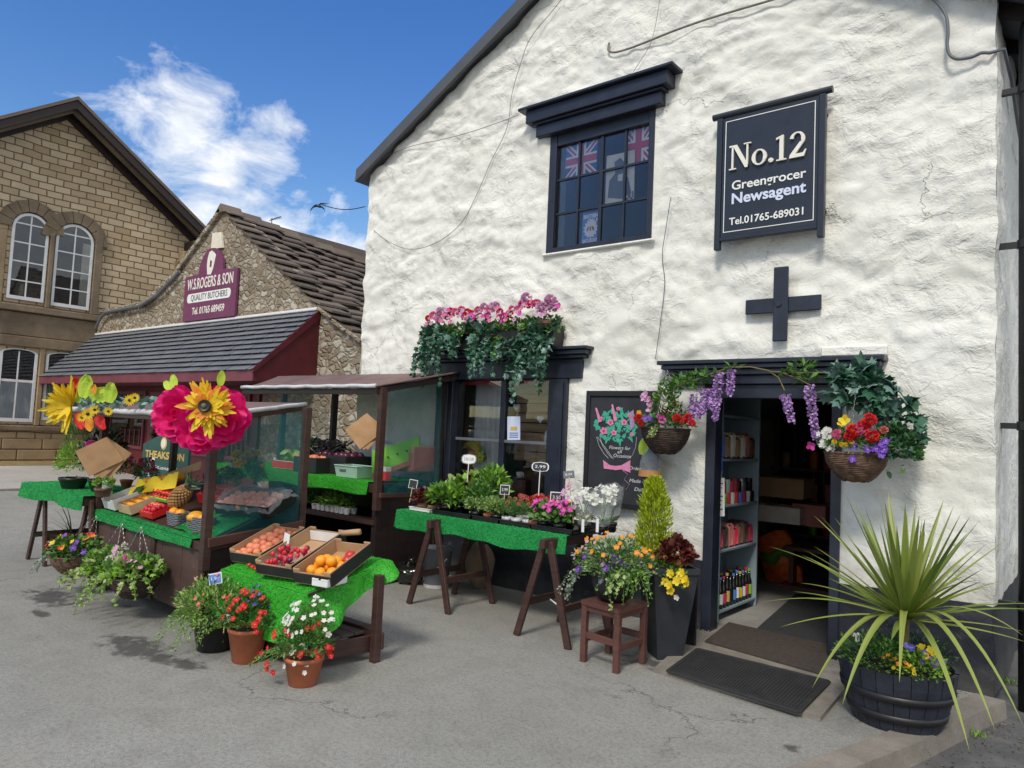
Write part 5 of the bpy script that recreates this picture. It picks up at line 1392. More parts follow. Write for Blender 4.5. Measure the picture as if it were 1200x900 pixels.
# garland of small sunflowers and eucalyptus along the rail
ga = T('flower_garland', 'garland of little sunflowers and grey leaves along the stall rail', 'garland', W(130, 478, 2.66))
mb = MB(); P_ = [W(x, y, 2.66) for x, y in ((95, 474), (110, 471), (125, 477), (140, 474), (155, 470), (170, 473), (186, 471))]
mb.tube(P_, .004, 5, 'stem_green')
for i in range(len(P_)-1):
    for k in range(16): leaf(mb, lerp(P_[i], P_[i+1], rnd.random())+rdir()*.02, rdir()+V((0, -.3, .1)), .05, .045, 'ivy_pale', 'round')
mb.build('foliage', None, ga)
for (x, y, s_) in ((103, 485, .05), (111, 480, .04), (127, 482, .035), (152, 469, .042), (158, 466, .035), (96, 489, .04)): bloom(ga, W(x, y, 2.60), n2+V((.5, 0, 0)), s_*1.2, 'daisy', 'petal_yellow', 'black_plastic', 'sunflower')

# brown paper bags
def paper_bags(label, c, s_, rots, mat, nrm):
    t = T('paper_bags', label, 'paper bags', c); n = V(nrm).normalized(); x = V((0, 0, 1)).cross(n).normalized()
    for k, a in enumerate(rots):
        mb = MB(); dx = x*math.cos(a)+V((0, 0, 1))*math.sin(a); dy = n.cross(dx); o = V(c)+n*(-.006*k)
        rows = []
        for j in range(9):
            rows.append([o-dx*(s_*i/8)-dy*(s_*.92*j/8)+n*(.006*math.sin(i*.5+k*2)+.008*noise.noise(V((i*.4, j*.4, k*5)))) for i in range(9)])
        sheet(mb, rows, mat if k % 2 == 0 else 'kraft_light'); sheet(mb, [[p+n*.004 for p in r_] for r_ in rows], mat); mb.build('bag', None, t, True)
paper_bags('brown paper bags hung by one corner on the left post of the barrow', W(125, 512, 2.72), .27, [R(30), R(38), R(46), R(56)], 'kraft', (.85, -.5, .05))

# ------------------------------------------------------------------ small table on the left with plants
tt0 = trestle('dark trestle under the left end of the far plant table', -8.59, 2.84, 3.42)
tt1 = trestle('dark trestle under the barrow end of the far plant table', -7.42, 2.84, 3.42)
ZT = .775
mb = MB(); mb.box((-9.0, 2.80, ZT), (-7.42, 3.50, ZT+.02), 'stall_wood', bev=.003); tag(mb.build('table_board'), 'dark board of the far plant table left of the barrow', 'table')
mb = MB(); a, b_ = V((-9.02, 2.79, ZT+.026)), V((-7.38, 2.79, ZT+.026))
skirt(mb, [a, b_], lambda t: .145-.02*t+.015*math.sin(t*9), [(0, -1, 0)], 'turf', .02, 8)
grasscloth(mb, [[lerp(a, b_, k/8)+V((0, y, 0)) for k in range(9)] for y in (0, .35, .68)], 'turf', 1300)
tag(mb.build('grass_cloth'), 'green artificial grass cloth on the far plant table', 'cloth', 'artificial grass cloths')
ZC = ZT+.03
def simple_plant(name, label, cat, c, potspec, leaves, flowers=(), group=None, pname='pot'):
    """potspec (rt, rb, h, mat); leaves [(off, r, n, L, W, mat, kind)]; flowers [(off, r, n, size, kind, mat, cmat)]"""
    t = T(name, label, cat, c, 0, group); c = V(c); h = 0
    if potspec: potobj(t, c, *potspec, name=pname); h = potspec[2]
    mb = MB()
    for off, r_, n, L_, W_, mt_, kd in leaves:
        if isinstance(mt_, (list, tuple)): dome(mb, c+V((0, 0, h))+V(off), r_, n, L_, W_, None, kd, mats=mt_)
        else: dome(mb, c+V((0, 0, h))+V(off), r_, n, L_, W_, mt_, kd)
    mb.build('foliage', None, t)
    for off, r_, n, s_, kd, mt_, cm in flowers: blooms(t, c+V((0, 0, h))+V(off), r_, n, s_, kd, mt_, cm)
    return t
p = G(62, 573, ZC)+V((0, .18, 0))
t = simple_plant('potted_plant', 'feathery bright green fern in a black pot at the left end of the far table', 'plant', p, (.13, .10, .11, 'black_plastic'), [((0, 0, .14), (.17, .15, .24), 900, .05, .012, 'leaf_bright', 'lance'), ((0.02, 0, .42), (.09, .09, .16), 160, .12, .012, 'leaf_green', 'lance')])
simple_plant('potted_plant', 'dark leaved plant with one pink rose behind the fern', 'plant', p+V((.38, .12, 0)), (.12, .09, .12, 'black_plastic'), [((0, 0, .22), (.26, .18, .26), 800, .06, .03, ['leaf_dark', 'leaf_maroon', 'leaf_silver'], 'round')], [((-.02, -.1, .26), (.1, .1, .1), 1, .045, 'pom', 'petal_magenta', 'petal_yellow')])
simple_plant('potted_plant', 'small lime leaved plant in a brown basket pot beside the fern', 'plant', G(112, 583, ZC)+V((-.05, .08, 0)), (.07, .06, .08, 'wicker'), [((0, 0, .05), (.08, .08, .08), 160, .03, .02, 'leaf_bright', 'round')])
for k, (x, g_) in enumerate(((-8.05, 0), (-7.85, 1), (-7.6, 2), (-7.2, 3), (-6.95, 4))):
    lab = ['pink alpine flowers in a small pot behind the far table jar', 'second pot of pink alpine flowers by the brown paper bags', 'pot of pink alpine flowers behind the left barrow post', 'pot of pink and red flowers seen behind the white fruit box', 'pot of red flowers seen behind the yellow fruit box'][k]
    base = V((x, 3.45+.1*(k % 2) if k < 3 else 3.98, ZC if k < 3 else .76))
    simple_plant('potted_plant', lab, 'plant', base, (.06, .045, .08, 'terracotta'), [((0, 0, .08), (.11, .11, .12), 220, .045, .014, 'leaf_green', 'lance')], [((0, 0, .10), (.10, .10, .13), 12, .020, 'pom', ['petal_pink', 'petal_salmon', 'petal_pink', 'petal_pink', 'petal_red'][k], 'petal_yellow')])
mb = MB(); mb.box((-7.5, 3.85, .72), (-6.6, 4.15, .75), 'stall_wood'); mb.beam((-7.4, 4, 0), (-7.4, 4, .72), .05, .05, 'stall_wood'); mb.beam((-6.7, 4, 0), (-6.7, 4, .72), .05, .05, 'stall_wood'); tag(mb.build('plant_bench'), 'narrow dark bench of flower pots behind the barrow', 'bench')
p = G(122, 582, ZC)+V((-.02, .03, 0)); jt = T('glass_jar', 'pale lidded jar with a flower pattern standing by the paper bags', 'jar', p)
mb = MB(); mb.lathe(p, [(.04, 0), (.045, .01), (.045, .15), (.035, .17)], 16, 'mint_plastic'); mb.build('jar_body', None, jt, True); mb = MB(); mb.lathe(p+V((0, 0, .17)), [(.037, 0), (.037, .02), (.03, .03)], 16, 'zinc'); mb.build('lid', None, jt)
price_tag('plain grey oval price sign in the fern pot', p+V((-.6, .1, .1)), .22, .07, .09, 'pewter_plastic', 'pewter_plastic', 'paper_white', .5, shape='oval')
# terracotta pot with grass under it
t = T('potted_plant', 'spiky palm in a terracotta pot under the far table', 'plant', (-8.55, 3.15, 0)); potobj(t, (-8.55, 3.15, 0), .15, .11, .24, 'terracotta')
def blade(mb, p, d, L, w_, droop, mat, n=9, fold=.35):
    p = V(p); d = V(d).normalized(); sd_ = V((0, 0, 1)).cross(d); sd_ = sd_.normalized() if sd_.length > .05 else V((1, 0, 0)); rows = []
    for i in range(n+1):
        t = i/n; ww = w_*(.55+.9*t if t < .35 else .865*(1-(t-.35)/.65)**.75+.02)*.5
        nn = sd_.cross(d).normalized()
        rows.append([p+sd_*ww+nn*(ww*-fold*-1), p.copy(), p-sd_*ww+nn*(ww*fold)])
        d = (d+V((0, 0, -droop/n*(.3+1.6*t)))).normalized(); p = p+d*(L/n)
    vs = [q for r_ in rows for q in r_]
    mb.add(vs, [(i*3+j, i*3+j+1, (i+1)*3+j+1, (i+1)*3+j) for i in range(n) for j in range(2)], mat)
mb = MB()
for k in range(26):
    a = rnd.uniform(0, 6.3); e = rnd.uniform(.3, 1.3); blade(mb, (-8.55, 3.15, .23), (math.cos(a)*math.cos(e), math.sin(a)*math.cos(e), math.sin(e)), rnd.uniform(.3, .5), .014, .9, 'leaf_dark')
mb.build('foliage', None, t)

# hanging baskets in front
def wicker_basket(t, c, R_, H_, mat='wicker', n=15, name='basket', squash=1):
    mb = MB(); c = V(c)
    for i in range(n):
        u = i/(n-1); r_ = R_*(.42+.58*math.sin(PI/2*u)**.8); z = -H_*(1-u)
        pts = [c+V(((r_+.003*math.sin(q*PI+i*PI))*math.cos(2*PI*q/28), squash*(r_+.003*math.sin(q*PI+i*PI))*math.sin(2*PI*q/28), z+.002*rnd.uniform(-1, 1)+.003*math.sin(q*1.7+i))) for q in range(29)]
        mb.tube(pts, H_/n*.56+.0012*rnd.random(), 5, mat, False)
    for q in range(14):
        a = 2*PI*q/14; mb.tube([c+V((R_*(.42+.58*math.sin(PI/2*u)**.8)*1.01*math.cos(a), squash*R_*(.42+.58*math.sin(PI/2*u)**.8)*1.01*math.sin(a), -H_*(1-u))) for u in [k/5 for k in range(6)]], .004, 4, mat)
    mb.tube([c+V((R_*1.02*math.cos(2*PI*q/28), squash*R_*1.02*math.sin(2*PI*q/28), .004)) for q in range(29)], .009, 6, mat, False)
    mb.lathe(c+V((0, 0, -H_)), [(R_*.40, .0), (R_*.7, H_*.3), (R_*.93, H_*.85), (R_*.4, H_*.95)], 20, 'soil', (True, True), sy=squash)
    return mb.build(name, None, t)
def chains(t, c, R_, apex, n=3, a0=.5):
    for k in range(n):
        a = a0+2*PI*k/n; p = V(c)+V((R_*math.cos(a), R_*math.sin(a), 0)); q = V(apex); L_ = (q-p).length; m_ = int(L_/.022)
        mb = MB(); d = (q-p).normalized(); _, ex, ey = frame(d)
        for i in range(m_):
            o = p+d*(i+.5)*.022; e = ex if i % 2 else ey
            mb.tube([o+d*.012*math.cos(u)+e*.005*math.sin(u) for u in [2*PI*z/6 for z in range(7)]], .0016, 3, 'chain_metal', False)
        mb.build('chain', None, t)
hb = [(G(88, 662, .34), .19, (114, 603), 'wicker basket of orange and purple pansies hung from the barrow near the far table'),
      (G(135, 672, .31), .17, (143, 611), 'basket of trailing variegated ivy with white and mauve flowers hung on the barrow'),
      (G(158, 668, .33), .18, (165, 616), 'basket of ivy with one bright pink geranium nearest the barrow hasp')]
for k, (c, R_, apx_, lab) in enumerate(hb):
    c = V((c.x, 2.62 if k else 2.60, c.z)); 
    c.x = W((88, 130, 160)[k], 660, c.y).x; c.z = (.335, .32, .33)[k]
    t = T('hanging_basket', lab, 'hanging basket', c, 0, 'baskets hanging on the barrow')
    wicker_basket(t, c, R_, .15, 'wicker_dark' if k else 'wicker')
    apex = W(apx_[0], apx_[1], 2.76); chains(t, c, R_*.95, apex)
    mb = MB(); cc_ = c+V((0, 0, .05))
    if k == 0:
        dome(mb, cc_, (R_*1.15, R_*1.1, .12), 520, .04, .026, 'leaf_green', 'round')
        for q in range(4): strand(mb, c+V((-.12+.02*q, -.12, .02)), (-.6, -.5, -.2), .28, .025, .02, 'leaf_silver', 'round', spread=.9)
    else:
        dome(mb, cc_, (R_*1.25, R_*1.1, .11), 520, .045, .035, None, 'ivy', mats=['leaf_bright', 'leaf_light', 'leaf_green'])
        for q in range(9):
            a = -PI*(.02+.12*q); strand(mb, c+V((R_*math.cos(a), R_*math.sin(a), .02)), (math.cos(a), math.sin(a), .1), rnd.uniform(.18, .36), .042, .04, None, 'ivy', sag=1.3, mats=['leaf_light', 'leaf_bright', 'leaf_light'])
        if k == 1: strand(mb, c+V((0, -.17, 0)), (0, -.4, -.6), .42, .025, .02, 'leaf_light', 'ivy', sag=1.5)
    mb.build('foliage', None, t)
    if k == 0:
        for mt_, n_ in (('petal_orange', 6), ('petal_purple', 6), ('petal_yellow', 4), ('petal_red', 6)): blooms(t, cc_, (R_*1.15, R_*1.1, .13), n_, .028, 'five', mt_)
    if k == 1: blooms(t, cc_, (R_*1.1, R_*1.1, .13), 6, .028, 'pom', 'petal_white'); blooms(t, cc_+V((.08, 0, .02)), (.1, .12, .11), 8, .024, 'five', 'petal_mauve')
    if k == 2: blooms(t, cc_+V((.0, -.06, .04)), (.04, .04, .08), 7, .024, 'five', 'petal_magenta'); blooms(t, cc_+V((.1, -.06, .0)), (.08, .08, .1), 5, .02, 'five', 'petal_mauve')

# green brewery board behind the barrow
gbp = V((-9.15, 4.55, 0)); a0_ = W(168, 520, 4.55).x; a1_ = W(222, 520, 4.55).x
zt_ = W(168, 520, 4.55).z; zp_ = W(193, 509, 4.55).z
gb = T('pub_board', 'dark green brewery board lettered THEAKSTON standing behind the barrow', 'sign board', ((a0_+a1_)/2, 4.55, 0))
xm_ = (a0_+a1_)/2; hw = (a1_-a0_)/2
mb = MB(); mb.poly([(a0_, 4.55, .25), (a1_, 4.55, .25), (a1_, 4.55, zt_), (xm_+hw*.35, 4.55, zp_), (xm_-hw*.2, 4.55, zp_), (a0_, 4.55, zt_)], (0, .03, 0), 'green_board'); mb.build('board', None, gb)
for s_ in (a0_+.04, a1_-.04):
    mb = MB(); mb.beam((s_, 4.60, 0), (s_, 4.57, zt_-.05), .04, .03, 'stall_wood'); mb.build('leg', None, gb)
mb = MB(); mb.lathe((xm_-.04, 4.548, zt_+.03), [(.085, 0), (.08, .004)], 20, 'gold', ax=Matrix.Rotation(PI/2, 3, 'X'), cap=(True, True)); mb.lathe((xm_-.04, 4.543, zt_+.03), [(.06, 0), (.058, .003)], 20, 'cream_letter', ax=Matrix.Rotation(PI/2, 3, 'X')); mb.build('emblem', None, gb)
text('lettering', 'THEAKSTON', 'gold', gb, (xm_, 4.547, zt_-.13), .13, width=hw*1.7, bold=.003)
text('lettering', 'Traditional Ales', 'paper_white', gb, (xm_, 4.547, zt_-.29), .07, width=hw*1.6)
text('lettering', 'Peculier', 'paper_white', gb, (xm_-hw*.35, 4.547, zt_-.62), .14, (0, 0, -1), (1, 0, 0), width=.5, bold=.002)
mb = MB(); mb.poly([(xm_-.01, 4.546, zt_-.75), (xm_+.17, 4.546, zt_-.75), (xm_+.17, 4.546, zt_-.36), (xm_+.08, 4.546, zt_-.42)], (0, .003, 0), 'sign_pale_blue'); mb.tube([(xm_-hw*.62, 4.545, zt_-.85), (xm_-hw*.62, 4.545, zt_-.24)], .012, 6, 'paper_white'); mb.blob((xm_-hw*.5, 4.545, zt_-.2), (.07, .006, .03), 'paper_white'); mb.build('painted_jug', None, gb)
# ------------------------------------------------------------------ STALL 2: lean-to stall against the shops
s2 = T('market_stall', 'dark wooden stall with brown awning and netting sides against the white wall', 'market stall', (-7, 5.2, 0))
F0, F1, K1, K0 = V((-8.75, 4.88, 0)), V((-5.52, 4.74, 0)), V((-5.62, 5.66, 0)), V((-8.7, 5.72, 0))
zc2 = 1.0
for p, z in ((F1, 1.96), (K1, 2.14), (K0, 2.14), (F0, 1.96), (V((-7.55, 5.70, 0)), 2.14)):
    mb = MB(); mb.beam(up(p, .75 if p is F1 else .0), up(p, z), .055, .075, 'stall_wood' if p is F1 else 'dark_timber', up=(0, 1, 0)); mb.build('post', None, s2)
ra, rb = W(284, 456, 4.80), W(441, 450, 4.66); rc, rd = V((-5.46, 5.74, W(490, 437, 5.70).z)), V((-8.9, 5.74, W(490, 437, 5.70).z))
ra.z = rb.z = (ra.z+rb.z)/2
mb = MB(); rows = []
for j in range(7):
    rows.append([lerp(lerp(ra, rb, i/20), lerp(rd, rc, i/20), j/6)+V((0, 0, -.015*math.sin(PI*j/6)+.006*noise.noise(V((i*.8, j, 1))))) for i in range(21)])
sheet(mb, rows, 'awning'); sheet(mb, [[p-V((0, 0, .012)) for p in r_] for r_ in rows], 'awning'); mb.build('awning', None, s2)
mb = MB(); mb.tube([lerp(ra, rb, k/20)+V((0, -.01, .002+.004*math.sin(k*1.9))) for k in range(21)], .021, 10, 'white_roll'); mb.tube([lerp(rb, rc, k/10)+V((.008, 0, .001)) for k in range(11)], .012, 8, 'awning'); mb.build('edge_roll', None, s2, True)
mb = MB(); mb.beam(ra+V((0, .02, -.05)), rb+V((0, .02, -.05)), .04, .06, 'dark_timber'); mb.beam(rb+V((-.02, 0, -.05)), rc+V((-.02, 0, -.05)), .04, .06, 'dark_timber'); mb.beam(rd+V((0, -.03, -.05)), rc+V((0, -.03, -.05)), .04, .06, 'dark_timber'); mb.build('roof_frame', None, s2)
mb = MB(); a = F1+V((-.05, .02, 0)); panel(mb, a+V((.03, 0, 0)), K1+V((.0, 0, 0)), .02, .88, 'dark_timber', 5, (1, 0, 0)); mb.build('side_panel', None, s2)
mb = MB(); mb.beam(up(F1, .90)+V((.035, 0, 0)), up(K1, .87)+V((.035, 0, 0)), .02, .045, 'stool_wood'); mb.build('side_rail', None, s2)
mb = MB(); mb.box((-8.75, 4.86, zc2-.03), (-5.60, 5.64, zc2-.005), 'dark_timber'); mb.box((-8.75, 4.80, zc2-.09), (-5.60, 4.85, zc2-.005), 'stall_wood'); mb.box((-8.75, 4.90, .0), (-5.68, 4.93, .22), 'dark_timber'); mb.build('counter', None, s2)
mb = MB(); mb.box((-8.75, 4.84, .60), (-5.64, 5.60, .62), 'dark_timber'); mb.box((-8.75, 4.82, .585), (-5.64, 4.838, .63), 'stall_wood'); mb.build('shelf', None, s2)
mb = MB(); mb.box((-5.70, 4.84, .02), (-5.66, 5.60, .96), 'dark_timber'); mb.build('divider', None, s2); mb = MB(); mb.box((-7.1, 4.88, .02), (-7.06, 5.6, .59), 'dark_timber'); mb.build('divider', None, s2)
mb = MB(); mb.box((-8.75, 5.60, .02), (-5.64, 5.64, .97), 'dark_timber'); mb.build('back_panel', None, s2)
net(s2, up(F1, .91)+V((.05, .04, 0)), up(K1, .88)+V((.05, -.04, 0)), up(K1, 2.08)+V((.05, -.04, 0)), up(F1, 1.93)+V((.05, .04, 0)), .02)
net(s2, up(F1, .92)+V((.065, .06, 0)), up(K1, .89)+V((.065, -.06, 0)), up(K1, 1.22)+V((.065, -.10, 0)), up(F1, 1.12)+V((.065, .24, 0)), .02)
net(s2, V((-8.7, 5.66, 1.0)), V((-7.6, 5.66, 1.0)), V((-7.6, 5.66, 2.05)), V((-8.7, 5.66, 2.05)), .02)
mb = MB(); a, b_ = V((-8.75, 4.79, zc2+.012)), V((-5.72, 4.79, zc2+.012))
skirt(mb, [a, b_], lambda t: .125+.012*math.sin(t*22), [(0, -1, 0)], 'turf_light', .015, 16, 3)
grasscloth(mb, [[lerp(a, b_, k/8)+V((0, y, 0)) for k in range(9)] for y in (0, .4, .8)], 'turf_light', 700)
tag(mb.build('grass_cloth'), 'bright green artificial grass cloth on the dark stall counter', 'cloth', 'artificial grass cloths')
Z2 = zc2+.02
def Q(px, py, z, dy=0): p = G(px, py, z); return V((p.x, p.y+dy, z))
def W2(px, Y, z): return V((W(px, 540, Y).x, Y, z))
c_, at_ = crate('red and white box with cabbages on the left of the dark stall', W2(352, 5.15, Z2), (.5, .4, .12), 0, 'paper_white', 'red_plastic')
for k in range(4): fruit('cabbage', at_(-.17+.13*k, (-.08, .08)[k % 2], .14), .085, 'pale green cabbage in the red and white box', 'cabbage', 'cabbages on the dark stall')
for k in range(2): fruit('cabbage', at_(-.02+.15*k, .08, .24), .08, 'pale green cabbage in the red and white box', 'cabbage', 'cabbages on the dark stall')
c_, at_ = crate('black cardboard box of onions in the middle of the dark stall', W2(372, 5.05, Z2), (.42, .34, .17), 0, 'cardboard_black', slots=False)
fill('peach', at_, .42, .34, .035, 'brown onion in the black cardboard box', 'onion', 'onions in the black box', z0=.12)
c_, at_ = crate('deep black cardboard box beside the stall post', W2(402, 5.25, Z2), (.55, .36, .20), 0, 'cardboard_black', slots=False)
fill('plum', at_, .55, .36, .045, 'dark aubergine in the deep black box', 'aubergine', 'aubergines in the black box', z0=.15)
mb = MB(); c0 = W2(387, 5.2, Z2+.22)
for k in range(60):
    a = rnd.uniform(0, 6.3); o = c0+V((rnd.uniform(-.22, .22), rnd.uniform(-.12, .12), rnd.uniform(0, .13))); mb.tube([o+V((.05*math.cos(a+u), .05*math.sin(a*1.3+u), .03*math.sin(u*2))) for u in [k2*.7 for k2 in range(6)]], .009, 5, 'black_plastic')
tag(mb.build('black_netting'), 'heap of black netting on top of the boxes', 'netting')
simple_plant('greens', 'dark leafy greens beside the cabbages', 'vegetables', W2(366, 5.2, Z2+.18), None, [((0, 0, .05), (.12, .12, .12), 240, .07, .05, 'leaf_dark', 'round')])
mb = MB(); c0 = W2(416, 4.98, Z2); 
vs = [c0+V((sx_*(.17 if z_ == 0 else .19), sy_*(.10 if z_ == 0 else .12), z_)) for z_ in (0, .12) for sx_, sy_ in ((-1, -1), (1, -1), (1, 1), (-1, 1))]
mb.add(vs, [(0, 3, 2, 1), (0, 1, 5, 4), (1, 2, 6, 5), (2, 3, 7, 6), (3, 0, 4, 7)], 'mint_plastic')
mb.tube([vs[4], vs[5], vs[6], vs[7], vs[4]], .008, 6, 'mint_plastic'); mb.box((c0.x-.1, c0.y-.125, c0.z+.07), (c0.x+.0, c0.y-.112, c0.z+.085), 'pewter_plastic')
tag(mb.build('plastic_tub'), 'mint green plastic tub at the front of the dark stall', 'tub')
# lime green carton with a red stripe, leaning behind the netting
mb = MB(); p0 = W(437, 553, 4.95); 
g0, g1, g2, g3 = W(436, 556, 4.98), W(491, 536, 5.45), W(491, 512, 5.45), W(436, 528, 4.98)
mb.poly([g0, g1, g2, g3], (-.02, .03, 0), 'lime_card'); o = mb.build('carton'); tag(o, 'lime green carton with dark holes leaning behind the side netting', 'box')
mb = MB(); mb.poly([W(436, 562, 4.97), W(491, 541, 5.44), W(491, 535, 5.44), W(436, 555.5, 4.97)], (-.01, .02, 0), 'pink_card'); mb.build('stripe', None, o)
mb = MB()
for k in range(3): q_ = lerp(lerp(g0, g1, .35+.2*k), lerp(g3, g2, .35+.2*k), .5); mb.blob(q_+V((.0, -.012, 0)), (.02, .006, .012), 'black_plastic', 8, 4)
mb.build('hand_hole', None, o)
c_, at_ = crate('stacked grey cardboard carton behind the lime carton', W2(478, 5.5, Z2+.08), (.5, .3, .28), 0, 'cardboard', 'pink_card')
c_, at_ = crate('white paper lined carton at the back of the dark stall', W2(462, 5.45, Z2+.25), (.4, .3, .14), .1, 'paper_white')
mb = MB(); c0 = W2(449, 5.0, Z2); mb.box((c0.x-.08, c0.y-.03, Z2), (c0.x+.08, c0.y+.05, Z2+.09), 'red_plastic', bev=.004); mb.box((c0.x-.08, c0.y-.03, Z2+.092), (c0.x+.08, c0.y+.05, Z2+.14), 'paper_white', bev=.004); tag(mb.build('carton'), 'small red and white packet next to the lime carton', 'box')
paper_bags('tan paper bags hung by one corner on the post of the dark stall', W(430, 484, 4.70), .27, [R(40), R(46), R(52)], 'kraft_light', (.7, -.7, .05))
# lower shelf: trays of young plants
c_, at_ = crate('dark tray of small plants on the lower shelf of the dark stall', W2(352, 5.02, .63), (.55, .34, .05), 0, 'black_plastic', slots=False)
simple_plant('seedlings', 'dark seedlings in the lower shelf tray', 'seedlings', W2(352, 5.02, .65), None, [((0, 0, .06), (.26, .15, .10), 400, .05, .02, 'leaf_dark', 'lance')])
simple_plant('seedlings', 'green seedlings in the middle of the lower shelf', 'seedlings', W2(374, 5.02, .65), None, [((0, 0, .06), (.14, .12, .10), 260, .05, .02, 'leaf_green', 'lance')])
mb = MB(); c0 = W2(396, 4.98, .63)
for k in range(8): 
    q_ = c0+V((-.28+.08*k, -.06, 0)); mb.lathe(q_, [(.030, 0), (.038, .055), (.040, .06)], 10, 'white_roll', (True, False)); q_ = c0+V((-.28+.08*k, .03, 0)); mb.lathe(q_, [(.030, 0), (.038, .055), (.040, .06)], 10, 'white_roll', (True, False))
tag(mb.build('pot_tray'), 'pale plastic tray of cell pots on the lower shelf', 'tray')
simple_plant('seedlings', 'yellow green seedlings in the pale cell pots', 'seedlings', c0+V((0, 0, .05)), None, [((0, 0, .05), (.30, .12, .09), 520, .05, .02, ['leaf_bright', 'leaf_green'], 'lance')])

# ------------------------------------------------------------------ low sloping stand with fruit trays
ls_ = T('display_stand', 'low dark wooden stand with a sloping grass covered top and slatted bottom shelf', 'display stand', (-4.4, 3.1, 0))
lx0, lx1, ly0, ly1 = -4.88, -3.93, 2.88, 3.36
def lz(y): return .50+(y-2.82)*.22
mb = MB(); mb.poly([(lx0, ly0-.04, lz(ly0)-.03), (lx1+.02, ly0-.04, lz(ly0)-.03), (lx1+.02, ly1+.08, lz(ly1+.08)-.03), (lx0, ly1+.08, lz(ly1+.08)-.03)], (0, 0, .02), 'stall_wood'); mb.build('top_board', None, ls_)
for (x, y) in ((lx0+.03, ly0), (lx1-.03, ly0), (lx1+.12, ly1-.03), (lx0+.03, ly1)):
    mb = MB(); mb.beam((x, y, 0), (x, y, lz(y)-.035), .055, .055, 'stall_wood', up=(0, 1, 0)); mb.build('leg', None, ls_)
mb = MB()
for k in range(5): 
    y = ly0+.04+k*.115; mb.box((lx0+.05, y, .155), (lx1-.02, y+.107, .175), 'shelf_boards', bev=.003)
mb.build('shelf', None, ls_)
for (a, b_) in (((lx0, ly0-.03, .11), (lx1, ly0-.03, .11)), ((lx0, ly1+.0, .14), (lx1+.16, ly1+.0, .14)), ((lx1+.0, ly0, .11), (lx1+.06, ly1-.02, .11))):
    mb = MB(); mb.beam(a, b_, .022, .11, 'stall_wood'); mb.build('rail', None, ls_)
mb = MB()
zc_ = lambda x, y: lz(y)+.004
top = [[V((lx0-.05+((lx1+.05+.07*j/8)-lx0)*i/12, ly0-.06+(ly1+.18-ly0)*j/8, zc_(0, ly0-.06+(ly1+.18-ly0)*j/8)+.006*noise.noise(V((i*.6, j*.6, 3))))) for i in range(13)] for j in range(9)]
grasscloth(mb, top, 'turf_light', 2000)
fl_, fr_2, br_ = top[0][0], top[0][-1], top[-1][-1]
def drp(t):
    if t < .5: u = t*2; return .38-.03*u+.02*math.sin(u*7) 
    u = (t-.5)*2; return .29*(1-u)**1.2+.07
skirt(mb, [fl_, fr_2, br_], drp, [(0, -1, 0), (1, 0, 0)], 'turf_light', .055, 9, 7, 2600, 22)
# loose fold standing up at the corner
tag(mb.build('grass_cloth'), 'bright green artificial grass cloth hanging over the sloping fruit stand', 'cloth', 'artificial grass cloths')
tl = math.atan(.22)
def LCp(px, py, lift=0):                     # pixel -> point on the sloping top
    d = ray(px, py); n = V((0, -.22, 1)); p0_ = V((0, 2.82, .50+lift+.012)); return EYE+d*((p0_-EYE).dot(n)/d.dot(n))
rzc = R(14)
cA = LCp(322, 650); cB = LCp(357, 652); cC = LCp(393, 660)
tl2 = tl+.09
def fmid(px, py, L_, lift=0): return LCp(px, py, lift)+Matrix.Rotation(rzc, 3, 'Z')@(Matrix.Rotation(tl2, 3, 'X')@V((0, L_/2, 0)))
trayA, atA = crate('cardboard tray of peaches at the left of the sloping stand', fmid(290, 661, .46), (.30, .46, .105), rzc, 'cardboard', 'cardboard_black', tilt=tl2)
fill('peach', atA, .30, .46, .032, 'peach in the left hand tray of the sloping stand', 'peach', 'peaches in the left tray')
trayB, atB = crate('open cardboard tray with berry punnets and an empty far end', fmid(324, 675, .54, .03), (.31, .56, .105), rzc, 'cardboard', 'cardboard_black', tilt=tl2)
mb = MB(); mb.add([atB(-.15, .255, .012), atB(.15, .255, .012), atB(.15, .262, .084), atB(-.15, .262, .084)], [(0, 1, 2, 3)], 'paper_white'); mb.build('white_lining', None, trayB)
for i_, (x, y) in enumerate(((-.075, -.19), (.075, -.19), (-.075, -.045), (.075, -.045))):
    t = T('berry_punnet', ['front left', 'front right', 'back left', 'back right'][i_]+' clear punnet of strawberries in the middle tray', 'punnet', atB(x, y, .01)); mb = MB()
    vs = [atB(x+sx_*k_, y+sy_*k_, z_) for z_, k_ in ((.008, .058), (.07, .07)) for sx_, sy_ in ((-1, -1), (1, -1), (1, 1), (-1, 1))]
    mb.add(vs, [(0, 3, 2, 1), (0, 1, 5, 4), (1, 2, 6, 5), (2, 3, 7, 6), (3, 0, 4, 7)], 'cellophane'); mb.build('tub', None, t)
    for k in range(14): fruit('strawberry' if (k+i_) % 4 else 'plum', atB(x+rnd.uniform(-.05, .05), y+rnd.uniform(-.05, .05), .03+.03*(k//5)), .019, 'strawberry in a clear punnet on the sloping stand' if (k+i_) % 4 else 'dark cherry in a clear punnet on the sloping stand', 'strawberry' if (k+i_) % 4 else 'cherry', 'berries in the clear punnets' if (k+i_) % 4 else 'cherries in the clear punnets')
trayC, atC = crate('cardboard tray of oranges at the right of the sloping stand', fmid(367, 685, .44, .012), (.29, .46, .105), rzc+.05, 'cardboard', 'cardboard_black', tilt=tl2)
for (x, y, z) in ((-.08, -.13, 0), (.0, -.15, 0), (.08, -.13, 0), (-.08, -.05, 0), (.0, -.06, 0), (.08, -.04, 0), (-.03, -.09, .055), (.045, -.08, .055), (-.08, .03, 0), (.01, .025, 0)): fruit('orange', atC(x, y, .048+z), .038, 'orange piled in the right hand tray of the sloping stand', 'orange', 'oranges in the right tray')
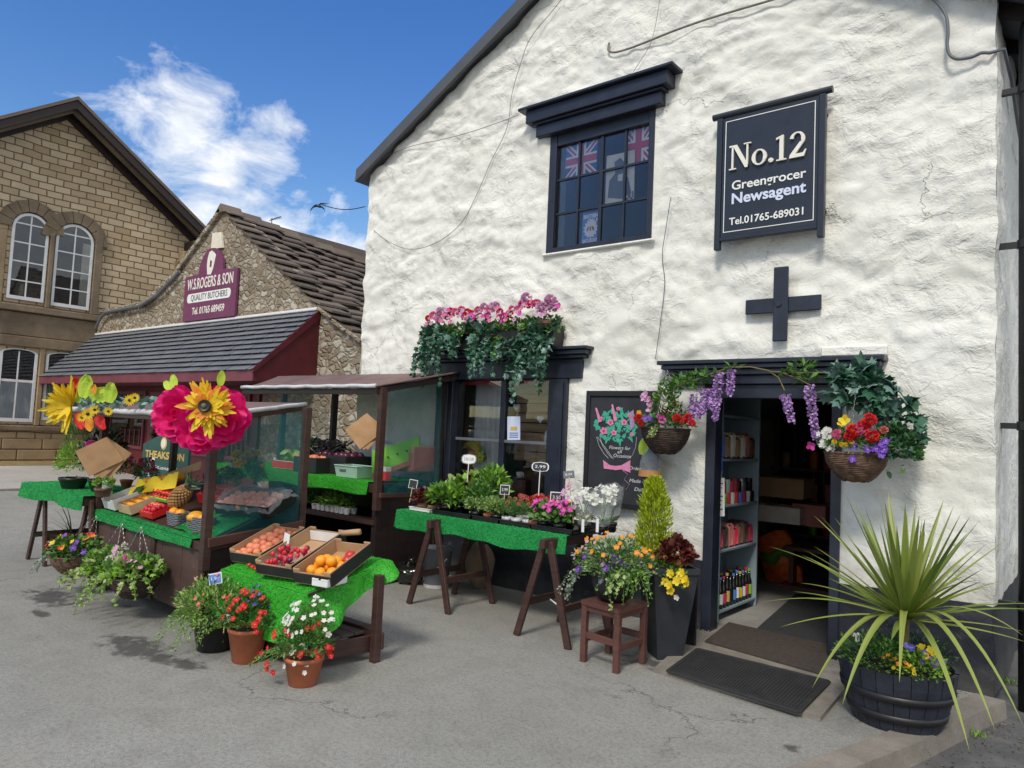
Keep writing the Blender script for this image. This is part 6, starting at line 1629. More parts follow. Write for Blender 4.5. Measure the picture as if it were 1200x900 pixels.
for (x, y) in ((.08, .05), (.05, .12)): fruit('apple', atC(x, y, .048), .038, 'red apple beside the oranges in the right hand tray', 'fruit', 'red fruit beside the oranges')
mb = MB(); q0_ = LCp(334, 640, .14); mb.poly([q0_+V((-.035, 0, -.07)), q0_+V((.03, 0, -.08)), q0_+V((.02, .02, .08)), q0_+V((-.045, .02, .09))], (0, .004, 0), 'paper_white'); tag(mb.build('price_card'), 'white price card standing in the tray of peaches', 'price card')
mb = MB(); q0_ = atB(.14, .25, .09); mb.tube([q0_, q0_+V((.10, .03, .02)), q0_+V((.16, .05, .03))], .022, 8, 'cardboard'); tag(mb.build('cardboard_roll', None, None, True), 'rolled flap of cardboard at the back of the middle tray', 'cardboard')
c_, at_ = crate('thin white fruit carton wedged beside the oranges', LCp(384, 684)+V((.02, .0, .0)), (.12, .2, .05), rzc, 'paper_white')
for k in range(5): fruit('tomato', LCp(292+4*k, 662+2.2*k, .02), .016, 'tiny red tomato on the grass below the left tray', 'tomato', 'cherry tomatoes below the left tray')

# ------------------------------------------------------------------ pots standing on the ground in front
def gpos(px, py, dy=.0): p = G(px, py); return V((p.x, p.y+dy, 0))
p = gpos(234, 764, .10)
t = T('potted_plant', 'bushy trailing light green plant in a black pot left of the terracotta pots', 'plant', p); potobj(t, p, .15, .11, .24, 'black_plastic')
mb = MB(); dome(mb, p+V((-.02, 0, .27)), (.27, .24, .20), 2300, .034, .014, None, 'lance', mats=['leaf_bright', 'leaf_green', 'leaf_light'])
for k in range(26):
    a = rnd.uniform(PI*.75, PI*1.75); strand(mb, p+V((.15*math.cos(a), .15*math.sin(a), .26)), (math.cos(a), math.sin(a), .2), rnd.uniform(.2, .36), .03, .013, None, 'lance', sag=1.2, mats=['leaf_bright', 'leaf_light', 'leaf_green'])
mb.build('foliage', None, t); blooms(t, p+V((0, 0, .3)), (.26, .24, .2), 14, .012, 'five', 'petal_salmon')
price_tag('white price tag stuck in the trailing green plant by the barrow', p+V((.07, -.03, .30)), .17, .10, .075, 'label_blue', 'paper_white', 'deal', .5, lean=.25, words='1.99')
p = gpos(272, 778, .10)
t = T('potted_plant', 'terracotta pot of red flowers with blue lobelia behind, middle of the three', 'plant', p); potobj(t, p, .125, .09, .22, 'terracotta')
mb = MB(); dome(mb, p+V((0, 0, .28)), (.21, .19, .15), 1700, .028, .016, ['leaf_green'][0], 'lance'); dome(mb, p+V((-.03, .08, .32)), (.16, .12, .12), 500, .026, .01, 'leaf_green', 'lance')
for k in range(8): strand(mb, p+V((-.12, -.06, .22)), (-.7, -.5, .1), .2, .022, .016, 'leaf_bright', 'lance')
mb.build('foliage', None, t)
blooms(t, p+V((0, 0, .28)), (.22, .20, .16), 34, .021, 'five', 'petal_red', 'petal_yellow', zmin=-.2); blooms(t, p+V((-.03, .08, .34)), (.17, .13, .12), 40, .014, 'five', 'petal_blue', 'petal_white', zmin=.15)
price_tag('small white price tag stuck low in the red flowered pot', p+V((-.13, -.10, .17)), .08, .075, .05, 'paper_white', 'paper_white', 'deal', .5, words='1.99')
p = gpos(338, 806, .10)
t = T('potted_plant', 'terracotta pot of white and dark red flowers trailing left, nearest the camera', 'plant', p); potobj(t, p, .115, .085, .17, 'terracotta')
mb = MB(); dome(mb, p+V((-.01, 0, .24)), (.18, .16, .14), 1300, .026, .013, 'leaf_green', 'lance'); dome(mb, p+V((.03, .02, .36)), (.13, .11, .13), 500, .024, .01, 'leaf_green', 'lance')
for k in range(22):
    a = rnd.uniform(PI*.85, PI*1.5); strand(mb, p+V((.09*math.cos(a), .09*math.sin(a), .2)), (math.cos(a), math.sin(a), .2), rnd.uniform(.14, .30), .024, .010, None, 'lance', sag=1.0, mats=['leaf_green', 'leaf_bright'])
mb.build('foliage', None, t)
blooms(t, p+V((.03, 0, .36)), (.16, .13, .15), 46, .016, 'five', 'petal_white', 'petal_white', zmin=-.3); blooms(t, p+V((-.04, 0, .22)), (.20, .18, .14), 26, .018, 'five', 'petal_red', 'petal_yellow', zmin=-.5); blooms(t, p+V((.0, -.06, .14)), (.09, .07, .1), 12, .014, 'five', 'petal_white', 'petal_white', zmin=-.6)
blooms(t, p+V((-.14, -.1, .13)), (.14, .1, .07), 8, .018, 'five', 'petal_red', zmin=-.6)

# ------------------------------------------------------------------ trestle table of plants under the shop window
t3a = trestle('dark trestle under the left end of the flower table by the shop window', -4.60, 4.60, 5.30)
t3b = trestle('dark trestle under the right end of the flower table beside the stool', -3.32, 4.55, 5.25)
mb = MB(); mb.box((-5.15, 4.70, ZT), (-3.24, 5.46, ZT+.02), 'stall_wood', bev=.003); tag(mb.build('table_board'), 'dark board of the flower table below the shop window', 'table')
mb = MB(); a, b_ = V((-5.17, 4.69, ZT+.026)), V((-3.22, 4.69, ZT+.026))
skirt(mb, [a, b_], lambda t: .155+.012*math.sin(t*11)+.008*math.sin(t*29), [(0, -1, 0)], 'turf', .012, 9, 6, 3600, 40)
grasscloth(mb, [[lerp(a, b_, k/8)+V((0, y, 0)) for k in range(9)] for y in (0, .38, .76)], 'turf', 1200)
tag(mb.build('grass_cloth'), 'green artificial grass cloth on the flower table below the shop window', 'cloth', 'artificial grass cloths')
Z3 = ZT+.03
def tray(label, x0, x1, y0, y1, z=Z3, mat='black_plastic', h_=.035):
    mb = MB(); mb.box((x0, y0, z), (x1, y1, z+.004), mat)
    for q in (((x0, y0, z), (x1, y0+.006, z+h_)), ((x0, y1-.006, z), (x1, y1, z+h_)), ((x0, y0, z), (x0+.006, y1, z+h_)), ((x1-.006, y0, z), (x1, y1, z+h_))): mb.box(*q, mat)
    mb.tube([(x0, y0, z+h_), (x1, y0, z+h_), (x1, y1, z+h_), (x0, y1, z+h_), (x0, y0, z+h_)], .005, 5, mat)
    o = mb.build('plant_tray'); tag(o, label, 'tray'); return o
def X3(px, Y): return W(px, 590, Y).x
tray('pale wooden tray at the left end of the flower table', -5.06, -4.78, 4.74, 4.98, mat='paper_white', h_=.03)
tray('black plastic tray under the leafy bedding plants', -4.75, -4.28, 4.74, 5.30); tray('black plastic tray under the variegated plants', -4.26, -3.96, 4.74, 5.20)
tray('black plastic tray under the alpine pots', -3.95, -3.62, 4.74, 5.30); tray('black plastic tray under the pink cyclamen and orchids', -3.61, -3.20, 4.73, 5.32)
def tp(name, label, x, y, ps, lv, fl=(), z=Z3+.006): return simple_plant(name, label, 'plant', (x, y, z), ps, lv, fl)
sp_ = (.045, .035, .06)
for i_, (x, y) in enumerate(((-5.0, 4.80), (-4.89, 4.82), (-4.85, 4.93))):
    tp('potted_plant', ['dark red lettuce in a paper pot, left of three', 'dark red lettuce in a paper pot, nearest the table edge', 'dark red lettuce behind the other two lettuces'][i_], x+.06, y, (*sp_, 'kraft'), [((0, 0, .04), (.08, .08, .08), 110, .055, .045, 'leaf_maroon' if i_ < 2 else 'leaf_dark', 'round')])
tp('potted_plant', 'lime and dark leaved heuchera near the left end of the table', -4.80, 5.06, (*sp_, 'black_plastic'), [((0, 0, .06), (.11, .10, .10), 150, .065, .06, ['leaf_bright', 'leaf_maroon', 'leaf_bright'], 'round')])
tp('potted_plant', 'broad bright green hosta with drooping leaves', -4.66, 4.84, (.06, .045, .07, 'black_plastic'), [((0, 0, .06), (.17, .15, .12), 330, .085, .035, ['leaf_green', 'leaf_bright'], 'lance')])
tp('potted_plant', 'tall lime leaved plant behind the hosta', -4.62, 5.06, (.06, .045, .08, 'black_plastic'), [((0, 0, .12), (.14, .12, .14), 220, .085, .06, ['leaf_bright', 'leaf_light', 'leaf_maroon'], 'round')])
tp('potted_plant', 'leafy green herb in front of the window with upright stems', -4.38, 5.12, (.06, .045, .08, 'black_plastic'), [((0, 0, .14), (.16, .14, .20), 480, .075, .03, ['leaf_green', 'leaf_bright'], 'lance')])
tp('potted_plant', 'dark green bushy plant behind the variegated ones', -4.36, 4.94, (.06, .045, .07, 'black_plastic'), [((0, 0, .08), (.14, .12, .13), 380, .055, .026, 'leaf_green', 'lance')])
for i_, (x, y) in enumerate(((-4.27, 4.80), (-4.12, 4.80), (-4.03, 4.80), (-4.18, 4.93))):
    tp('potted_plant', 'cream variegated bedding plant, '+['leftmost by the table edge', 'second from the left by the table edge', 'right of the front row', 'behind the front row'][i_], x, y, (*sp_, 'terracotta' if i_ == 1 else 'black_plastic'), [((0, 0, .05), (.10, .09, .075), 280, .034, .018, ['leaf_light', 'leaf_light', 'leaf_green'], 'lance')])
for i_, (x, y, m_) in enumerate(((-3.91, 4.80, 'petal_salmon'), (-3.80, 4.79, 'petal_salmon'), (-3.69, 4.80, 'petal_salmon'), (-3.89, 4.97, 'petal_salmon'), (-3.76, 4.99, 'petal_red'), (-3.64, 4.96, 'petal_salmon'), (-3.84, 5.14, 'petal_salmon'), (-3.70, 5.15, 'petal_red'))):
    tp('potted_plant', 'small grey pot of red alpine flowers, '+['front row left', 'front row middle', 'front row right', 'second row left', 'second row middle', 'second row right', 'back row left', 'back row right'][i_], x, y, (.045, .035, .055, 'white_roll'), [((0, 0, .05), (.075, .07, .10), 260, .040, .005, 'leaf_green', 'lance')], [((0, 0, .10), (.07, .07, .07), 0 if i_ < 3 else 10, .018, 'pom', m_, 'petal_yellow'), ((0, 0, .08), (.06, .06, .08), 2 if i_ < 3 else 4, .016, 'pom', m_, 'petal_yellow')])
tp('potted_plant', 'small terracotta pot with a white label beside the cyclamen', -3.62, 4.80, (.05, .04, .055, 'terracotta'), [((0, 0, .04), (.05, .05, .05), 40, .04, .03, 'leaf_silver', 'round')])
for i_, (x, y, m_) in enumerate(((-3.53, 4.79, 'petal_magenta'), (-3.43, 4.84, 'petal_pink'), (-3.36, 4.78, 'petal_magenta'), (-3.40, 4.98, 'petal_mauve'))):
    tp('potted_plant', 'pot of cyclamen, '+['deep magenta at the left', 'pale pink in the middle', 'deep magenta beside the orchids', 'mauve pink and tallest'][i_], x, y, (*sp_, 'black_plastic'), [((0, 0, .05), (.09, .08, .08), 120, .05, .035, 'leaf_green', 'round')], [((0, 0, .08), (.09, .09, .09 if i_ < 3 else .2), 13, .024, 'five', m_, 'petal_white')])
# orchids in clear sleeves
def sleeve(t, c, R0, R1, h_, a0=0):
    mb = MB(); rows = []
    for j in range(10):
        u = j/9; r_ = R0+(R1-R0)*u**.8
        rows.append([V(c)+V(((r_*(1+.12*noise.noise(V((i*.8, j*.4, a0)))))*math.cos(2*PI*i/20), (r_*(1+.12*noise.noise(V((i*.8, j*.4, a0)))))*math.sin(2*PI*i/20), h_*u*(1+.06*math.sin(i*1.3)*u))) for i in range(21)])
    sheet(mb, rows, 'cellophane'); mb.build('clear_sleeve', None, t, True)
for i_, (px, y, hh) in enumerate(((684, 4.86, .28), (706, 4.92, .30), (716, 5.12, .33))):
    x = W(px, 615, y).x; lab = ['white orchid in a clear sleeve nearest the table edge', 'second white orchid in a clear sleeve to its right', 'white orchid in a bluish sleeve at the right hand back corner'][i_]
    t = T('orchid', lab, 'orchid', (x, y, Z3+.006)); c = V((x, y, Z3+.006)); potobj(t, c, .045, .035, .08, 'black_plastic')
    mb = MB()
    for k in range(5): leaf(mb, c+V((0, 0, .08)), V((math.cos(k*1.3), math.sin(k*1.3), .8)), .11, .04, 'leaf_green', 'lance')
    for k in range(4): mb.tube([c+V((0, 0, .08)), c+V((.02*math.cos(k*2), .02*math.sin(k*2), .2)), c+V((.05*math.cos(k*1.7), .05*math.sin(k*1.7), hh-.02))], .003, 5, 'stem_green')
    mb.build('leaves', None, t)
    if i_ < 2: blooms(t, c+V((0, 0, hh)), (.085, .08, .065), 30, .028, 'bell', 'petal_white', 'petal_yellow', zmin=-.8, front=False)
    else: blooms(t, c+V((0, 0, hh)), (.05, .05, .03), 6, .03, 'bell', 'petal_white', 'petal_yellow', zmin=-.8)
    sleeve(t, c+V((0, 0, .05)), .045, .10, hh-.0, i_*7)
for px_ in (683, 700):
    mb = MB(); q_ = W(px_, 616, 4.76); mb.poly([q_+V((-.012, 0, -.05)), q_+V((.012, 0, -.05)), q_+V((.012, 0, .05)), q_+V((-.012, 0, .05))], (0, .002, 0), 'paper_white'); tag(mb.build('plant_label'), 'white plant label in front of the '+('left' if px_ == 683 else 'right')+' hand orchid pot', 'label')
tp('potted_plant', 'small orange flowered plant at the right hand corner of the flower table', -3.22, 4.94, (*sp_, 'black_plastic'), [((0, 0, .04), (.06, .06, .05), 60, .04, .02, 'leaf_green', 'lance')], [((0, 0, .05), (.05, .05, .04), 4, .018, 'five', 'petal_orange', 'petal_yellow')])
# price signs
def ps(label, px, py, Y, z0, w_, h_, **k):
    top_ = W(px, py, Y); price_tag(label, V((top_.x, Y, z0)), top_.z-z0-h_*.3, w_, h_, yaw_=.45, **k)
ps('small blank chalk sign with white border at the left end of the flower table', 481, 567, 4.82, Z3+.06, .085, .085, lean=-.12)
ps('tall white price sign with curled corners above the hosta', 548, 538, 4.98, Z3+.05, .15, .10, mat='paper_white', border='pewter_plastic', stick='paper_white', shape='oval', words='2 for 5.00')
ps('square chalk price sign above the red alpine flowers', 591, 574, 4.88, Z3+.08, .085, .085, words='2.99')
ps('tall dark oval price sign on a white stick between alpines and orchids', 632, 547, 4.98, Z3+.05, .15, .085, mat='sign_black', border='paper_white', stick='paper_white', shape='oval', words='2.99')
ps('wide chalk price sign behind the cyclamen', 652, 583, 4.94, Z3+.08, .11, .09, words='3.50')
ps('small grey price card clipped among the white orchids', 674, 556, 4.84, Z3+.08, .09, .06, mat='pewter_plastic', border='pewter_plastic', lean=.15, words='8.99')
# things under the table
bp_ = gpos(497, 690, .16); bk_ = T('bucket', 'grey plastic bucket with a rope handle under the flower table', 'bucket', bp_)
mb = MB(); mb.lathe(bp_, [(.115, 0), (.12, .02), (.15, .36), (.162, .37), (.162, .39), (.15, .39), (.12, .05)], 24, 'pewter_plastic', (True, True)); mb.build('bucket_body', None, bk_, True)
mb = MB(); mb.lathe(bp_+V((0, 0, .002)), [(.122, 0), (.126, .035)], 24, 'white_roll', (False, False)); mb.build('base_band', None, bk_, True)
mb = MB(); mb.tube([bp_+V((.155*math.cos(a), -.155*abs(math.sin(a))-.02, .30-.14*math.sin(a))) for a in [PI*k/10 for k in range(11)]], .006, 6, 'paper_white'); mb.build('handle', None, bk_)
t = T('crumpled_bag', 'black plastic bag full of rubbish beside the grey bucket', 'bag', gpos(468, 686, .12)); c0 = gpos(468, 686, .12); mb = MB()
mb.blob(c0+V((0, 0, .11)), (.15, .13, .12), 'bottle_glass', 22, 16, .35); mb.tube([c0+V((.02, -.02, .2)), c0+V((.06, -.05, .26)), c0+V((.1, -.03, .25))], [.05, .02, .03], 8, 'bottle_glass'); mb.build('bag_body', None, t, True)
c0 = gpos(545, 692, .2); mb = MB(); mb.blob(c0+V((0, 0, .22)), (.16, .13, .24), 'hessian', 18, 12, .25); tag(mb.build('sack', None, None, True), 'pale brown sack leaning under the flower table', 'sack')

# ------------------------------------------------------------------ stool with bowl of flowers
st = T('stool', 'small reddish brown wooden stool carrying a dark flower bowl', 'stool', (-2.69, 4.53, 0)); cs = [(-2.84, 4.40), (-2.55, 4.36), (-2.53, 4.68), (-2.82, 4.70)]
for (x, y) in cs: mb = MB(); mb.beam((x, y, 0), (x, y, .395), .042, .042, 'stool_wood', up=(0, 1, 0)); mb.build('leg', None, st)
mb = MB(); cc_ = V((sum(c[0] for c in cs)/4, sum(c[1] for c in cs)/4, .42))
mb.poly([(x+(x-cc_.x)*.16, y+(y-cc_.y)*.16, .396) for x, y in cs], (0, 0, .03), 'stool_wood'); mb.build('seat', None, st)
for k in range(4):
    a, b_ = cs[k], cs[(k+1) % 4]; z = .16 if k % 2 else .19
    mb = MB(); mb.beam((a[0], a[1], z), (b_[0], b_[1], z), .02, .045, 'stool_wood'); mb.build('stretcher', None, st)
    mb = MB(); mb.beam((a[0], a[1], .375), (b_[0], b_[1], .375), .02, .04, 'stool_wood'); mb.build('seat_rail', None, st)
bc_ = V((-2.70, 4.54, .427)); t = T('potted_plant', 'dark bowl of orange and purple flowers spilling over the stool', 'plant', bc_)
mb = MB(); mb.lathe(bc_, [(.085, 0), (.12, .03), (.155, .12), (.165, .20), (.16, .21), (.15, .20)], 28, 'black_plastic', (True, True)); mb.build('pot', None, t, True)
mb = MB(); dome(mb, bc_+V((.0, 0, .25)), (.27, .24, .18), 2600, .030, .017, None, 'lance', mats=['leaf_green', 'leaf_light', 'leaf_green', 'leaf_silver'])
for k in range(6): strand(mb, bc_+V((-.15, -.06+.02*k, .22)), (-.6, -.4, .2), .34, .026, .022, 'leaf_silver', 'round', sag=2, step=.02)
for k in range(7): strand(mb, bc_+V((.05+.03*k, -.15, .24)), (.15, -.6, .1), rnd.uniform(.22, .34), .03, .028, 'leaf_light' if k % 2 else 'leaf_green', 'round', sag=1.8, step=.02)
for k in range(9): strand(mb, bc_+V((.10+.02*k, -.08, .26)), (.6, -.5, .1), rnd.uniform(.22, .36), .03, .02, None, 'lance', sag=1.5, mats=['leaf_green', 'leaf_bright'])
mb.build('foliage', None, t)
blooms(t, bc_+V((0, 0, .26)), (.27, .24, .19), 20, .020, 'five', 'petal_orange', zmin=.1); blooms(t, bc_+V((-.03, -.06, .2)), (.2, .2, .14), 14, .022, 'five', 'petal_purple', 'petal_white', zmin=-.2); blooms(t, bc_+V((-.08, 0, .26)), (.2, .2, .19), 10, .014, 'five', 'petal_mauve', zmin=-.1)
# tall slate planter with golden conifer, coleus, petunias
tp_ = V((-2.50, 4.96, 0)); t = T('planter', 'tall tapered slate grey planter with golden conifer, coleus and yellow petunias', 'planter', tp_)
mb = MB(); q4 = Matrix.Rotation(R(50), 3, 'Z'); vs = []
for z_, k_ in ((0, .095), (.60, .165), (.62, .175), (.66, .175), (.66, .155), (.62, .15)): vs += [tp_+q4@V((sx_*k_, sy_*k_, z_)) for sx_, sy_ in ((-1, -1), (1, -1), (1, 1), (-1, 1))]
fs = [(3, 2, 1, 0)]+[(r_*4+k, r_*4+(k+1) % 4, r_*4+4+(k+1) % 4, r_*4+4+k) for r_ in range(5) for k in range(4)]+[(20, 21, 22, 23)]
mb.add(vs, fs, 'slate_planter'); mb.build('pot', None, t)
cn_ = V((W(765, 640, 5.02).x, 5.02, .60)); mb = MB(); hC = W(765, 557, 5.02).z-.60
mb.tube([cn_, cn_+V((0, 0, hC*.8))], .012, 6, 'twig')
for k in range(4200):
    u = rnd.random()**1.25; a = rnd.uniform(0, 2*PI); z = .02+u*.98
    rr = .19*(1-u)**.42*(1+.85*noise.noise(V((math.cos(a)*1.9, math.sin(a)*1.9, z*7))))*(.80+.28*math.cos(u*9.5)*(1-u))
    r_ = rr*rnd.uniform(.35, 1.08)**.6; d = V((math.cos(a), math.sin(a), 0))
    leaf(mb, cn_+d*r_+V((0, 0, z*hC-.03)), d*.55+V((0, 0, 1))+rdir()*.35, rnd.uniform(.03, .06), .012, 'conifer_gold', 'lance')
mb.build('conifer', None, t)
mb = MB(); cl_ = V((W(792, 648, 4.92).x, 4.92, W(792, 652, 4.92).z)); dome(mb, cl_, (.11, .10, .11), 330, .055, .038, 'leaf_maroon', 'round', hollow=.4)
for k in range(4): leaf(mb, cl_+V((.06, 0, .02*k)), (1, -.1, .3-.12*k), .085, .04, 'leaf_maroon', 'lance')
mb.build('coleus', None, t)
for (x, y) in ((786, 672), (799, 671), (793, 681), (804, 683), (784, 685), (786, 692), (797, 674), (780, 682), (802, 678)): bloom(t, W(x, y, 4.72+rnd.uniform(-.02, .02)), (.0+rnd.uniform(-.3, .3), -1, .2), .032, 'five', 'petal_yellow', 'petal_yellow', 'petunia')
bloom(t, W(793, 700, 4.72), (0, -1, -.2), .022, 'five', 'petal_white', 'petal_yellow', 'petunia')
mb = MB(); dome(mb, V((W(790, 682, 4.78).x, 4.78, W(790, 682, 4.78).z)), (.10, .06, .09), 200, .03, .016, 'leaf_green', 'lance'); dome(mb, V((W(771, 668, 4.85).x, 4.85, W(771, 668, 4.85).z)), (.1, .08, .1), 300, .035, .018, 'leaf_green', 'lance'); mb.build('foliage', None, t)
blooms(t, V((W(770, 655, 4.85).x, 4.83, W(770, 655, 4.85).z)), (.08, .05, .06), 5, .02, 'five', 'petal_orange')
mb = MB(); x0 = W(803, 700, 5.3).x
for k in range(4): mb.beam((x0-.07+.035*k, 5.22+.02*k, 0), (x0-.04+.035*k, 5.26+.02*k, .60), .028, .028, 'black_paint', up=(0, 1, 0))
mb.box((x0-.09, 5.27, .02), (x0+.10, 5.30, .58), 'black_paint'); tag(mb.build('boot_scraper_board'), 'black ribbed board leaning behind the slate planter', 'board')

# ------------------------------------------------------------------ barrel planter with cordyline
bc_ = V((-.955, 4.87, 0)); t = T('barrel_planter', 'black half barrel holding a big spiky cordyline and pansies by the doorway', 'planter', bc_)
nS = 22; mb = MB()
prof = [(.235, 0), (.262, .08), (.288, .17), (.307, .26), (.318, .34)]
for k in range(nS):
    a0 = 2*PI*(k+.02)/nS; a1 = 2*PI*(k+.98)/nS; vs = []
    for r_, z in prof+[(.296, .34), (.24, .05)]:
        for a in (a0, a1): vs.append(bc_+V((r_*math.cos(a), r_*math.sin(a), z+(.004*math.sin(k*5) if z > .3 else 0))))
    mb.add(vs, [(2*i, 2*i+1, 2*i+3, 2*i+2) for i in range(6)], 'barrel_black')
mb.lathe(bc_, [(.234, .002), (.2, .004)], 20, 'barrel_black'); mb.build('barrel', None, t)
for (z, r_) in ((.06, .259), (.175, .293)): mb = MB(); mb.lathe(bc_+V((0, 0, z)), [(r_-.001, 0), (r_+.006, .001), (r_+.015, .042), (r_+.008, .043)], 40, 'black_paint', (False, False)); mb.build('hoop', None, t, True)
mb = MB(); mb.lathe(bc_+V((0, 0, .29)), [(.29, 0), (.1, .02)], 20, 'soil', (False, True)); mb.build('soil', None, t)
mb = MB(); dome(mb, bc_+V((-.1, -.1, .35)), (.22, .2, .13), 900, .03, .016, ['leaf_green', 'leaf_dark'][0], 'lance', zmin=-.1); dome(mb, bc_+V((.14, -.12, .34)), (.15, .15, .10), 600, .028, .014, 'leaf_bright', 'lance', zmin=-.1)
dome(mb, bc_+V((.05, .1, .36)), (.24, .18, .14), 500, .03, .016, 'leaf_dark', 'lance', zmin=-.1); mb.build('foliage', None, t)
for mt_, off, n_, s_ in (('petal_yellow', (.17, -.08, .42), 5, .024), ('petal_purple', (.2, -.1, .38), 6, .022), ('petal_orange', (.02, -.2, .36), 8, .018), ('petal_white', (-.22, -.12, .42), 4, .02), ('petal_yellow', (.06, -.22, .35), 6, .014), ('petal_blue', (.1, -.14, .42), 4, .02)): blooms(t, bc_+V(off), (.07, .05, .05), n_, s_, 'five', mt_, 'petal_yellow')
mb = MB(); mb.tube([bc_+V((.03, .0, .30)), bc_+V((.035, .0, .5)), bc_+V((.04, 0, .66))], [.035, .03, .025], 10, 'twig'); mb.build('trunk', None, t, True)
mb = MB(); rc_ = bc_+V((.045, -.01, .60))
for k in range(64):
    u = (k+.5)/64; e = R(4+80*u**.85); a = k*2.39996
    L_ = rnd.uniform(.52, .78)*(1 if u < .8 else .85); mtx = 'blade'
    blade(mb, rc_+V((.02*math.cos(a), .02*math.sin(a), .05*u)), (math.cos(a)*math.cos(e), math.sin(a)*math.cos(e), math.sin(e)), L_, rnd.uniform(.044, .060), rnd.uniform(.02, .45)*(1.1-u*.9), 'blade', 11)
mb.build('leaf_rosette', None, t)
def aimed(px, py, Y, w_, drop_, n_=14):       # individual long leaves seen hanging over the rim
    e = W(px, py, Y); d = e-rc_; L_ = d.length; mb = MB(); rows = []; sd_ = d.cross(V((0, 0, 1))).normalized()
    for i in range(n_+1):
        u = i/n_; p = lerp(rc_, e, u)+V((0, 0, drop_*4*u*(1-u))); ww = w_*(.55+.9*u if u < .35 else .865*(1-(u-.35)/.65)**.7+.01)*.5
        rows.append([p+sd_*ww+V((0, 0, ww*.3)), p, p-sd_*ww+V((0, 0, ww*.3))])
    sheet(mb, rows, 'blade'); mb.build('long_leaf', None, t)
for q_ in ((892, 706, 4.55, .034, .06), (914, 735, 4.35, .034, .04), (952, 806, 4.22, .042, .16), (987, 826, 4.15, .044, .18), (1054, 800, 4.2, .036, .16), (1136, 880, 4.05, .034, .16), (1166, 856, 4.2, .036, .20), (1199, 850, 4.3, .034, .22), (1199, 745, 4.6, .036, .10), (1158, 680, 4.7, .036, .06), (900, 640, 4.7, .03, .05)): aimed(*q_[:3], q_[3]*1.25, q_[4])

# ------------------------------------------------------------------ doorway: slab, mats
mb = MB(); P0, P1, P2, P3 = G(768, 787), G(962, 838), G(1000, 792), G(815, 745)
mb.poly([(P0.x, 4.56, 0), (P1.x+.03, 4.50, 0), (-1.34, 5.74, 0), (-2.62, 5.74, 0), (-2.5, 5.2, 0)], (0, 0, .028), 'concrete'); o = mb.build('doorstep'); o['kind'] = 'structure'
def mat_(name, label, pts, z, th, mat, ribs=0):
    mb = MB(); c = sum((V(p) for p in pts), V())/4
    mb.poly([up(p, z) for p in pts], (0, 0, th), mat); o = mb.build(name); tag(o, label, 'mat')
    if ribs:
        mb = MB(); a, b_, c2, d_ = [V(up(p, z+th)) for p in pts]
        for k in range(ribs):
            u = .03+.94*(k+.5)/ribs; mb.beam(lerp(lerp(a, b_, u), lerp(d_, c2, u), .06), lerp(lerp(a, b_, u), lerp(d_, c2, u), .94), .011, .010, mat, bev=.002)
        for q_ in ((a, b_), (b_, c2), (c2, d_), (d_, a)): mb.beam(q_[0]+(c2-a)*0, q_[1], .03, .014, mat)
        mb.build('ribs', None, o)
    return o
mat_('rubber_mat', 'black ribbed rubber mat on the slab outside the shop door', [G(783, 788, .03), G(936, 836, .03), G(971, 800, .03), G(818, 762, .03)], .0285, .010, 'rubber', 40)
mat_('door_mat', 'dark brown coir mat across the shop threshold', [G(826, 751, .04), G(961, 789, .04), G(980, 757, .04), G(854, 729, .04)], .0290, .012, 'coir')
mat_('floor_mat', 'charcoal mat on the shop floor inside the doorway', [G(887, 736, .03), G(976, 757, .03), G(985, 697, .03), G(932, 696, .03)], .0235, .006, 'charcoal_mat')

# ------------------------------------------------------------------ shelf unit just inside the door
XS = -2.60
def SZ(x, y): return XP(x, y, XS).z
zs = [SZ(868, 707), SZ(868, 640), SZ(868, 590), SZ(870, 538), SZ(870, 488)]
y0s, y1s = 6.13, XP(888, 640, XS).y
su = T('shelf_unit', 'pale blue grey shelf unit of groceries just inside the shop doorway', 'shelf unit', (XS-.16, (y0s+y1s)/2, .016))
mb = MB(); mb.box((XS-.30, y0s, .017), (XS, y0s+.022, 2.1), 'grey_blue_paint', bev=.002); mb.build('side_panel', None, su)
mb = MB(); mb.box((XS-.30, y1s-.022, .017), (XS, y1s, 2.1), 'grey_blue_paint', bev=.002); mb.build('side_panel', None, su)
mb = MB(); mb.box((XS-.31, y0s, .017), (XS-.30, y1s, 2.1), 'grey_blue_paint'); mb.build('back_panel', None, su)
for z in zs:
    mb = MB(); mb.box((XS-.298, y0s+.023, z-.02), (XS-.004, y1s-.023, z), 'grey_blue_paint', bev=.002); mb.build('shelf', None, su)
def bottle(label, p, h_, cols, first={}):
    t = T('bottle', label, 'bottle', p, 0, 'bottles on the bottom shelf'); p = V(p); r_ = .028
    mb = MB(); mb.lathe(p, [(r_, 0), (r_, h_*.6), (r_*.42, h_*.78), (r_*.4, h_*.95)], 14, 'bottle_glass'); mb.build('glass_body', None, t, True)
    mb = MB(); mb.lathe(p+V((0, 0, h_*.15)), [(r_+.001, 0), (r_+.001, h_*.33)], 14, cols, (False, False)); mb.build('label', None, t)
    mb = MB(); mb.lathe(p+V((0, 0, h_*.93)), [(r_*.5, 0), (r_*.5, h_*.08)], 10, cols if cols != 'paper_white' else 'label_blue'); mb.build('cap', None, t)
LC_ = ['lime_card', 'paper_white', 'flag_red', 'gold', 'black_plastic', 'label_blue', 'paper_white', 'petal_yellow', 'paper_white', 'flag_red']
LN_ = ['green', 'white', 'red', 'gold', 'black', 'blue', 'white', 'yellow', 'white', 'red']
nb_ = 11
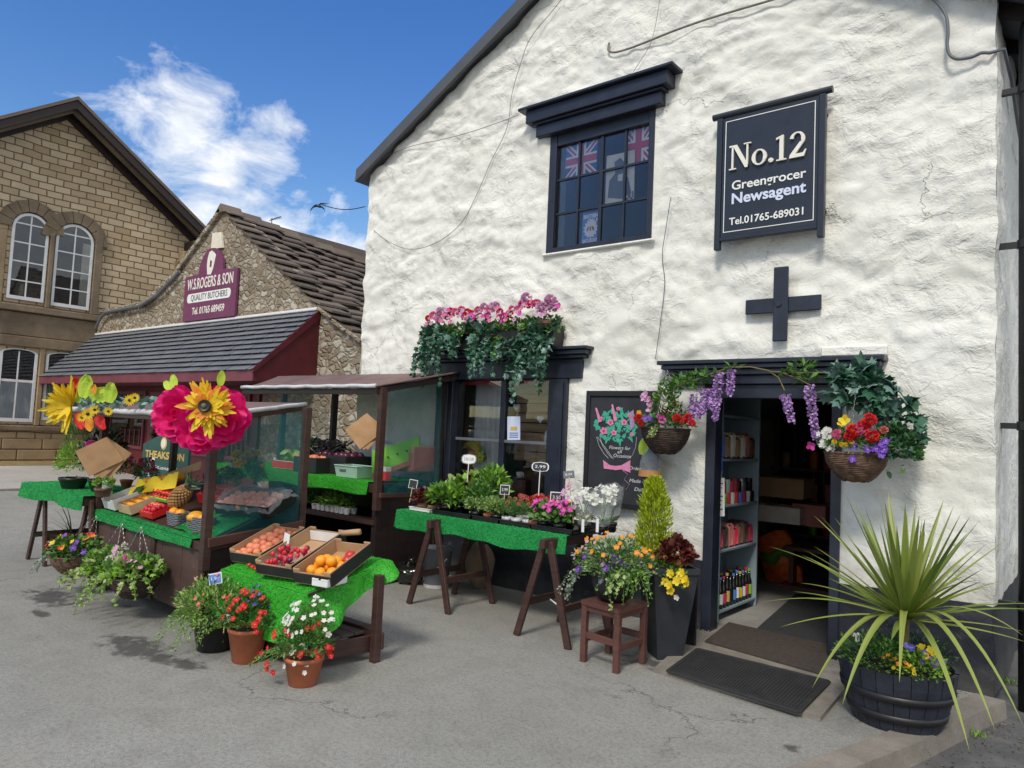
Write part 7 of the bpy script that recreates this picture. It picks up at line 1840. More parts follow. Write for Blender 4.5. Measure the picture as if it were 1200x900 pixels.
for k in range(nb_):
    for q in range(2): 
        kk = (k+q*3) % 10; bottle(f'dark bottle with a {LN_[kk]} label on the bottom shelf of the blue grey unit', (XS-.05-.085*q, y0s+.08+(y1s-y0s-.16)*k/(nb_-1), zs[0]), .27 if k % 3 else .29, LC_[kk])
def tin(label, p, r_, h_, mat, grp):
    mb = MB(); mb.lathe(p, [(r_*.94, 0), (r_, .004), (r_, h_-.004), (r_*.94, h_)], 12, mat); mb.lathe(V(p)+V((0, 0, h_)), [(r_*.95, 0), (r_*.9, -.003)], 12, 'galvanised', (False, True)); tag(mb.build('tin', None, None, True), label, 'tin', grp)
for k in range(9):
    m_ = ['flag_red', 'lime_card', 'flag_red', 'poster_cream', 'flag_red', 'label_blue', 'flag_red', 'paper_white', 'black_plastic'][k]; n_ = ['red', 'lime', 'red', 'cream', 'red', 'blue', 'red', 'white', 'black'][k]
    tin(f'{n_} tin in the lower row of the middle shelf', (XS-.06, y0s+.08+(y1s-y0s-.16)*k/8, zs[2]), .038, .10, m_, 'tins on the middle shelf')
    tin(f'{n_} tin stacked on top in the middle shelf', (XS-.07, y0s+.10+(y1s-y0s-.2)*k/8, zs[2]+.101), .036, .10 if k % 2 else .12, ['black_plastic', 'flag_red', 'mint_plastic', 'flag_red', 'flag_red', 'black_plastic', 'galvanised', 'black_plastic', 'black_plastic'][k], 'upper tins on the middle shelf')
for k in range(7):
    mb = MB(); c0 = V((XS-.12, y0s+.11+(y1s-y0s-.2)*k/6, zs[1]+.10)); mb.box(c0-V((.09, .05, .10)), c0+V((.09, .05, .07+.02*(k % 3))), ['flag_red', 'stall_panel', 'pink_card', 'flag_red', 'wicker', 'stall_panel', 'flag_red'][k], bev=.018); tag(mb.build('food_packet', None, None, True), 'red and brown packet on the second shelf from the bottom', 'packet', 'packets on the second shelf')
    mb = MB(); c0 = V((XS-.12, y0s+.11+(y1s-y0s-.2)*k/6, zs[3]+.12)); mb.box(c0-V((.09, .05, .12)), c0+V((.09, .05, .08+.02*(k % 3))), ['label_blue', 'kraft', 'poster_cream', 'kraft', 'poster_cream', 'pink_card', 'wicker'][k], bev=.022); tag(mb.build('food_packet', None, None, True), 'cream and brown bag of food on the upper shelf', 'packet', 'bags on the upper shelf')
# posters on the near end of the unit / door jamb
def flat(name, label, cat, pts, off, mat, parts=()):
    mb = MB(); mb.poly(pts, off, mat); o = mb.build(name); tag(o, label, cat)
    return o
yp = y0s-.004
def pq(x0, y0, x1, y1, Y): return [W(x0, y1, Y), W(x1, y1, Y), W(x1, y0, Y), W(x0, y0, Y)]
mb = MB(); mb.box((XS-.30, y0s-.05, .017), (XS-.02, y0s-.005, 2.0), 'white_frame', bev=.003); mb.build('end_board', None, su)
yp = y0s-.055
o = flat('poster', 'blue poster fixed inside the left door jamb', 'poster', pq(837, 508, 846.5, 552, yp), (0, .003, 0), 'poster_blue')
mb = MB(); mb.poly(pq(838, 525, 845.5, 538, yp-.003), (0, .002, 0), 'sign_pale_blue'); mb.build('printed_panel', None, o)
o = flat('notice', 'white paper notice below the blue poster inside the door jamb', 'notice', pq(836, 560, 849, 605, yp-.002), (0, .003, 0), 'paper_white')
for k in range(7): mb = MB(); mb.poly(pq(838, 566+k*5, 847-(k % 3), 567.2+k*5, yp-.005), (0, .002, 0), 'poster_grey'); mb.build('printed_line', None, o)
# dim goods further in
def ibox(label, px, py, Y, w_, d_, h_, mat, z=None, cat='box', name='stock_box'):
    p = W(px, py, Y); zz = p.z if z is None else z; mb = MB(); mb.box((p.x-w_/2, Y, zz), (p.x+w_/2, Y+d_, zz+h_), mat, bev=.004); tag(mb.build(name), label, cat)
mb = MB()
for z in (.45, .85, 1.25): mb.box((-3.3, 9.3, z), (-.85, 9.86, z+.03), 'stool_wood')
for x in (-3.25, -2.1, -.9): mb.box((x, 9.32, .02), (x+.05, 9.8, 2.0), 'stool_wood')
tag(mb.build('back_shelves'), 'dark wooden shelves along the back of the shop', 'shelves')
cols_ = ['flag_red', 'gold', 'lime_card', 'kraft', 'paper_white', 'mint_plastic', 'pink_card', 'black_plastic', 'petal_orange']
for r_, z in enumerate((.48, .88, 1.28)):
    for k in range(13):
        if rnd.random() < .85: tin(f'{["lower", "middle", "upper"][r_]} row jar on the shelves at the back of the shop', (-3.15+.17*k, 9.45, z), .05, rnd.uniform(.12, .24), rnd.choice(cols_), f'{["lower", "middle", "upper"][r_]} row of jars at the back')
ibox('brown cardboard box on a low crate in the shop', 912, 583, 8.3, .55, .4, .22, 'cardboard')
ibox('pale crate under the cardboard box in the shop', 905, 612, 8.2, .6, .4, .18, 'poster_cream')
ibox('box tied with red ribbon on the table inside the shop', 947, 617, 8.4, .36, .3, .24, 'pink_card')
mb = MB(); mb.box((-2.75, 8.1, .0), (-1.1, 8.9, .06), 'stool_wood'); mb.box((-2.75, 8.2, .42), (-1.0, 8.8, .46), 'stool_wood')
for x in (-2.7, -1.1): mb.box((x, 8.25, .06), (x+.05, 8.75, .42), 'stool_wood')
tag(mb.build('display_table'), 'low dark table of boxes deep in the shop', 'table')
c0 = G(921, 684, .02); t = T('carrot_bag', 'orange and green printed sack of carrots leaning inside the shop', 'sack', c0)
mb = MB(); q_ = Matrix.Rotation(R(-22), 3, 'Y'); mb.poly([c0+q_@V((x*.19+.02*noise.noise(V((x*3, z_*3, 1))), .0, .27+z_*.29+.02*noise.noise(V((x*3, z_*3, 4))))) for x, z_ in ((-.9, -1), (0, -1.05), (.9, -1), (1.05, -.6), (.95, 0), (1.08, .6), (.85, .98), (.3, 1.08), (-.4, 1.0), (-.9, 1.02), (-1.05, .5), (-.96, 0), (-1.08, -.6))], (0, .14, 0), 'carrot_sack'); mb.build('sack_body', None, t, True)
mb = MB(); mb.poly([c0+q_@V((x*.19, -.004, .27+z_*.29)) for x, z_ in ((-.9, .05), (-.2, -.2), (.3, .1), (.9, -.1), (.85, .35), (.2, .45), (-.3, .3), (-.9, .5))], (0, .003, 0), 'leaf_green'); mb.build('printed_band', None, t, True)
mb = MB(); mb.lathe((-1.75, 7.9, .02), [(.12, 0), (.16, .28)], 16, 'wicker', (True, False)); tag(mb.build('waste_basket', None, None, True), 'round brown basket behind the carrot sack', 'basket')

# ------------------------------------------------------------------ window display
YW = YF+.36
wd = T('window_shelf', 'wide dark display shelf inside the shop window', 'shelf', (-4.9, 6.2, .78))
mb = MB(); mb.box((-5.75, 5.93, .80), (-3.9, 6.75, .83), 'stool_wood'); mb.build('board', None, wd)
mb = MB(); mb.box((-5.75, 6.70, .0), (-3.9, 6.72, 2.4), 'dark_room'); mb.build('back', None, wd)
for z in range(9): 
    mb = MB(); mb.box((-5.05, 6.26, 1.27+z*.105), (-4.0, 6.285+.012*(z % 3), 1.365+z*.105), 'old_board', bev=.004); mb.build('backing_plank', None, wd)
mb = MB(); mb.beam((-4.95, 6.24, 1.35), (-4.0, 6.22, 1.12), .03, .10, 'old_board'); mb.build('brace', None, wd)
mb = MB(); rows = [[(gx0+.02+.48*i/24, 6.12+.02*math.sin(i*1.5), z) for i in range(25)] for z in (.95, 2.2)]; sheet(mb, rows, 'net_curtain'); tag(mb.build('curtain'), 'pale grey curtain at the left side of the shop window', 'curtain')
mb = MB(); mb.box((gx0, 5.93, zh-.075), (gx1, 5.94, zh+.02), 'flag_red'); tag(mb.build('pelmet_strip'), 'crimson strip across the top of the shop window', 'valance')
def hangheart(px, py, label):
    p = W(px, py, 6.1); t = T('hanging_heart', label, 'ornament', p); mb = MB()
    mb.poly([p+V((.045*16*math.sin(a)**3/16, 0, .045*(13*math.cos(a)-5*math.cos(2*a)-2*math.cos(3*a)-math.cos(4*a))/16)) for a in [2*PI*k/24 for k in range(24)]], (0, .012, 0), 'sign_white'); mb.build('heart', None, t)
    mb = MB(); mb.tube([p+V((0, 0, .03)), (p.x, p.y, 2.3)], .0015, 4, 'wire'); mb.build('string', None, t)
hangheart(605, 477, 'white hanging heart higher up behind the window glass'); hangheart(633, 491, 'white hanging heart lower down on the right behind the window glass')
o = flat('notice', 'pale blue notice with yellow print taped inside the shop window', 'notice', pq(594.5, 488, 609.5, 515.5, 5.850), (0, .002, 0), 'sign_pale_blue')
mb = MB(); mb.poly(pq(598, 500, 606, 504, 5.847), (0, .001, 0), 'gold'); mb.build('printed_panel', None, o)
for k in range(3): mb = MB(); mb.poly(pq(597, 507+k*2.4, 607, 507.8+k*2.4, 5.847), (0, .001, 0), 'poster_blue'); mb.build('printed_line', None, o)
c0 = V((W(552, 560, 6.10).x, 6.10, .83)); t = T('flower_vase', 'glass vase of bright yellow flowers in the shop window', 'vase', c0)
mb = MB(); mb.lathe(c0, [(.06, 0), (.065, .2), (.055, .24)], 16, 'mint_plastic'); mb.build('vase_body', None, t, True); mb = MB(); dome(mb, c0+V((0, 0, .42)), (.17, .12, .14), 300, .06, .03, 'leaf_dark'); mb.build('foliage', None, t)
blooms(t, c0+V((0, 0, .44)), (.17, .12, .15), 26, .045, 'daisy', 'petal_yellow', 'gold', zmin=-.4)
c0 = V((W(572, 590, 6.02).x, 6.02, .83)); t = T('wine_bottle', 'dark wine bottle with a white label in the shop window', 'bottle', c0)
mb = MB(); mb.lathe(c0, [(.037, 0), (.038, .19), (.015, .25), (.014, .31)], 16, 'bottle_glass'); mb.build('glass_body', None, t, True); mb = MB(); mb.lathe(c0+V((0, 0, .05)), [(.039, 0), (.039, .09)], 16, 'paper_white', (False, False)); mb.build('label', None, t); mb = MB(); mb.lathe(c0+V((0, 0, .25)), [(.0165, 0), (.0165, .065)], 12, 'white_roll'); mb.build('foil', None, t)
for k, px_ in enumerate((558, 582)): fruit('orange', V((W(px_, 560, 6.2).x, 6.2, 1.03)), .07, 'orange gourd '+('below the yellow flowers' if k == 0 else 'right of the wine bottle')+' in the shop window', 'gourd', None)
mb = MB(); mb.box((W(548, 570, 6.2).x, 6.12, .83), (W(590, 570, 6.2).x, 6.3, .97), 'wicker_dark', bev=.01); tag(mb.build('wicker_box'), 'low wicker box holding gourds in the shop window', 'box')
c0 = V((W(626, 585, 6.22).x, 6.22, .83)); mb = MB(); mb.blob(c0+V((0, 0, .16)), (.27, .2, .20), 'wicker_dark', 22, 12, .06); tag(mb.build('wicker_hamper', None, None, True), 'big round brown wicker hamper in the shop window', 'hamper')
c0 = V((W(609, 556, 5.99).x, 5.99, W(609, 560, 5.99).z)); t = T('tea_cup', 'white cup on a saucer in the shop window', 'cup', c0)
mb = MB(); mb.lathe(c0, [(.018, 0), (.035, .03), (.04, .06)], 16, 'china', (True, False)); mb.build('cup_bowl', None, t, True); mb = MB(); mb.lathe(c0-V((0, 0, .008)), [(.02, 0), (.065, .012)], 18, 'china', (True, False)); mb.build('saucer', None, t, True); mb = MB(); mb.tube([c0+V((.036+.02*math.sin(a), 0, .032+.018*math.cos(a))) for a in [PI*k/6 for k in range(7)]], .004, 5, 'china'); mb.build('handle', None, t)
mb = MB(); mb.box((c0.x-.12, 5.94, .83), (c0.x+.12, 6.04, c0.z-.009), 'stool_wood', bev=.004); tag(mb.build('display_block'), 'dark block under the white cup in the shop window', 'block')
c0 = W(645, 516, 6.1); mb = MB(); mb.lathe(c0-V((0, 0, .1)), [(.04, 0), (.07, .08), (.065, .17), (.05, .2)], 16, 'china'); tag(mb.build('china_jug', None, None, True), 'white china jug at the right edge of the shop window', 'jug')
# upper window: flags and posters
def upq(x0, y0, x1, y1, Y): return pq(x0, y0, x1, y1, Y)
def uflag(label, x0, x1, z0, z1, Y, kx=1.0):
    t = T('flag', label, 'flag', ((x0+x1)/2, Y, z0)); w_ = x1-x0; h_ = z1-z0; cx_, cz2 = (x0+x1)/2, (z0+z1)/2
    def pl(nm_, pts, k, mt_): mb = MB(); mb.poly([(x, Y-.0012*k, z) for x, z in pts], (0, .001, 0), mt_); return mb.build(nm_, None, t)
    pl('blue_field', [(x0, z0), (x1, z0), (x1, z1), (x0, z1)], 0, 'flag_blue')
    for i_, (mt_, q, k) in enumerate((('sign_white', .10, 1), ('flag_red', .035, 3))):
        for s_ in (1, -1):
            a, b_ = (x0, z0 if s_ == 1 else z1), (x1, z1 if s_ == 1 else z0); d = h_*q
            pl('diagonal_cross', [(a[0], a[1]+(d if s_ == 1 else -d)), (a[0], a[1]), (a[0]+d*1.4, a[1]), (b_[0], b_[1]-(d if s_ == 1 else -d)), (b_[0], b_[1]), (b_[0]-d*1.4, b_[1])], k+(s_ == 1)*.5, mt_)
    for mt_, q, k in (('sign_white', .16, 5), ('flag_red', .095, 7)):
        pl('upright_cross', [(cx_-h_*q, z0), (cx_+h_*q, z0), (cx_+h_*q, z1), (cx_-h_*q, z1)], k, mt_); pl('upright_cross', [(x0, cz2-h_*q), (x1, cz2-h_*q), (x1, cz2+h_*q), (x0, cz2+h_*q)], k+.5, mt_)
YU = YF+.075
def UX(px): return W(px, 200, YU).x
def UZ(px, py): return W(px, py, YU).z
uflag('union flag hanging at the top left of the upper window', UX(663), UX(699), UZ(680, 208), UZ(680, 168), YU); uflag('union flag hanging at the top right of the upper window', UX(731), UX(763), UZ(747, 192), UZ(747, 149), YU+.01)
pm = T('poster', 'cream poster of a dark head and the word YOU in the upper window', 'poster', W(727, 210, YU-.013))
def upoly(t, nm_, pxs, dy, mt_): mb = MB(); mb.poly([W(x, y, YU-dy) for x, y in pxs], (0, .001, 0), mt_); return mb.build(nm_, None, t)
upoly(pm, 'sheet', [(709, 239), (743, 233), (744, 176), (711, 183)], .013, 'poster_cream'); upoly(pm, 'figure', [(712, 232), (728, 233), (740, 226), (736, 208), (731, 204), (734, 192), (727, 185), (720, 190), (721, 203), (714, 212)], .0145, 'poster_grey')
upoly(pm, 'collar', [(724, 205), (730, 203), (729, 212), (724, 212)], .016, 'poster_cream')
text('lettering', 'YOU', 'poster_grey', pm, W(735, 230, YU-.018), .10, width=.13, bold=.004)
bp2 = T('poster', 'blue poster with a white starburst in the lower part of the upper window', 'poster', W(692, 267, YU-.013)); upoly(bp2, 'sheet', [(681, 287), (702, 284), (703, 247), (683, 250)], .013, 'label_blue')
c0 = W(692, 268, YU-.0155); mb = MB(); mb.poly([c0+V(((.088 if k % 2 else .066)*math.cos(k*PI/14), 0, (.098 if k % 2 else .075)*math.sin(k*PI/14))) for k in range(28)], (0, .001, 0), 'sign_white'); mb.build('starburst', None, bp2)
mb = MB()
for s_, a_ in ((-.03, .4), (.03, -.4), (0, 0)): mb.blob(c0+V((s_, -.003, 0)), (.011, .002, .026), 'petal_salmon', 8, 5, rot=Matrix.Rotation(a_, 3, 'Y'))
mb.build('emblem', None, bp2)
text('lettering', 'BRITISH', 'sign_white', bp2, W(692.5, 253.5, YU-.0155), .05, width=.17, bold=.002); text('lettering', 'GALA', 'sign_white', bp2, W(695, 258.2, YU-.0165), .05, width=.12, bold=.002); text('lettering', 'SATURDAY', 'sign_white', bp2, W(691.5, 282, YU-.0155), .05, width=.18, bold=.002)

# ------------------------------------------------------------------ chalkboard on the wall
cb0, cb1 = W(688, 458, 5.72), W(752, 600, 5.72); cx0_, cx1_ = cb0.x, W(769, 500, 5.72).x; cz0_, cz1_ = W(740, 597, 5.72).z, cb0.z
cbd = T('chalkboard', 'black framed chalkboard drawn with a bouquet and pink bow', 'chalkboard', ((cx0_+cx1_)/2, 5.72, cz0_))
mb = MB(); mb.box((cx0_+.03, 5.722, cz0_+.03), (cx1_-.03, 5.745, cz1_-.03), 'chalk_board'); mb.build('slate', None, cbd)
mb = MB()
for q in (((cx0_, 5.705, cz0_), (cx0_+.045, 5.775, cz1_)), ((cx1_-.045, 5.705, cz0_), (cx1_, 5.775, cz1_)), ((cx0_+.046, 5.705, cz0_), (cx1_-.046, 5.775, cz0_+.05)), ((cx0_+.046, 5.705, cz1_-.05), (cx1_-.046, 5.775, cz1_))): mb.box(*q, 'black_paint', bev=.004)
mb.build('frame', None, cbd)
YC = 5.7205
def cp(x, y, k=0): p = W(x, y, YC); return V((p.x, YC-.0004*k, p.z))
def splat(mb, x, y, r_, mt_, k, lobes=5, jag=.3, n=16):
    mb.poly([cp(x+r_*(1+jag*math.sin(lobes*a+x))*math.cos(a), y+r_*(1+jag*math.sin(lobes*a+x))*math.sin(a), k) for a in [-2*PI*i/n for i in range(n)]], (0, .0003, 0), mt_)
mb = MB()
for k in range(150):
    a = rnd.uniform(0, 6.3); r_ = rnd.random()**.5; splat(mb, 723+26*r_*math.cos(a), 498+19*r_*math.sin(a), rnd.uniform(.9, 3.0), 'chalk_green', 1+k*.05, rnd.choice((3, 4, 5)), .35, 10)
for (x, y, dx, dy) in ((712, 512, -2, 9), (726, 514, 1, 10), (738, 512, 4, 7)): mb.poly([cp(x-3, y, 9), cp(x+3, y, 9), cp(x+dx, y+dy, 9)][::-1], (0, .0003, 0), 'chalk_green')
mb.build('chalk_leaves', None, cbd)
mb = MB()
for k, (x, y, r_) in enumerate(((716, 495, 3.6), (708, 505, 4.2), (720, 507, 3.4), (732, 495, 3.4), (725, 479, 2.2), (741, 509, 2.2), (738, 487, 2), (705, 490, 2))): splat(mb, x, y, r_, 'chalk_pink', 22+k*.2, 5, .18); splat(mb, x, y, r_*.4, 'flag_red', 26, 4, .2, 8)
mb.poly([cp(698, 478, 22), cp(700, 478, 22), cp(706, 494, 22), cp(702, 495, 22)][::-1], (0, .0003, 0), 'chalk_pink'); mb.poly([cp(717, 474, 22), cp(719, 474, 22), cp(724, 493, 22), cp(720, 494, 22)][::-1], (0, .0003, 0), 'chalk_pink'); mb.poly([cp(738, 484, 22), cp(743, 480, 22), cp(744, 500, 22), cp(739, 505, 22)][::-1], (0, .0003, 0), 'chalk_mauve')
mb.build('chalk_flowers', None, cbd)
for pts in ([(699, 512), (702, 522), (708, 532), (713, 537)], [(703, 512), (706, 522), (712, 531), (717, 537)], [(700, 512), (709, 524), (719, 538)], [(746, 512), (745, 524), (741, 534), (735, 538)]): mb = MB(); mb.tube([cp(x, y, 2) for x, y in pts], .0016, 4, 'chalk_white'); mb.build('chalk_wrapping', None, cbd)
mb = MB(); mb.poly([cp(x, y, 12) for x, y in ((707, 539), (715, 545), (722, 546), (729, 545), (739, 539), (739, 554), (729, 550), (722, 551), (715, 550), (708, 549))][::-1], (0, .0003, 0), 'chalk_pink'); mb.tube([cp(x, y, 14) for x, y in ((730, 551), (736, 556), (732, 562), (738, 568), (734, 574))], .003, 4, 'chalk_mauve'); mb.build('chalk_bow', None, cbd)
for s_, x, y, w_ in (('Flowers for', 726, 525, .22), ('all', 726, 529.5, .05), ('Occasions', 729, 534.5, .18), ('Order', 744, 549, .12), ('Made up', 748, 564, .18), ('Daily', 750, 574, .12)):
    p = cp(x, y, 6); text('chalk_lettering', s_, 'chalk_white', cbd, p, .045, width=w_, ext=.0004, shear=.2)
# bag hung beside it
hbp = V((W(763, 520, 5.62).x, 5.62, W(763, 556, 5.62).z)); t = T('hanging_bag', 'clear grey bag with a tan band hanging below the left flower basket', 'bag', hbp)
mb = MB(); mb.lathe(hbp, [(.105, 0), (.10, .10), (.085, .16), (.03, .24)], 20, 'cellophane', (False, False), sy=.5); mb.lathe(hbp+V((0, .0, .06)), [(.085, 0), (.08, .08), (.06, .12)], 16, 'pewter_plastic', sy=.4); mb.build('bag_body', None, t, True)
mb = MB(); mb.lathe(hbp-V((0, 0, .02)), [(.110, 0), (.106, .055)], 20, 'tan_leather', (False, False), sy=.55); mb.build('band', None, t, True)
psh = MB(); psheet(psh, V((W(752, 533, 5.64).x, 5.64, W(752, 533, 5.64).z)), (.3, 0, 1), (0, -1, 0), .17, .05, .1, 'paper_lime'); tag(psh.build('lime_leaf'), 'bright lime paper leaf beside the chalkboard', 'leaf')

# ------------------------------------------------------------------ window box over the shop window
bx0_, bx1_ = W(505, 400, 5.68).x, W(652, 395, 5.68).x; bz_ = cz.z+.002
wb = T('window_box', 'black window box of pink flowers and trailing ivy on the shop cornice', 'window box', ((bx0_+bx1_)/2, 5.69, bz_))
mb = MB(); mb.poly([(bx0_, 5.62, bz_), (bx1_, 5.62, bz_), (bx1_+.03, 5.60, bz_+.17), (bx0_-.03, 5.60, bz_+.17)], (0, .17, 0), 'black_plastic'); mb.build('trough', None, wb)
mb = MB()
for k in range(9):
    x = bx0_+.06+(bx1_-bx0_-.12)*k/8; dome(mb, (x, 5.66, bz_+.19), (.13, .10, .10), 130, .05, .03, None, 'round', mats=['leaf_green', 'leaf_dark', 'leaf_green'])
mb.build('foliage', None, wb)
mb = MB(); IV = ['ivy_leaf', 'ivy_leaf', 'ivy_leaf', 'ivy_leaf', 'ivy_pale']
def ivyfall(px, py0, py1, n, sp_=.03, mats=IV, L_=.075, Y=5.57):
    for k in range(max(2, int(n*.65))):
        p0_ = W(px+rnd.uniform(-8, 8), py0, Y); hgt = (p0_.z-W(px, py1, Y).z)*rnd.uniform(.65, 1.0)
        strand(mb, p0_, (rnd.uniform(-.3, .3), -.25, -.3), hgt, L_, L_, None, 'ivy', sag=1.6, step=.042, mats=mats)
for q_ in ((505, 388, 458, 8), (512, 388, 464, 8), (520, 388, 440, 6), (532, 390, 425, 5), (545, 386, 425, 6), (556, 388, 452, 6), (570, 392, 445, 5), (582, 394, 446, 7), (592, 395, 430, 5), (603, 394, 415, 4), (620, 388, 460, 9), (630, 388, 452, 7), (640, 388, 446, 6), (646, 392, 474, 3), (622, 400, 478, 3)): ivyfall(*q_)
for (x, y) in ((505, 392), (518, 392), (555, 385), (570, 390), (630, 390), (640, 385), (503, 395)): dome(mb, W(x, y, 5.60), (.10, .07, .10), 26, .075, .07, None, 'ivy', mats=IV, clump=0)
for q_ in ((592, 392, 430, 4), (540, 385, 400, 3)): ivyfall(*q_, mats=['leaf_bright', 'leaf_green'], L_=.045)
mb.build('trailing_ivy', None, wb)
for (x, y, m_, s_) in ((502, 373, 'petal_red', .03), (508, 370, 'petal_pink', .04), (517, 366, 'petal_mauve', .05), (516, 374, 'petal_mauve', .05), (528, 364, 'petal_red', .03), (534, 366, 'petal_pink', .04), (541, 363, 'petal_pink', .035), (548, 366, 'petal_red', .035), (553, 368, 'petal_red', .035), (545, 371, 'petal_pink', .04), (561, 364, 'petal_pink', .04), (568, 361, 'petal_mauve', .045), (574, 364, 'petal_pink', .04), (580, 360, 'petal_mauve', .05), (586, 366, 'petal_red', .035), (590, 371, 'petal_magenta', .035), (597, 368, 'petal_red', .035), (572, 370, 'petal_pink', .035), (607, 363, 'petal_pink', .035), (613, 356, 'petal_magenta', .04), (617, 350, 'petal_mauve', .05), (622, 357, 'petal_red', .04), (629, 356, 'petal_pink', .04), (635, 360, 'petal_mauve', .045), (645, 353, 'petal_mauve', .055), (650, 358, 'petal_mauve', .05), (640, 363, 'petal_mauve', .045), (557, 371, 'petal_pink', .03), (525, 371, 'petal_magenta', .035), (600, 362, 'petal_pink', .03)):
    bloom(wb, W(x, y, 5.60), (.2, -1, .4), s_*1.15, 'pom', m_, name='flower_head')
    for k in range(2): bloom(wb, W(x+rnd.uniform(-6, 6), y+rnd.uniform(-1, 7), 5.56), (rnd.uniform(-.3, .6), -1, .3), .026, 'five', rnd.choice(('petal_pink', 'petal_pink', 'petal_mauve', 'petal_magenta')), 'petal_pink', name='floret')
mb = MB(); c0 = W(640, 380, 5.60); mb.lathe(c0-V((0, 0, .04)), [(.04, 0), (.08, .04), (.085, .07)], 16, 'wicker', (True, False)); mb.build('small_basket', None, wb)

# ------------------------------------------------------------------ hanging baskets and wisteria round the door
def bracket(t, c, hook, mat='black_plastic'):
    mb = MB(); mb.tube([(hook[0], 5.78, hook[2]+.0), (hook[0], hook[1], hook[2])], .008, 6, mat); mb.tube([(hook[0], 5.78, hook[2]-.18), (hook[0], (5.78+hook[1])/2, hook[2]-.02)], .006, 6, mat); mb.build('bracket', None, t)
Yb = 5.52; c0 = V((W(780, 503, Yb).x, Yb, W(780, 503, Yb).z))
t = T('hanging_basket', 'dark wicker basket of red pink and purple flowers left of the doorway', 'hanging basket', c0); wicker_basket(t, c0, .205, .20, 'wicker_dark', 17, squash=.8)
hk = (c0.x, Yb, W(776, 445, Yb).z+.08); bracket(t, c0, hk); chains(t, c0, .19, hk)
mb = MB(); dome(mb, c0+V((0, -.02, .05)), (.23, .19, .08), 700, .034, .02, ['leaf_green', 'leaf_light'][0], 'lance'); dome(mb, c0+V((-.02, 0, .2)), (.10, .08, .20), 320, .045, .025, None, 'lance', mats=['leaf_light', 'leaf_green', 'leaf_green']); dome(mb, c0+V((.08, 0, .12)), (.12, .1, .10), 160, .04, .02, None, 'lance', mats=['leaf_green', 'leaf_maroon'])
for k in range(4): strand(mb, c0+V((-.03+.02*k, -.17, .02)), (0, -.4, -.3), .13, .02, .02, 'leaf_light', 'round', step=.02)
mb.build('foliage', None, t)
for (x, y, m_, s_) in ((748, 490, 'petal_red', .045), (752, 496, 'petal_red', .04), (749, 484, 'petal_orange', .032), (757, 491, 'petal_purple', .04), (763, 489, 'petal_purple', .04), (776, 492, 'petal_magenta', .042), (793, 490, 'petal_red', .042), (806, 490, 'petal_red', .045), (811, 496, 'petal_red', .035), (765, 492, 'petal_purple', .03), (801, 494, 'petal_red', .03), (772, 488, 'petal_magenta', .03)): bloom(t, W(x, y, Yb-.17), (rnd.uniform(-.2, .5), -1, .25), s_*.8, 'five' if m_ != 'petal_red' else 'pom', m_, 'petal_yellow')
for (x, y) in ((757, 462), (760, 468), (763, 473), (755, 466), (762, 480)): bloom(t, W(x, y, Yb-.05), (-.2, -1, .2), .035, 'bell', 'petal_mauve', 'petal_white')
Yb = 5.45; c0 = V((W(1003, 532, Yb).x, Yb, W(1003, 532, Yb).z))
t = T('hanging_basket', 'brown wicker basket of red yellow white and violet flowers right of the doorway', 'hanging basket', c0); wicker_basket(t, c0, .200, .185, 'wicker', 17, squash=.85)
hk = (c0.x, Yb, W(1003, 455, Yb).z+.05); bracket(t, c0, hk); chains(t, c0, .19, hk)
mb = MB(); dome(mb, c0+V((0, 0, .06)), (.23, .2, .11), 800, .034, .02, 'leaf_green', 'lance')
dome(mb, V((W(1052, 530, Yb).x, Yb, W(1052, 530, Yb).z)), (.13, .14, .18), 500, .045, .03, None, 'round', mats=['leaf_dark', 'leaf_green', 'ivy_leaf'])
mb.build('foliage', None, t)
for (x, y, m_, s_, kd) in ((1019, 492, 'petal_red', .05, 'pom'), (1012, 500, 'petal_red', .05, 'pom'), (1000, 506, 'petal_red', .055, 'pom'), (1010, 503, 'petal_pink', .05, 'pom'), (1022, 511, 'petal_red', .05, 'pom'), (996, 511, 'petal_red', .045, 'pom'), (981, 509, 'petal_pink', .04, 'pom'), (990, 493, 'petal_yellow', .045, 'bell'), (987, 496, 'petal_yellow', .035, 'bell'), (999, 502, 'petal_orange', .04, 'bell'), (978, 518, 'petal_yellow', .022, 'pom'), (986, 521, 'petal_yellow', .02, 'pom'), (992, 521, 'petal_yellow', .02, 'pom'), (998, 518, 'petal_yellow', .02, 'pom'), (1001, 524, 'petal_purple', .03, 'five'), (1017, 527, 'petal_purple', .03, 'five'), (1026, 526, 'petal_purple', .03, 'five'), (1034, 521, 'petal_purple', .032, 'five'), (1036, 527, 'petal_purple', .03, 'five'), (1033, 533, 'petal_purple', .03, 'five'), (1038, 517, 'petal_purple', .028, 'five'), (999, 538, 'petal_purple', .03, 'five'), (1036, 504, 'petal_salmon', .03, 'pom'), (1028, 526, 'petal_purple', .03, 'five')): bloom(t, W(x, y, Yb-.18), (rnd.uniform(-.2, .4), -1, .25), s_*.85, kd, m_, 'petal_white' if m_ == 'petal_purple' else 'petal_yellow')
for k in range(26): bloom(t, W(968+rnd.uniform(-9, 9), 515+rnd.uniform(-13, 13), Yb-.14), (-.2, -1, .2), .018, 'five', 'petal_white', 'petal_white')
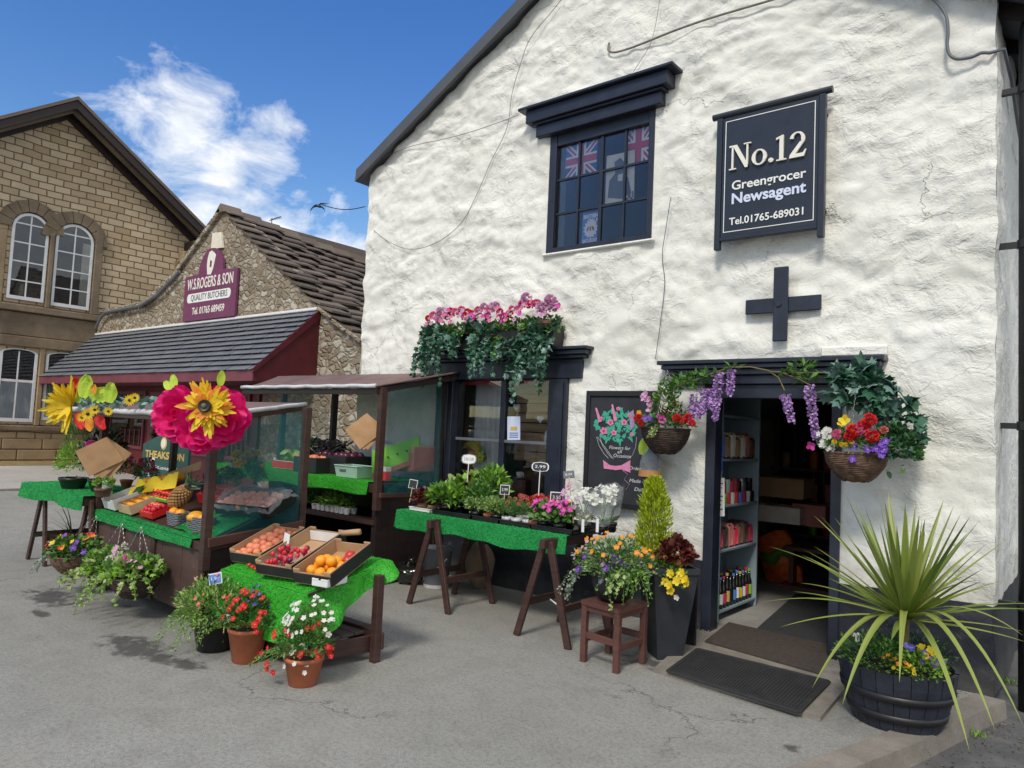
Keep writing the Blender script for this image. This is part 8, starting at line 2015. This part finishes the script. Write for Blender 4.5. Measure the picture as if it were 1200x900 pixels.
# ivy swag
iv = T('ivy_swag', 'dark artificial ivy swag arching over the right hand basket', 'ivy', W(1030, 470, 5.5)); mb = MB()
for (x, y, r_, n_) in ((992, 445, .11, 50), (1008, 448, .12, 60), (1020, 458, .13, 70), (1028, 475, .10, 50), (985, 462, .08, 30), (1000, 470, .10, 40), (1035, 490, .08, 40), (1042, 512, .08, 40), (1010, 440, .08, 30)): dome(mb, W(x, y, 5.52), (r_, .08, r_), n_, .085, .08, None, 'ivy', mats=IV, clump=0, up=-.2)
P_ = [W(x, y, 5.55) for x, y in ((1015, 448), (1040, 450), (1055, 460), (1066, 475), (1074, 492), (1080, 508), (1076, 522))]; mb.tube(P_, .004, 5, 'stem_green')
for i in range(len(P_)-1):
    for k in range(9): leaf(mb, lerp(P_[i], P_[i+1], rnd.random())+rdir()*.03, rdir()*.8+V((.2, -.5, -.4)), rnd.uniform(.07, .10), .08, rnd.choice(IV), 'ivy')
leaf(mb, P_[-1]+V((.02, -.02, .03)), (1, -.1, .1), .11, .03, 'ivy_pale', 'lance'); leaf(mb, W(975, 460, 5.5), (-1, -.2, .05), .13, .035, 'ivy_pale', 'lance')
mb.build('leaves', None, iv)
# wisteria garland
wg = T('wisteria_garland', 'artificial wisteria vine with lilac flowers strung across the doorway', 'garland', W(880, 440, 5.5)); mb = MB(); Yg = 5.56
for pts in ([(795, 452), (815, 445), (838, 436), (857, 431), (880, 430), (905, 436), (940, 437), (985, 437)], [(880, 430), (900, 434), (912, 443), (920, 458)], [(918, 438), (935, 444), (950, 451)], [(857, 431), (850, 437), (845, 440)]):
    mb.tube([W(x, y, Yg)+V((0, rnd.uniform(-.01, .01), rnd.uniform(-.004, .004))) for x, y in pts], .0055, 6, 'twig')
mb.build('vine', None, wg)
mb = MB()
for (x, y, r_, n_) in ((800, 452, .10, 60), (815, 446, .09, 50), (833, 441, .07, 35), (790, 458, .05, 20), (942, 432, .07, 30), (925, 441, .05, 16), (947, 446, .05, 22), (860, 432, .03, 12)): dome(mb, W(x, y, Yg), (r_, .06, r_*.6), n_, .065, .03, ['leaf_green', 'leaf_bright'][0], 'lance', clump=0)
mb.build('leaves', None, wg)
def raceme(px0, py0, px1, py1, w_):
    a, b_ = W(px0, py0, Yg-.02), W(px1, py1, Yg-.02); mb = MB(); L_ = (b_-a).length; n_ = int(L_/.0042)
    for k in range(n_):
        u = k/n_; r_ = w_*(1-u*.65); ang = k*2.4; d = V((math.cos(ang), math.sin(ang), -.2)); p = lerp(a, b_, u)+d*r_*rnd.uniform(.4, 1)
        for q in range(3): leaf(mb, p, d+rdir()*.9, .024, .022, 'wisteria_bloom', 'round')
    mb.tube([a, b_], .0025, 4, 'stem_green'); mb.build('flower_raceme', None, wg)
for q_ in ((813, 462, 809, 498, .028), (826, 455, 824, 485, .034), (843, 436, 838, 492, .034), (857, 433, 855, 463, .030), (820, 470, 819, 490, .02), (920, 462, 928, 495, .034), (948, 452, 957, 516, .036), (833, 455, 834, 480, .03)): raceme(*q_)
bloom(wg, W(951, 522, Yg-.02), (0, -1, -.3), .035, 'bell', 'petal_magenta', name='flower')

# fallen leaves, grit and weeds by the kerb
for i_, (px, py, lab) in enumerate(((1045, 884, 'tuft of grass in the kerb joint nearest the camera'), (1075, 880, 'taller tuft of grass against the kerb'), (1140, 862, 'weeds growing at the end of the kerb'), (945, 832, 'tiny weed at the corner of the doorstep'), (1182, 800, 'weeds at the foot of the downpipe'), (1180, 745, 'green weed behind the downpipe'))):
    p = G(px, py, -.09 if px > 1000 and py > 790 else .0); mb = MB()
    for k in range(60 if i_ not in (3,) else 20): leaf(mb, p+V((rnd.uniform(-.07, .07), rnd.uniform(-.04, .04), 0)), V((rnd.uniform(-.6, .6), rnd.uniform(-.6, .6), 1)), rnd.uniform(.02, .06), .008, rnd.choice(('leaf_green', 'leaf_bright')), 'lance')
    tag(mb.build('weed'), lab, 'weed')
mb = MB()
for k in range(260):
    t_ = rnd.random(); i = min(len(KC)-3, 1+int(t_*7)); a, b_ = V((*KC[i], 0)), V((*KC[i+1], 0)); p = lerp(a, b_, rnd.random())+V((abs(rnd.gauss(0, .16))+.02, 0, 0)); p.z = -.095
    if rnd.random() < .5: leaf(mb, p, V((rnd.uniform(-1, 1), rnd.uniform(-1, 1), .2)), rnd.uniform(.010, .028), .010, rnd.choice(('twig', 'soil', 'stool_wood', 'hessian')), 'lance')
    else: mb.blob(p, rnd.uniform(.003, .007), 'wet_tarmac', 5, 4, .4)
for k in range(260):
    p = V((rnd.uniform(-2.6, -.6), 5.76-abs(rnd.gauss(0, .10)), .004 if True else 0)); 
    if -2.6 < p.x < -1.35: p.z = .031
    if rnd.random() < .4: leaf(mb, p, V((rnd.uniform(-1, 1), rnd.uniform(-1, 1), .1)), rnd.uniform(.008, .02), .008, rnd.choice(('hessian', 'twig', 'soil')), 'lance')
    else: mb.blob(p, rnd.uniform(.003, .008), 'kerb_stone', 5, 4, .4)
for k in range(120):
    p = V((rnd.uniform(-7, -1.5), rnd.uniform(2.2, 5.6), .003)); leaf(mb, p, V((rnd.uniform(-1, 1), rnd.uniform(-1, 1), .1)), rnd.uniform(.005, .012), .006, rnd.choice(('hessian', 'twig', 'leaf_maroon')), 'lance')
tag(mb.build('ground_litter'), 'dead leaves and grit scattered along the kerb and wall foot', 'litter', None, 'stuff')
# ================================================================== LIGHT AND SKY
w = bpy.data.worlds.new("World"); sc.world = w; w.use_nodes = True
nt = w.node_tree; bg = nt.nodes['Background']; bg.inputs['Strength'].default_value = .11
sky = node(nt, 'ShaderNodeTexSky', sky_type='NISHITA'); sky.sun_disc = False
SE, SA = R(47), R(162)                     # sun behind and to the right of the viewer, high
sky.sun_elevation = SE; sky.sun_rotation = SA; sky.air_density = 1.6; sky.dust_density = .3; sky.ozone_density = 4.0; sky.altitude = 300
d = node(nt, 'ShaderNodeTexCoord').outputs['Generated']
def dv(x, y): return ray(x, y)
mask = None
for (x, y, rad, amp) in ((215, 165, .13, 1.0), (262, 195, .10, 1.0), (170, 120, .07, .8), (305, 160, .08, .85), (245, 245, .10, .9), (320, 265, .08, .85), (395, 292, .06, 1.0), (398, 238, .04, .6), (350, 225, .04, .55), (420, 300, .05, 1.0), (300, 225, .08, .8), (135, 150, .05, .6)):
    c = dv(x, y); dt = node(nt, 'ShaderNodeVectorMath', operation='DISTANCE'); nt.links.new(d, dt.inputs[0]); dt.inputs[1].default_value = c
    f = math_(nt, 'MULTIPLY', ramp(nt, math_(nt, 'DIVIDE', dt.outputs['Value'], rad), [(.0, 1), (1, 0)]), amp)
    mask = f if mask is None else math_(nt, 'MAXIMUM', mask, f)
sv = scalev(nt, d, (1, 1, 1.9))
n1 = nz(nt, 10, 9, .66, sv, .45)
cl = ramp(nt, math_(nt, 'ADD', math_(nt, 'MULTIPLY', mask, .55), math_(nt, 'MULTIPLY', n1, 1.0)), [(.68, 0), (1.0, .97)])
# unseen broken cloud added behind the viewer to make the light soft and neutral
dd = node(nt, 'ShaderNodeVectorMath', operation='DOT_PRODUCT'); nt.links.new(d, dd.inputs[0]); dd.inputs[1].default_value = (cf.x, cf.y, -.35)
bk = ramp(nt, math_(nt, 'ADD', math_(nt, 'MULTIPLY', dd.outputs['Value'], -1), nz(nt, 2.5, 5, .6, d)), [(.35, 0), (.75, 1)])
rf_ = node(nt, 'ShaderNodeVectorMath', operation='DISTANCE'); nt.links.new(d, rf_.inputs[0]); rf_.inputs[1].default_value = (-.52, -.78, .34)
hole = ramp(nt, math_(nt, 'ADD', rf_.outputs['Value'], math_(nt, 'MULTIPLY', nz(nt, 5, 5, .6, d), .25)), [(.38, .12), (.6, 1)])  # gap added in this unseen cloud so the upper window reflects blue
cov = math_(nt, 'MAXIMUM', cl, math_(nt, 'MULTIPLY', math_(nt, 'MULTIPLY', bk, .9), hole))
tone = nz(nt, 16, 6, .6, sv)
cc = ramp(nt, tone, [(.3, (5.2, 5.6, 6.3)), (.65, (7.6, 7.7, 7.8))])
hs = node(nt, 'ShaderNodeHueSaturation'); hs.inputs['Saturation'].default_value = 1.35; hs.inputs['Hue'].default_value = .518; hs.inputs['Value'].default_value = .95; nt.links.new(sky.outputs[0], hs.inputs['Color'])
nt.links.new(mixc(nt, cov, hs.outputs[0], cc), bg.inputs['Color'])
sl = bpy.data.lights.new('sun', 'SUN'); sl.energy = 1.9; sl.angle = R(12); sl.color = (1, .93, .82)
so = bpy.data.objects.new('sun', sl); COL.objects.link(so)
# azimuth measured like the sky texture's sun_rotation
sd = V((math.sin(SA)*math.cos(SE), math.cos(SA)*math.cos(SE), math.sin(SE)))
so.rotation_euler = sd.to_track_quat('Z', 'Y').to_euler()
vs_ = sc.view_settings; vs_.view_transform = 'Standard'; vs_.look = 'None'; vs_.gamma = 1; vs_.exposure = .44; vs_.use_curve_mapping = False
sc.render.engine = 'CYCLES'
sc.render.resolution_x = 1024; sc.render.resolution_y = 768
sc.cycles.max_bounces = 7; sc.cycles.diffuse_bounces = 4; sc.cycles.glossy_bounces = 3; sc.cycles.transparent_max_bounces = 14
